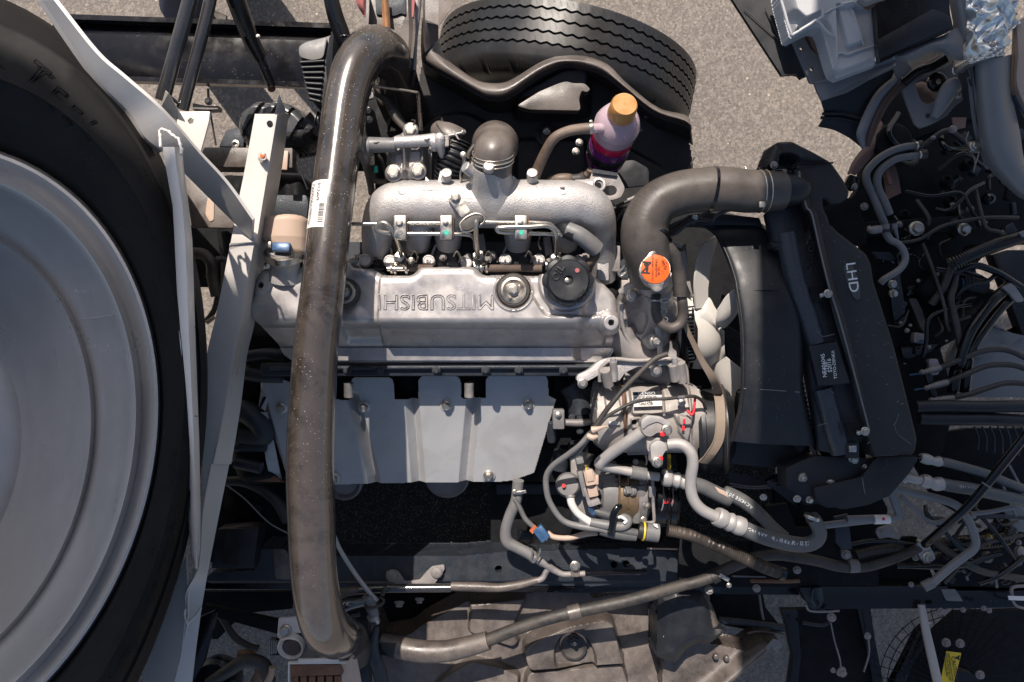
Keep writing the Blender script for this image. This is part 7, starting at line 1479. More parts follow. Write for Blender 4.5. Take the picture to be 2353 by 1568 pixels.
bead('660,0,184 720,200,178 740,225,172 860,150,170 900,140,172 960,210,166 1010,245,150', 3.4); bead('900,0,176 935,95,174 900,130,174', 3); bead('940,90,160 1000,60,150 1080,30,150', 2.2)
bead('1010,365,136 1050,345,136 1090,355,136 1150,335,136 1290,290,134', 2.6); bead('1110,40,146 1200,290,140', 2)
lathe('sealer_hole', m_blk, t, q1('c3', 772, 178, 176), Z, [(3.4, 0), (3, 1)], seg=10)
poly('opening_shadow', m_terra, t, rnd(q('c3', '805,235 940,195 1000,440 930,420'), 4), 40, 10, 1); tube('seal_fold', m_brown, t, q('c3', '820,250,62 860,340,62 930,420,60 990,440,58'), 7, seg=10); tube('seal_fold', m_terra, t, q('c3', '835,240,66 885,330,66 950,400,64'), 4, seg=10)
poly('folded_channel', m_cabgrey, t, q('c3', '728,252 800,215 850,320 1000,440 1040,500 1320,400 1400,380 1410,440 1240,520 1100,600 930,657 900,600 880,545 850,540'), 70, 8, 2, holes=[q1('c3', 793, 316)[:2]+(4,), q1('c3', 860, 453)[:2]+(4.4,)])
sheet('channel_lip', m_cabgrey, t, [q('c3', '880,545,74 1020,500,76 1200,430,78 1400,370,80'), q('c3', '890,570,66 1030,540,66 1220,470,68 1410,400,70'), q('c3', '930,655,70 1080,600,72 1250,510,74 1410,430,76')], n=4, th=4)
poly('black_panel', m_gloss, t, q('c3', '1272,-40 1300,300 1312,402 1400,362 1780,190 1760,90 1750,-40'), 165, 20, 2); poly('black_panel_band', m_bpl, t, q('c3', '1290,262 1650,60 1700,75 1770,110 1770,180 1312,385'), 168, 5, 1)
for i in range(40): lathe('sound_pad_dimple', m_bpl2, t, q1('c3', 1450+(i % 8)*18+random.random()*5, 5+(i//8)*26, 166), Z, [(1.4, 0), (1, 1)], seg=6) if i % 2 else None
tube('lock_arm', m_castd, t, q('c3', '1170,-10,190 1210,20,190 1260,0,190 1330,-20,188'), 9, seg=12); poly('rusty_arm', m_rust, t, q('c3', '1205,40 1240,60 1330,-20 1290,-20'), 186, 8, 1.5)
sheet('curved_flange', m_cabgrey, t, [q('c3', '1312,402,150 1450,340,150 1600,275,150 1720,230,150 1790,190,150 1850,170,150'), q('c3', '1380,372,158 1500,360,158 1620,300,160 1700,290,160 1780,310,158 1850,330,158'), q('c3', '1400,385,140 1500,402,140 1620,345,142 1700,340,140 1760,375,140 1840,405,138')], n=5, th=6)
sheet('side_column', m_cabgrey, t, [q('c3', '1750,-30,140 1790,180,138 1850,410,130 1900,640,115 1950,880,100 1990,1050,80'), q('c3', '1830,-30,165 1850,180,160 1890,420,150 1910,600,130 1945,850,110 2010,1080,85'), q('c3', '1900,-30,140 1890,180,145 1905,420,135 1925,640,115 1960,880,95 2030,1100,75')], n=4, th=8)
for p in ('1880,480', '1900,540'): a = q('c3', p, 150)[0]; box('column_slot', m_blk, t, a[0], a[1], 152, 4, 18, 3, rot=20, bev=0)
# foil covered duct
t = T('foil_wrapped_duct', 'crinkled silver foil sleeve around a matt grey duct in the top right corner', 'duct', 2280, 80, 150)
fx = np.random.default_rng(3); fw = [(-.7+fx.normal()*.45, 1/(8+fx.random()*16), fx.random()*6, 1.4+fx.random()*3.0) for _ in range(7)]+[(fx.random()*3.14, 1/(16+fx.random()*20), fx.random()*6, 5.) for _ in range(4)]
def ffoil(x, y):
    wx_ = x+5*np.sin(y/13+1)+3*np.sin(y/5.1+x/7); wy_ = y+6*np.sin(x/11)+3*np.sin(x/4.3+2)
    z = 190-34*((x-2290)/80.)**2
    for a_, fr_, ph_, am_ in fw: z = z+am_*(1-2*np.abs(np.sin((wx_*np.cos(a_)+wy_*np.sin(a_))*fr_+ph_)))
    s = psdf(x, y, rnd(q('c3', '1900,-60 1905,300 1895,400 1900,418 2080,370 2160,350 2165,280 2180,200 2300,100 2300,-60'), 3))
    z = np.where((y-(147-.33*(x-2225))) > -14, 184-30*((x-2270)/60.)**2+6*np.sin(x/3.1)*np.sin(y/2.), z)
    return np.where(s < 3, np.where(s > 0, 120, z), np.nan)
hfield('foil', m_foil, t, (2222, -28, 2372, 150), 1.7, ffoil, 180, smooth=30)
D1 = q('c3', '1900,420,120 1925,600,118 1950,880,110 1975,1000,100 2010,1090,92 2090,1180,80 2200,1280,66 2260,1310,60')
D2 = q('c3', '2030,385,178 2045,600,172 2080,880,160 2110,1000,150 2140,1050,140 2190,1130,128 2240,1200,110 2290,1260,100')
D3 = q('c3', '2170,355,130 2160,600,124 2185,700,120 2220,860,112 2240,1000,104 2260,1080,98 2300,1140,90 2340,1200,84')
sheet('grey_duct', m_cabgrey, t, [D1, [((a[0]+b[0])/2-8, (a[1]+b[1])/2, (a[2]*.25+b[2]*.75)) for a, b in zip(D1, D2)], D2, [((a[0]+b[0])/2+6, (a[1]+b[1])/2, (a[2]*.25+b[2]*.75)) for a, b in zip(D3, D2)], D3], n=4, th=6)
sheet('insulation_blanket', m_tan, t, [q('c3', '2170,200,120 2165,360,118 2160,560,110 2180,640,100 2260,800,90'), q('c3', '2200,150,150 2210,360,148 2200,520,140 2230,640,130 2300,760,120'), q('c3', '2330,60,140 2330,360,140 2330,520,130 2330,640,120 2340,700,110')], n=5, th=6, smooth=30)
tube('blanket_edge', m_blue, t, q('c3', '2185,620,112 2220,690,108 2270,760,100'), 4, seg=8); bolt(t, q1('c3', 1925, 955, 96), 12, m_zinc); box('bolt_tab', m_zinc, t, *q1('c3', 1925, 960, 92)[:2], 92, 22, 26, 10, bev=2)
tube('stud', m_greyp, t, q('c3', '2210,1080,110 2225,1100,116'), 7, seg=12)
t = T('cab_mudguard', 'black plastic mudguard tip hanging below the tilted cab against the asphalt', 'mudguard', 1980, 260, 0)
sheet('guard_sheet', m_bpl, t, [q('c3', '925,657,30 1050,600,34 1240,520,40 1410,440,46'), q('c3', '945,760,10 1060,740,16 1200,700,26 1330,640,34'), q('c3', '905,830,-10 1000,850,-8 1100,900,-6 1180,960,-10')], n=5, th=6)
tube('molded_rib', m_bpl, t, q('c3', '930,745,18 1060,745,22 1180,775,24'), 4, seg=8); tube('molded_rib', m_bpl, t, q('c3', '920,770,12 1050,775,16 1170,805,18'), 4, seg=8)
sheet('grey_arch', m_cabgrey, t, [q('c3', '1410,490,56 1300,580,50 1230,680,44 1160,840,36 1155,900,30 1185,970,24'), q('c3', '1420,520,66 1330,600,60 1260,700,54 1200,850,44 1190,910,38 1205,975,30'), q('c3', '1450,560,50 1380,640,44 1310,740,38 1250,850,30 1235,910,24 1230,960,20')], n=5, th=5)
tube('rubber_seal', m_brown, t, q('c3', '1700,380,70 1560,470,64 1440,560,58 1350,650,50 1290,760,42 1245,880,34 1225,960,26'), [10, 11, 11, 11, 10, 9, 6], seg=14)
tube('white_sliver', m_cabwh, t, q('c3', '1340,700,30 1300,770,28 1275,840,26'), 2.5, seg=6)
t = T('hinged_steel_plate', 'grey steel plate with a square window and a handle lever under the cab', 'plate', 2170, 230, 40)
win = rnd(q('d3', '735,430 790,380 1000,330 1040,430 990,570 900,610 850,625 800,600'), 10)
def fpl(x, y):
    s = psdf(x, y, rnd(q('d3', '485,165 560,180 650,205 720,300 760,360 900,330 1140,200 1170,420 1215,590 1130,650 1050,750 900,830 790,868 740,840 660,640 600,480 530,300'), 6))
    w_ = psdf(x, y, win); z = 60-.02*(y-200)
    z = np.where(w_ < 0, np.nan, z); z = np.where(cd(x, y, *q1('d3', 618, 372)[:2]) < 4.6, np.nan, z)
    return np.where(s < 0, z, np.nan)
o = hfield('plate', m_cabgrey, t, (2035, 120, 2220, 300), 1.5, fpl, 60); thicken(o, 5, 30)
tube('lever', m_cabgrey, t, q('d3', '925,755,64 970,680,74 1010,600,82 1060,510,90 1100,460,94 1160,430,96'), [8, 13, 17, 20, 20, 16], seg=20, flat=.7)
lathe('dark_knob', m_gloss, t, q1('d3', 965, 405, 64), Z, [(22, -10), (22, 0), (16, 4), (6, 5)], seg=28); lathe('knob_centre', m_zinc, t, q1('d3', 965, 408, 69), Z, [(6, 0), (5, 2)], seg=12)
tube('strap', m_gloss, t, q('d3', '1040,180,80 900,260,76 760,310,74 620,420,70'), 11, seg=12, flat=.5); bolt(t, q1('d3', 862, 742, 62), 5, m_iron); bolt(t, q1('d3', 1155, 550, 92), 7, m_zinc)
for p, s_ in (('810,520,30', 26), ('900,560,30', 20)): a = q('d3', p)[0]; lathe('brown_part_behind', m_terra, t, a, (.3, .2, 1), [(s_, -8), (s_, 4), (s_*.6, 10)], seg=18)
# dark machinery mass behind
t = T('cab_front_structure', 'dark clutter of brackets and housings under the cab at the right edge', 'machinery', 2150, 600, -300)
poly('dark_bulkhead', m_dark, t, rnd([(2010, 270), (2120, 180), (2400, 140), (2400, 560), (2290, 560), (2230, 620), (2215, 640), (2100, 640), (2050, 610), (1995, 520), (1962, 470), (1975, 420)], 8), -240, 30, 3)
poly('recess_shade_sheet', m_dark, t, rnd(q('c3', '930,1190 1060,1300 1130,1290 1160,1240 1200,1240 1210,1290 1240,1360 1180,1390 1220,1480 1220,1600 950,1600 930,1400'), 4), -120, 30, 2)  # dark sheet added as the shade in the recess beside the guard
poly('cab_gap_shade_sheet', m_dark, t, [(1975, 300), (2020, 190), (2060, 120), (2260, 100), (2270, 260), (2100, 320), (2000, 380)], -230, 16, 2)  # dark sheet added to hide sunlit ground behind the cab parts
sheet('redbrown_arch', m_terra, t, [q('d3', '70,1310,-150 130,1180,-150 240,1040,-150 330,930,-150 400,790,-150'), q('d3', '110,1310,-146 180,1190,-146 290,1080,-146 370,980,-146 420,820,-146'), q('d3', '150,1330,-160 230,1240,-160 350,1110,-160 420,1060,-160 460,900,-160')], n=5, th=6)
lathe('round_drum', m_dark, t, q1('d3', 520, 1010, -150), Z, [(44, -30), (46, 0), (40, 6), (14, 8)], seg=32)
sheet('redbrown_panel', m_terra, t, [q('d3', '400,1230,-190 440,1350,-190 460,1568,-190'), q('d3', '520,1180,-190 570,1330,-190 600,1500,-190')], n=4, th=6); box('panel_post', m_terra, t, *q1('d3', 470, 1290, -178)[:2], -170, 10, 60, 10, rot=14)
for i in range(46):
    x, y = random.uniform(2060, 2340), random.uniform(300, 545)
    k_ = random.random()
    if k_ < .35: box('small_bracket', random.choice((m_gloss, m_dark, m_iron)), t, x, y, random.uniform(-200, -120), random.uniform(10, 40), random.uniform(8, 30), random.uniform(10, 40), rot=random.uniform(0, 90), bev=3)
    elif k_ < .6: lathe('small_housing', random.choice((m_gloss, m_dark)), t, (x, y, random.uniform(-220, -150)), (random.uniform(-.5, .5), random.uniform(-.5, .5), 1), [(12, -10), (14, 0), (12, 10), (6, 14), (5, 8)], seg=20)
    elif k_ < .9:
        a = random.random()*6.28; L = random.uniform(20, 70); tube('dark_cable', random.choice((m_gloss, m_rub)), t, [(x, y, -160), (x+L*math.cos(a), y+L*math.sin(a), -130), (x+L*1.5*math.cos(a+.5), y+L*1.5*math.sin(a+.5), -160)], random.uniform(3, 7), seg=10)
    else: bolt(t, (x, y, -130), random.uniform(5, 9), m_castd, axis=(random.uniform(-.6, .6), random.uniform(-.6, .6), 1))
for a in ('1260,900,-110 1240,1000,-110 1320,1180,-112 1310,1300,-112', '1340,930,-100 1360,1100,-100 1310,1270,-104'): tube('thin_edge', m_castd, t, q('d3', a), 1.5, seg=6)
sheet('hex_plate', m_terra, t, [q('d3', '1100,760,-60 1240,760,-60'), q('d3', '1120,880,-60 1230,860,-60')], n=3, th=4); lathe('light_nut', m_castd, t, q1('d3', 1100, 880, -56), Z, [(10, 0), (9, 6), (4, 8)], seg=6)
# lower dark area (x 2130-2353, y 480-1300)
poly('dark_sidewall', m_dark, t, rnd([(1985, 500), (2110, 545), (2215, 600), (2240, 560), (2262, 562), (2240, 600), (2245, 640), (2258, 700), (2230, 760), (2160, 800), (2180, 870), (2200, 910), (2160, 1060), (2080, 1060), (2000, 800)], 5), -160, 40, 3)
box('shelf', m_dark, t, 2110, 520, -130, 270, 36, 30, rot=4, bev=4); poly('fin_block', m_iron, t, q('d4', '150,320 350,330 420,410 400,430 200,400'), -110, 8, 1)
for p, rr in (('650,55', 17), ('1195,65', 15), ('375,698', 10), ('380,803', 10), ('1640,90', 4)): bolt(t, q('d4', p, -110)[0], rr, m_zinc if rr > 9 else m_castd, axis=(random.uniform(-.4, .4), random.uniform(-.4, .4), 1), h=1.2)
box('bolt_rail', m_gloss, t, *q1('d4', 430, 850, -118)[:2], -118, 30, 120, 10, rot=8, bev=2)
sheet('beige_housing', m_greyp, t, [q('d4', '1040,1500,-260 1150,1300,-250 1420,900,-240 1460,1000,-240'), q('d4', '1130,1500,-250 1300,1400,-240 1500,1150,-230 1560,1200,-230'), q('d4', '1500,1568,-260 1620,1390,-250 1720,1390,-240 1900,1290,-240')], n=5, th=6)
poly('housing_floor', m_cabgrey, t, rnd(q('d4', '1040,1480 1180,1200 1440,900 1530,1130 1590,1290 1640,1380 1720,1390 1880,1300 2000,1250 2000,2000 1100,2000 1000,1700'), 6), -290, 20, 3)
poly('black_post', m_gloss, t, q('d4', '1520,355 1700,300 1960,300 1960,1290 1880,1290 1830,1160 1660,700'), -260, 30, 3); poly('dark_base', m_gloss, t, q('d4', '1590,1275 1830,1160 1880,1290 1720,1385 1640,1370'), -300, 16, 2)
poly('slanted_arm', m_gloss, t, q('d4', '970,560 1180,500 1400,580 1520,650 1490,700 1420,660 1100,600'), -130, 30, 4); tube('grey_bellows', m_iron, t, q('d4', '1190,690,-120 1290,700,-116 1440,730,-120'), [17, 19, 17], seg=18, corr=(6, .08))
tube('blue_ring', m_blue, t, q('d4', '1150,690,-120 1180,692,-120'), 13, seg=16, n=1); poly('red_part', m_red, t, rnd(q('d4', '1200,820 1250,785 1290,800 1280,920 1240,940 1205,880'), 3), -118, 12, 2)
tube('black_hand_shape', m_dark, t, q('d4', '1100,780,-140 1300,860,-140 1480,800,-140 1500,760,-140'), [22, 24, 18, 9], seg=16); tube('slanted_hose', m_rub, t, q('d4', '960,1080,-150 1100,1080,-140 1250,1040,-140'), 10, seg=12)
tube('cable_mass', m_dark, t, q('d4', '700,640,-140 850,760,-140 1050,720,-140'), 36, seg=16); tube('cable_mass', m_dark, t, q('d4', '900,950,-150 1100,920,-150 1250,880,-150'), 34, seg=16)
box('white_plug', m_castd, t, *q1('d4', 710, 1320, -110)[:2], -110, 34, 24, 20, rot=-8, bev=4); lathe('blue_tip', m_blue, t, q1('d4', 705, 1357, -104), Z, [(5, 0), (4, 3)], seg=12); poly('triangular_shelf', m_gloss, t, q('d4', '470,1420 900,1380 940,1400 800,1500 560,1560 500,1540'), -130, 12, 2)
poly('hanging_bag', m_rub, t, rnd(q('d4', '560,860 650,860 720,1000 790,1250 760,1290 700,1200 640,1050'), 4), -120, 12, 3)
for i in range(30):
    x, y = q1('d4', random.uniform(450, 1200), random.uniform(350, 1450))[:2]; k_ = random.random()
    if k_ < .4: box('small_bracket', random.choice((m_gloss, m_dark, m_iron)), t, x, y, random.uniform(-140, -110), random.uniform(8, 26), random.uniform(6, 20), 14, rot=random.uniform(0, 90), bev=2)
    elif k_ < .8:
        a = random.random()*6.28; L = random.uniform(12, 40); tube('dark_cable', random.choice((m_gloss, m_rub, m_blue if i % 9 == 0 else m_rub)), t, [(x, y, -120), (x+L*math.cos(a), y+L*math.sin(a), -100), (x+L*1.5*math.cos(a+.5), y+L*1.5*math.sin(a+.5), -120)], random.uniform(2, 4), seg=8)
    else: bolt(t, (x, y, -104), random.uniform(3, 6), m_castd, axis=(random.uniform(-.6, .6), random.uniform(-.6, .6), 1))
for (x, y), (x2, y2) in (((2060, 560), (2340, 500)), ((2150, 620), (2345, 660)), ((2140, 700), (2300, 560)), ((2180, 760), (2120, 560)), ((2240, 430), (2330, 560)), ((2080, 440), (2250, 520)), ((2200, 600), (2210, 820)), ((2120, 820), (2230, 700)), ((2150, 480), (2260, 420)), ((2300, 620), (2190, 690))):
    mx_, my_ = (x+x2)/2+random.uniform(-40, 40), (y+y2)/2+random.uniform(-40, 40)
    tube('rubber_hose', random.choice((m_rub, m_gloss, m_bpl, m_rub)), t, [(x, y, -110), ((x+mx_)/2, (y+my_)/2+10, -96), (mx_, my_, -90), ((x2+mx_)/2, (y2+my_)/2-8, -94), (x2, y2, -110)], random.uniform(4, 9), seg=14, corr=random.choice((None, None, (5, .12))))
# pipes
t = T('heater_pipe_pair', 'two parallel grey bent pipes curving down under the cab beside the asphalt gap', 'pipes', 2010, 470, -60)
tube('pipe', m_greyp, t, q('d3', '745,1040,-60 640,1050,-58 520,1085,-56 400,1150,-56 310,1230,-58 262,1300,-60 262,1380,-62 300,1480,-66 340,1568,-70')+q('c3', '1310,1400,-76 1335,1460,-84'), 8.5, seg=18)
tube('pipe', m_greyp, t, q('d3', '775,1130,-60 700,1140,-58 560,1165,-56 460,1220,-56 390,1290,-58 365,1370,-62 380,1470,-66 430,1568,-70')+q('c3', '1370,1400,-78'), 8.5, seg=18)
tube('pipe', m_cabgrey, t, q('d4', '290,0,-78 300,100,-80 350,185,-80 430,225,-78 490,290,-76 520,370,-76 510,450,-76 450,530,-78 360,590,-80 280,640,-84 240,680,-90'), [9, 9, 8.5, 8, 8, 8, 8, 8, 8, 8, 8], seg=18); tube('pipe', m_cabgrey, t, q('d4', '390,0,-86 400,60,-86 440,180,-90'), [8, 6, 2], seg=12)
for a, r_ in (('745,1040,-56', 9.5), ('775,1130,-56', 9.5)): lathe('spring_clip', m_steel, t, q('d3', a)[0], (1, .1, 0), [(r_, -2), (r_+1, 0), (r_, 2)], seg=18)
tube('dark_stub', m_rub, t, q('d3', '750,1038,-58 800,1025,-58'), 10, seg=16, n=1); tube('dark_stub', m_rub, t, q('d3', '780,1128,-58 840,1120,-58'), 11, seg=16, n=1); tube('hook_clip', m_castd, t, q('d4', '100,30,-70 130,70,-66 240,60,-66'), [4, 9, 9], seg=14); box('tie', m_gloss, t, *q1('d4', 300, 75, -68)[:2], -66, 40, 5, 8, bev=1)
bolt(t, q1('c3', 1205, 1350, -80), 9, m_castd); box('black_coupler', m_gloss, t, *q1('c3', 1130, 1190, -60)[:2], -60, 24, 32, 24, rot=-20, bev=4); bolt(t, q1('c3', 1138, 1220, -50), 8, m_castd, axis=(.4, -.6, .5))
t = T('corrugated_loom_right', 'fat black corrugated loom crossing a bright gap of asphalt at the right edge', 'cable', 2250, 590, -60)
tube('loom', m_gloss, t, q('d4', '1040,470,-70 1130,430,-60 1300,350,-50 1500,265,-46 1700,200,-50 1900,140,-60'), [20, 18, 17, 17, 16, 15], seg=22, corr=(5.5, .14))
poly('green_clip', m_castd, t, q('d4', '1835,108 1891,75 1960,80 1960,140 1880,152'), -36, 8, 1)
t = T('paired_black_hoses', 'two glossy black hoses bending side by side down to the horizontal hoses', 'hose', 2230, 760, -90)
tube('hose', m_gloss, t, q('d4', '1720,720,-90 1560,850,-86 1400,1050,-84 1270,1250,-86 1190,1450,-90 1150,1600,-96')+q('b2', '1800,950,-110 1780,1100,-120'), [12, 12, 12, 12, 12, 12, 12, 12], seg=20); tube('hose', m_gloss, t, q('d4', '1800,800,-96 1640,950,-92 1480,1150,-90 1340,1350,-92 1260,1500,-96')+q('b2', '1880,900,-106 1860,1100,-120'), [11, 11, 11, 11, 11, 11, 11], seg=20)
poly('clamp_bracket', m_castd, t, rnd(q('d4', '1640,730 1740,680 1790,720 1900,880 1860,905 1800,900 1740,820'), 4), -70, 8, 2)
t = T('brake_hose_row', 'three thin rubber brake hoses with crimped ends running to the right edge', 'hose', 2250, 870, -90)
for a, b in (('1700,940,-100 1800,900,-90 1950,840,-84 2080,820,-84 2180,840,-86 2300,900,-90', '1590,970,-104 1700,938,-100'), ('1740,1035,-100 1850,990,-90 2000,930,-84 2120,920,-84 2220,935,-86 2320,980,-90', '1610,1070,-104 1745,1035,-100'), ('1790,1135,-96 1900,1110,-90 2020,1070,-84 2140,1040,-82 2330,1050,-84', '1630,1155,-104 1790,1138,-98')):
    tube('hose', m_rub, t, q('b2', a), 6.4, seg=14); e = q('b2', b); tube('crimped_end', m_castd, t, [e[0], ((e[0][0]+e[1][0])/2, (e[0][1]+e[1][1])/2, -100), e[1]], [5, 8, 8], seg=14, corr=(5, .12))
poly('hose_plate', m_gloss, t, rnd(q('b2', '1620,890 1690,880 1700,960 1650,1000 1690,1150 1660,1170 1600,980'), 3), -108, 8, 2); poly('hose_fitting', m_castd, t, rnd(q('b2', '1625,885 1680,880 1700,930 1690,985 1640,990'), 5), -100, 14, 4)
for p in ('1580,968', '1610,1072', '1640,1150'): bolt(t, q('b2', p, -96)[0], 6, m_castd, axis=(-1, .3, .6))
for a in ('1500,988,-110 1570,978,-108', '1530,1085,-110 1600,1074,-108'): tube('thin_pipe', m_blue, t, q('b2', a), 2, seg=6)
t = T('horizontal_radiator_hoses', 'two thick textured black hoses running straight to the right edge one above the other', 'hose', 2240, 950, -60)
tube('hose', m_bpl, t, q('b2', '1540,1195,-60 1700,1190,-54 1950,1195,-54 2300,1190,-58'), 14, seg=24); tube('hose', m_bpl, t, q('b2', '1560,1270,-66 1750,1275,-60 2000,1275,-60 2300,1290,-64'), 15, seg=24)
t = T('upper_crimped_hose', 'upper black hose with a pale ribbed crimp collar leaving the guard towards lower right', 'ac hose', 2150, 1065, -70)
tube('crimp_collar', m_alu, t, q('d6', '650,850,-70 700,862,-70 760,880,-70 790,890,-70 850,895,-70 885,890,-70', -70), [10, 12.5, 11.5, 9, 12, 11], seg=24, n=3); tube('dark_core', m_gloss, t, q('d6', '620,870,-72 655,862,-72'), 7, seg=14, n=1)
tube('hose', m_acrub, t, q('d6', '885,895,-72 1000,920,-76 1200,975,-84 1420,1040,-96 1650,1140,-104 1950,1250,-110'), 10.5, seg=20)
t = T('lower_crimped_hose', 'lower thicker black hose with pale crimp collar and aluminium neck by the guard', 'ac hose', 2130, 1110, -80)
tube('neck', m_alu, t, q('d6', '440,1110,-86 500,1085,-82 590,1105,-80 670,1115,-80'), 9.5, seg=20); tube('crimp_collar', m_alu, t, q('d6', '660,1110,-80 700,1120,-80 750,1135,-80 780,1142,-80 830,1155,-80 900,1150,-80'), [13, 16, 15, 12, 16, 15], seg=26, n=3)
hp4 = q('d6', '890,1155,-82 1050,1185,-84 1250,1215,-88 1500,1270,-96 1950,1370,-110'); tube('hose', m_acrub, t, hp4, [14, 14.5, 14.5, 14, 13], seg=24); text_path('hose_print', 'GALAXY 200', hp4, 7, 15.5, m_white, t, start=45, gap=.9)
t = T('grey_ac_pipe_loop', 'thin and thick grey aluminium pipes bent into a triangle at lower right', 'ac pipe', 2180, 1180, -130)
tube('pipe', m_cabgrey, t, q('d6', '-200,1568,-150 20,1560,-148 250,1552,-146 350,1540,-144 400,1500,-142 370,1400,-138 335,1300,-134 320,1240,-132 380,1215,-130 550,1255,-130 800,1310,-130 1000,1370,-132 1100,1430,-134 1150,1500,-138')+q('b7', '1890,520,-140 1930,640,-142 1915,700,-144 1850,750,-146 1760,820,-150 1640,925,-156'), 9.5, seg=20, n=5)
tube('marked_section', m_paper, t, q('b7', '1265,506,-144 1365,503,-144'), 10.4, seg=20, n=1); lathe('red_dot', m_red, t, q1('b7', 1330, 502, -133.5), Z, [(4, 0), (3.5, .8)], seg=12)
tube('thin_pipe', m_cabgrey, t, q('b7', '1440,350,-160 1540,440,-162 1610,510,-164 1680,525,-164 1780,495,-160 1900,470,-156 2050,450,-150 2180,425,-146 2240,450,-146 2300,500,-150'), 5.4, seg=14)
tube('left_stub', m_cabgrey, t, q('b7', '930,545,-156 1100,525,-152 1260,508,-148'), 8, seg=16); tube('pipe_foot', m_greyp, t, q('b7', '1650,915,-156 1590,945,-160'), 12, seg=16, n=1)
lathe('joint', m_castd, t, q1('b7', 1905, 475, -154), (1, 0, 0), [(8, -6), (9, 0), (8, 6)], seg=16)
t = T('lower_right_brackets', 'assorted dark brackets and a flat steel post between the crimped hose and the beam', 'bracket', 1960, 1250, -240)
poly('upright_post', m_iron, t, q('b7', '1010,490 1100,470 1125,700 1060,700 1020,660'), -200, 10, 2); poly('cross_plate', m_castd, t, rnd(q('b7', '1280,585 1300,560 1370,540 1400,580 1450,610 1430,640 1360,620 1300,635'), 4), -230, 8, 2); bolt(t, q1('b7', 1325, 585, -226), 6, m_castd)
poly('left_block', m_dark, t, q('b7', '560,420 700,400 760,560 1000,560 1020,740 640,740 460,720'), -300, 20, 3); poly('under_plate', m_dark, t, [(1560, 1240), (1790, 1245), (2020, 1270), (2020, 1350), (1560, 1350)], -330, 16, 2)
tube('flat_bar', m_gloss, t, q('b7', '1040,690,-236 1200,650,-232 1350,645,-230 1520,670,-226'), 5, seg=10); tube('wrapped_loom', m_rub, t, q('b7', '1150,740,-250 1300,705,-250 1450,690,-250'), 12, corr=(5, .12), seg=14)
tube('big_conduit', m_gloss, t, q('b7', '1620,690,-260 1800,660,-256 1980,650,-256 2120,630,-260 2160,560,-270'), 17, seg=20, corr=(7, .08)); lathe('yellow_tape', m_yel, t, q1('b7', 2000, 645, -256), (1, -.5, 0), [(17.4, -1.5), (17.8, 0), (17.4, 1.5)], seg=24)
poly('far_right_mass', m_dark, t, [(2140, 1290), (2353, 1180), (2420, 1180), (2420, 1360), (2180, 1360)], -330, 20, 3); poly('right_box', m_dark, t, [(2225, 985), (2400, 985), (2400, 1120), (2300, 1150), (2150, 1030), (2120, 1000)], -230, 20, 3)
poly('light_plate', m_cabgrey, t, rnd(q('b7', '2060,200 2247,330 2300,600 2200,580 2120,450 2180,420'), 4), -300, 8, 1)
for i in range(26):
    x, y = random.uniform(2150, 2350), random.uniform(1180, 1340); k_ = random.random()
    if k_ < .5:
        a = random.random()*6.28; L = random.uniform(15, 40); tube('dark_cable', random.choice((m_gloss, m_rub, m_iron)), t, [(x, y, -240), (x+L*math.cos(a), y+L*math.sin(a), -220), (x+L*1.5*math.cos(a+.5), y+L*1.5*math.sin(a+.5), -240)], random.uniform(2.5, 5), seg=8)
    elif k_ < .8: box('small_bracket', random.choice((m_gloss, m_iron)), t, x, y, -230, random.uniform(8, 24), random.uniform(8, 24), 16, rot=random.uniform(0, 90), bev=2)
    else: bolt(t, (x, y, -222), random.uniform(5, 8), m_castd, axis=(random.uniform(-.6, .6), random.uniform(-.6, .6), 1))
lathe('light_knob', m_castd, t, q1('b7', 2010, 750, -226), (.4, .2, 1), [(13, -6), (13, 3), (8, 8)], seg=18); lathe('light_knob', m_castd, t, q1('b7', 2225, 720, -226), (.4, .2, 1), [(14, -6), (14, 3), (8, 8)], seg=18); poly('blue_tag', m_blue, t, q('b7', '2200,775 2240,760 2235,800 2205,805'), -216, 3, .5)
for a in ('2060,840,-226 2070,950,-230', '2120,790,-226 2165,900,-230', '1810,810,-240 1860,850,-240 1880,900,-240', '2070,190,-200 2200,500,-210', '2150,150,-200 2247,330,-210'): tube('grey_wire', m_cabgrey, t, q('b7', a), 3, seg=8)
for (x, y), (x2, y2) in (((2140, 1240), (2350, 1330)), ((2170, 1340), (2350, 1230)), ((2060, 1300), (2300, 1270)), ((2230, 1160), (2340, 1300)), ((2130, 1180), (2280, 1340)), ((2200, 1200), (2353, 1190)), ((2250, 1340), (2353, 1280))):
    mx_, my_ = (x+x2)/2+random.uniform(-30, 30), (y+y2)/2+random.uniform(-30, 30)
    tube('rubber_hose', random.choice((m_rub, m_gloss, m_iron)), t, [(x, y, -215), (mx_, my_, -195), (x2, y2, -215)], random.uniform(4, 9), seg=14, corr=random.choice((None, (6, .12))))
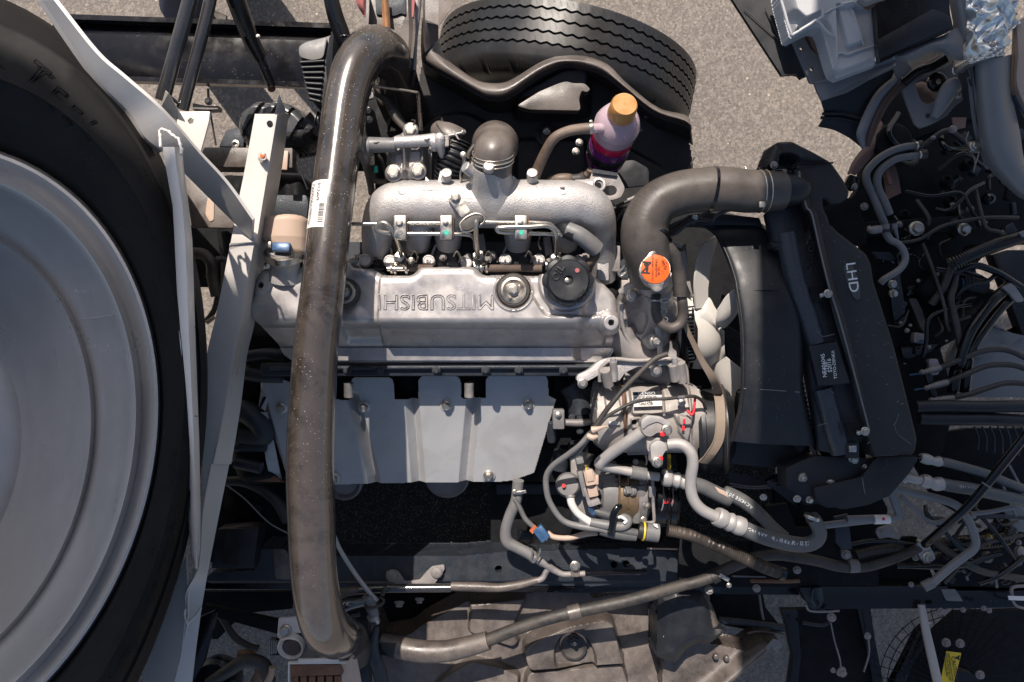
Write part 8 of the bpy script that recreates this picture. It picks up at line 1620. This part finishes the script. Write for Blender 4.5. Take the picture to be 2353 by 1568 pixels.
for i in range(7): tube('grey_wire', m_iron, t, q('d6', '%d,490,-150 %d,620,-150 %d,%d,-160' % (1270+i*90, 1320+i*90, 1310+i*95, 760+i*14)), 2.4, seg=8)
tube('wire_frame', m_castd, t, q('b7', '2170,1010,-290 2170,950,-290 2260,938,-290'), 4, seg=8); tube('wire_frame', m_castd, t, q('b7', '2170,1030,-290 2200,1070,-290 2270,1090,-290'), 3, seg=8); poly('white_tag', m_paper, t, q('b7', '2145,1005 2300,1010 2300,1035 2150,1030'), -280, 3, .5)
for p in ('1985,1085', '2020,1100', '1850,1095'): bolt(t, q('b7', p, -290)[0], 6, m_castd)
# ================================================================ overhead: unseen flat slabs, cut to their shadows, added to shade both sides
def above(pts, z0, h):
    """polygon given as its shadow at height z0 (pixels), lifted along the sunlight to height h"""
    out_ = []
    for x, y in pts:
        p = P(x, y, z0); k_ = (h-z0)*S/(-SUN.z); out_.append(p-SUN*k_)
    return out_
def slab(name, mat, par, pts, th):
    bm = bmesh.new(); a = [bm.verts.new(p) for p in pts]; b = [bm.verts.new(p+Vector((0, 0, th*S))) for p in pts]
    n = len(a)
    for i in range(n): bm.faces.new((a[i], a[(i+1) % n], b[(i+1) % n], b[i]))
    bm.faces.new(a[::-1]); bm.faces.new(b); return frombm(bm, name, mat, par, None, 0)
t = T('added_cab_shade_slab', 'unseen slab added above the radiator for the shade of the tipped cab', 'cab', 2600, 300, 1400)
slab('cab_sun_blocker', m_cabgrey, t, above([(1745, 1900), (1740, 700), (1742, 345), (1832, 335), (1838, 200), (1890, 0), (3300, -420), (3300, 1900)], 0, 1800), 120)  # unseen slab shaped by the shadow edge it casts over the radiator side
t = T('added_wheel_shade_slab', 'unseen slab added to shade the spare wheel, standing for the cargo body', 'cargo body', -300, 300, 1400)
slab('wheel_sun_blocker', m_cabgrey, t, above([(-1600, -40), (-60, 75), (0, 97), (50, 118), (110, 160), (180, 225), (235, 290), (330, 362), (430, 372), (518, 372), (525, 1100), (480, 2000), (-1600, 2000)], 340, 4200), 120)  # unseen slab shaped by the shadow edge it casts over the spare wheel
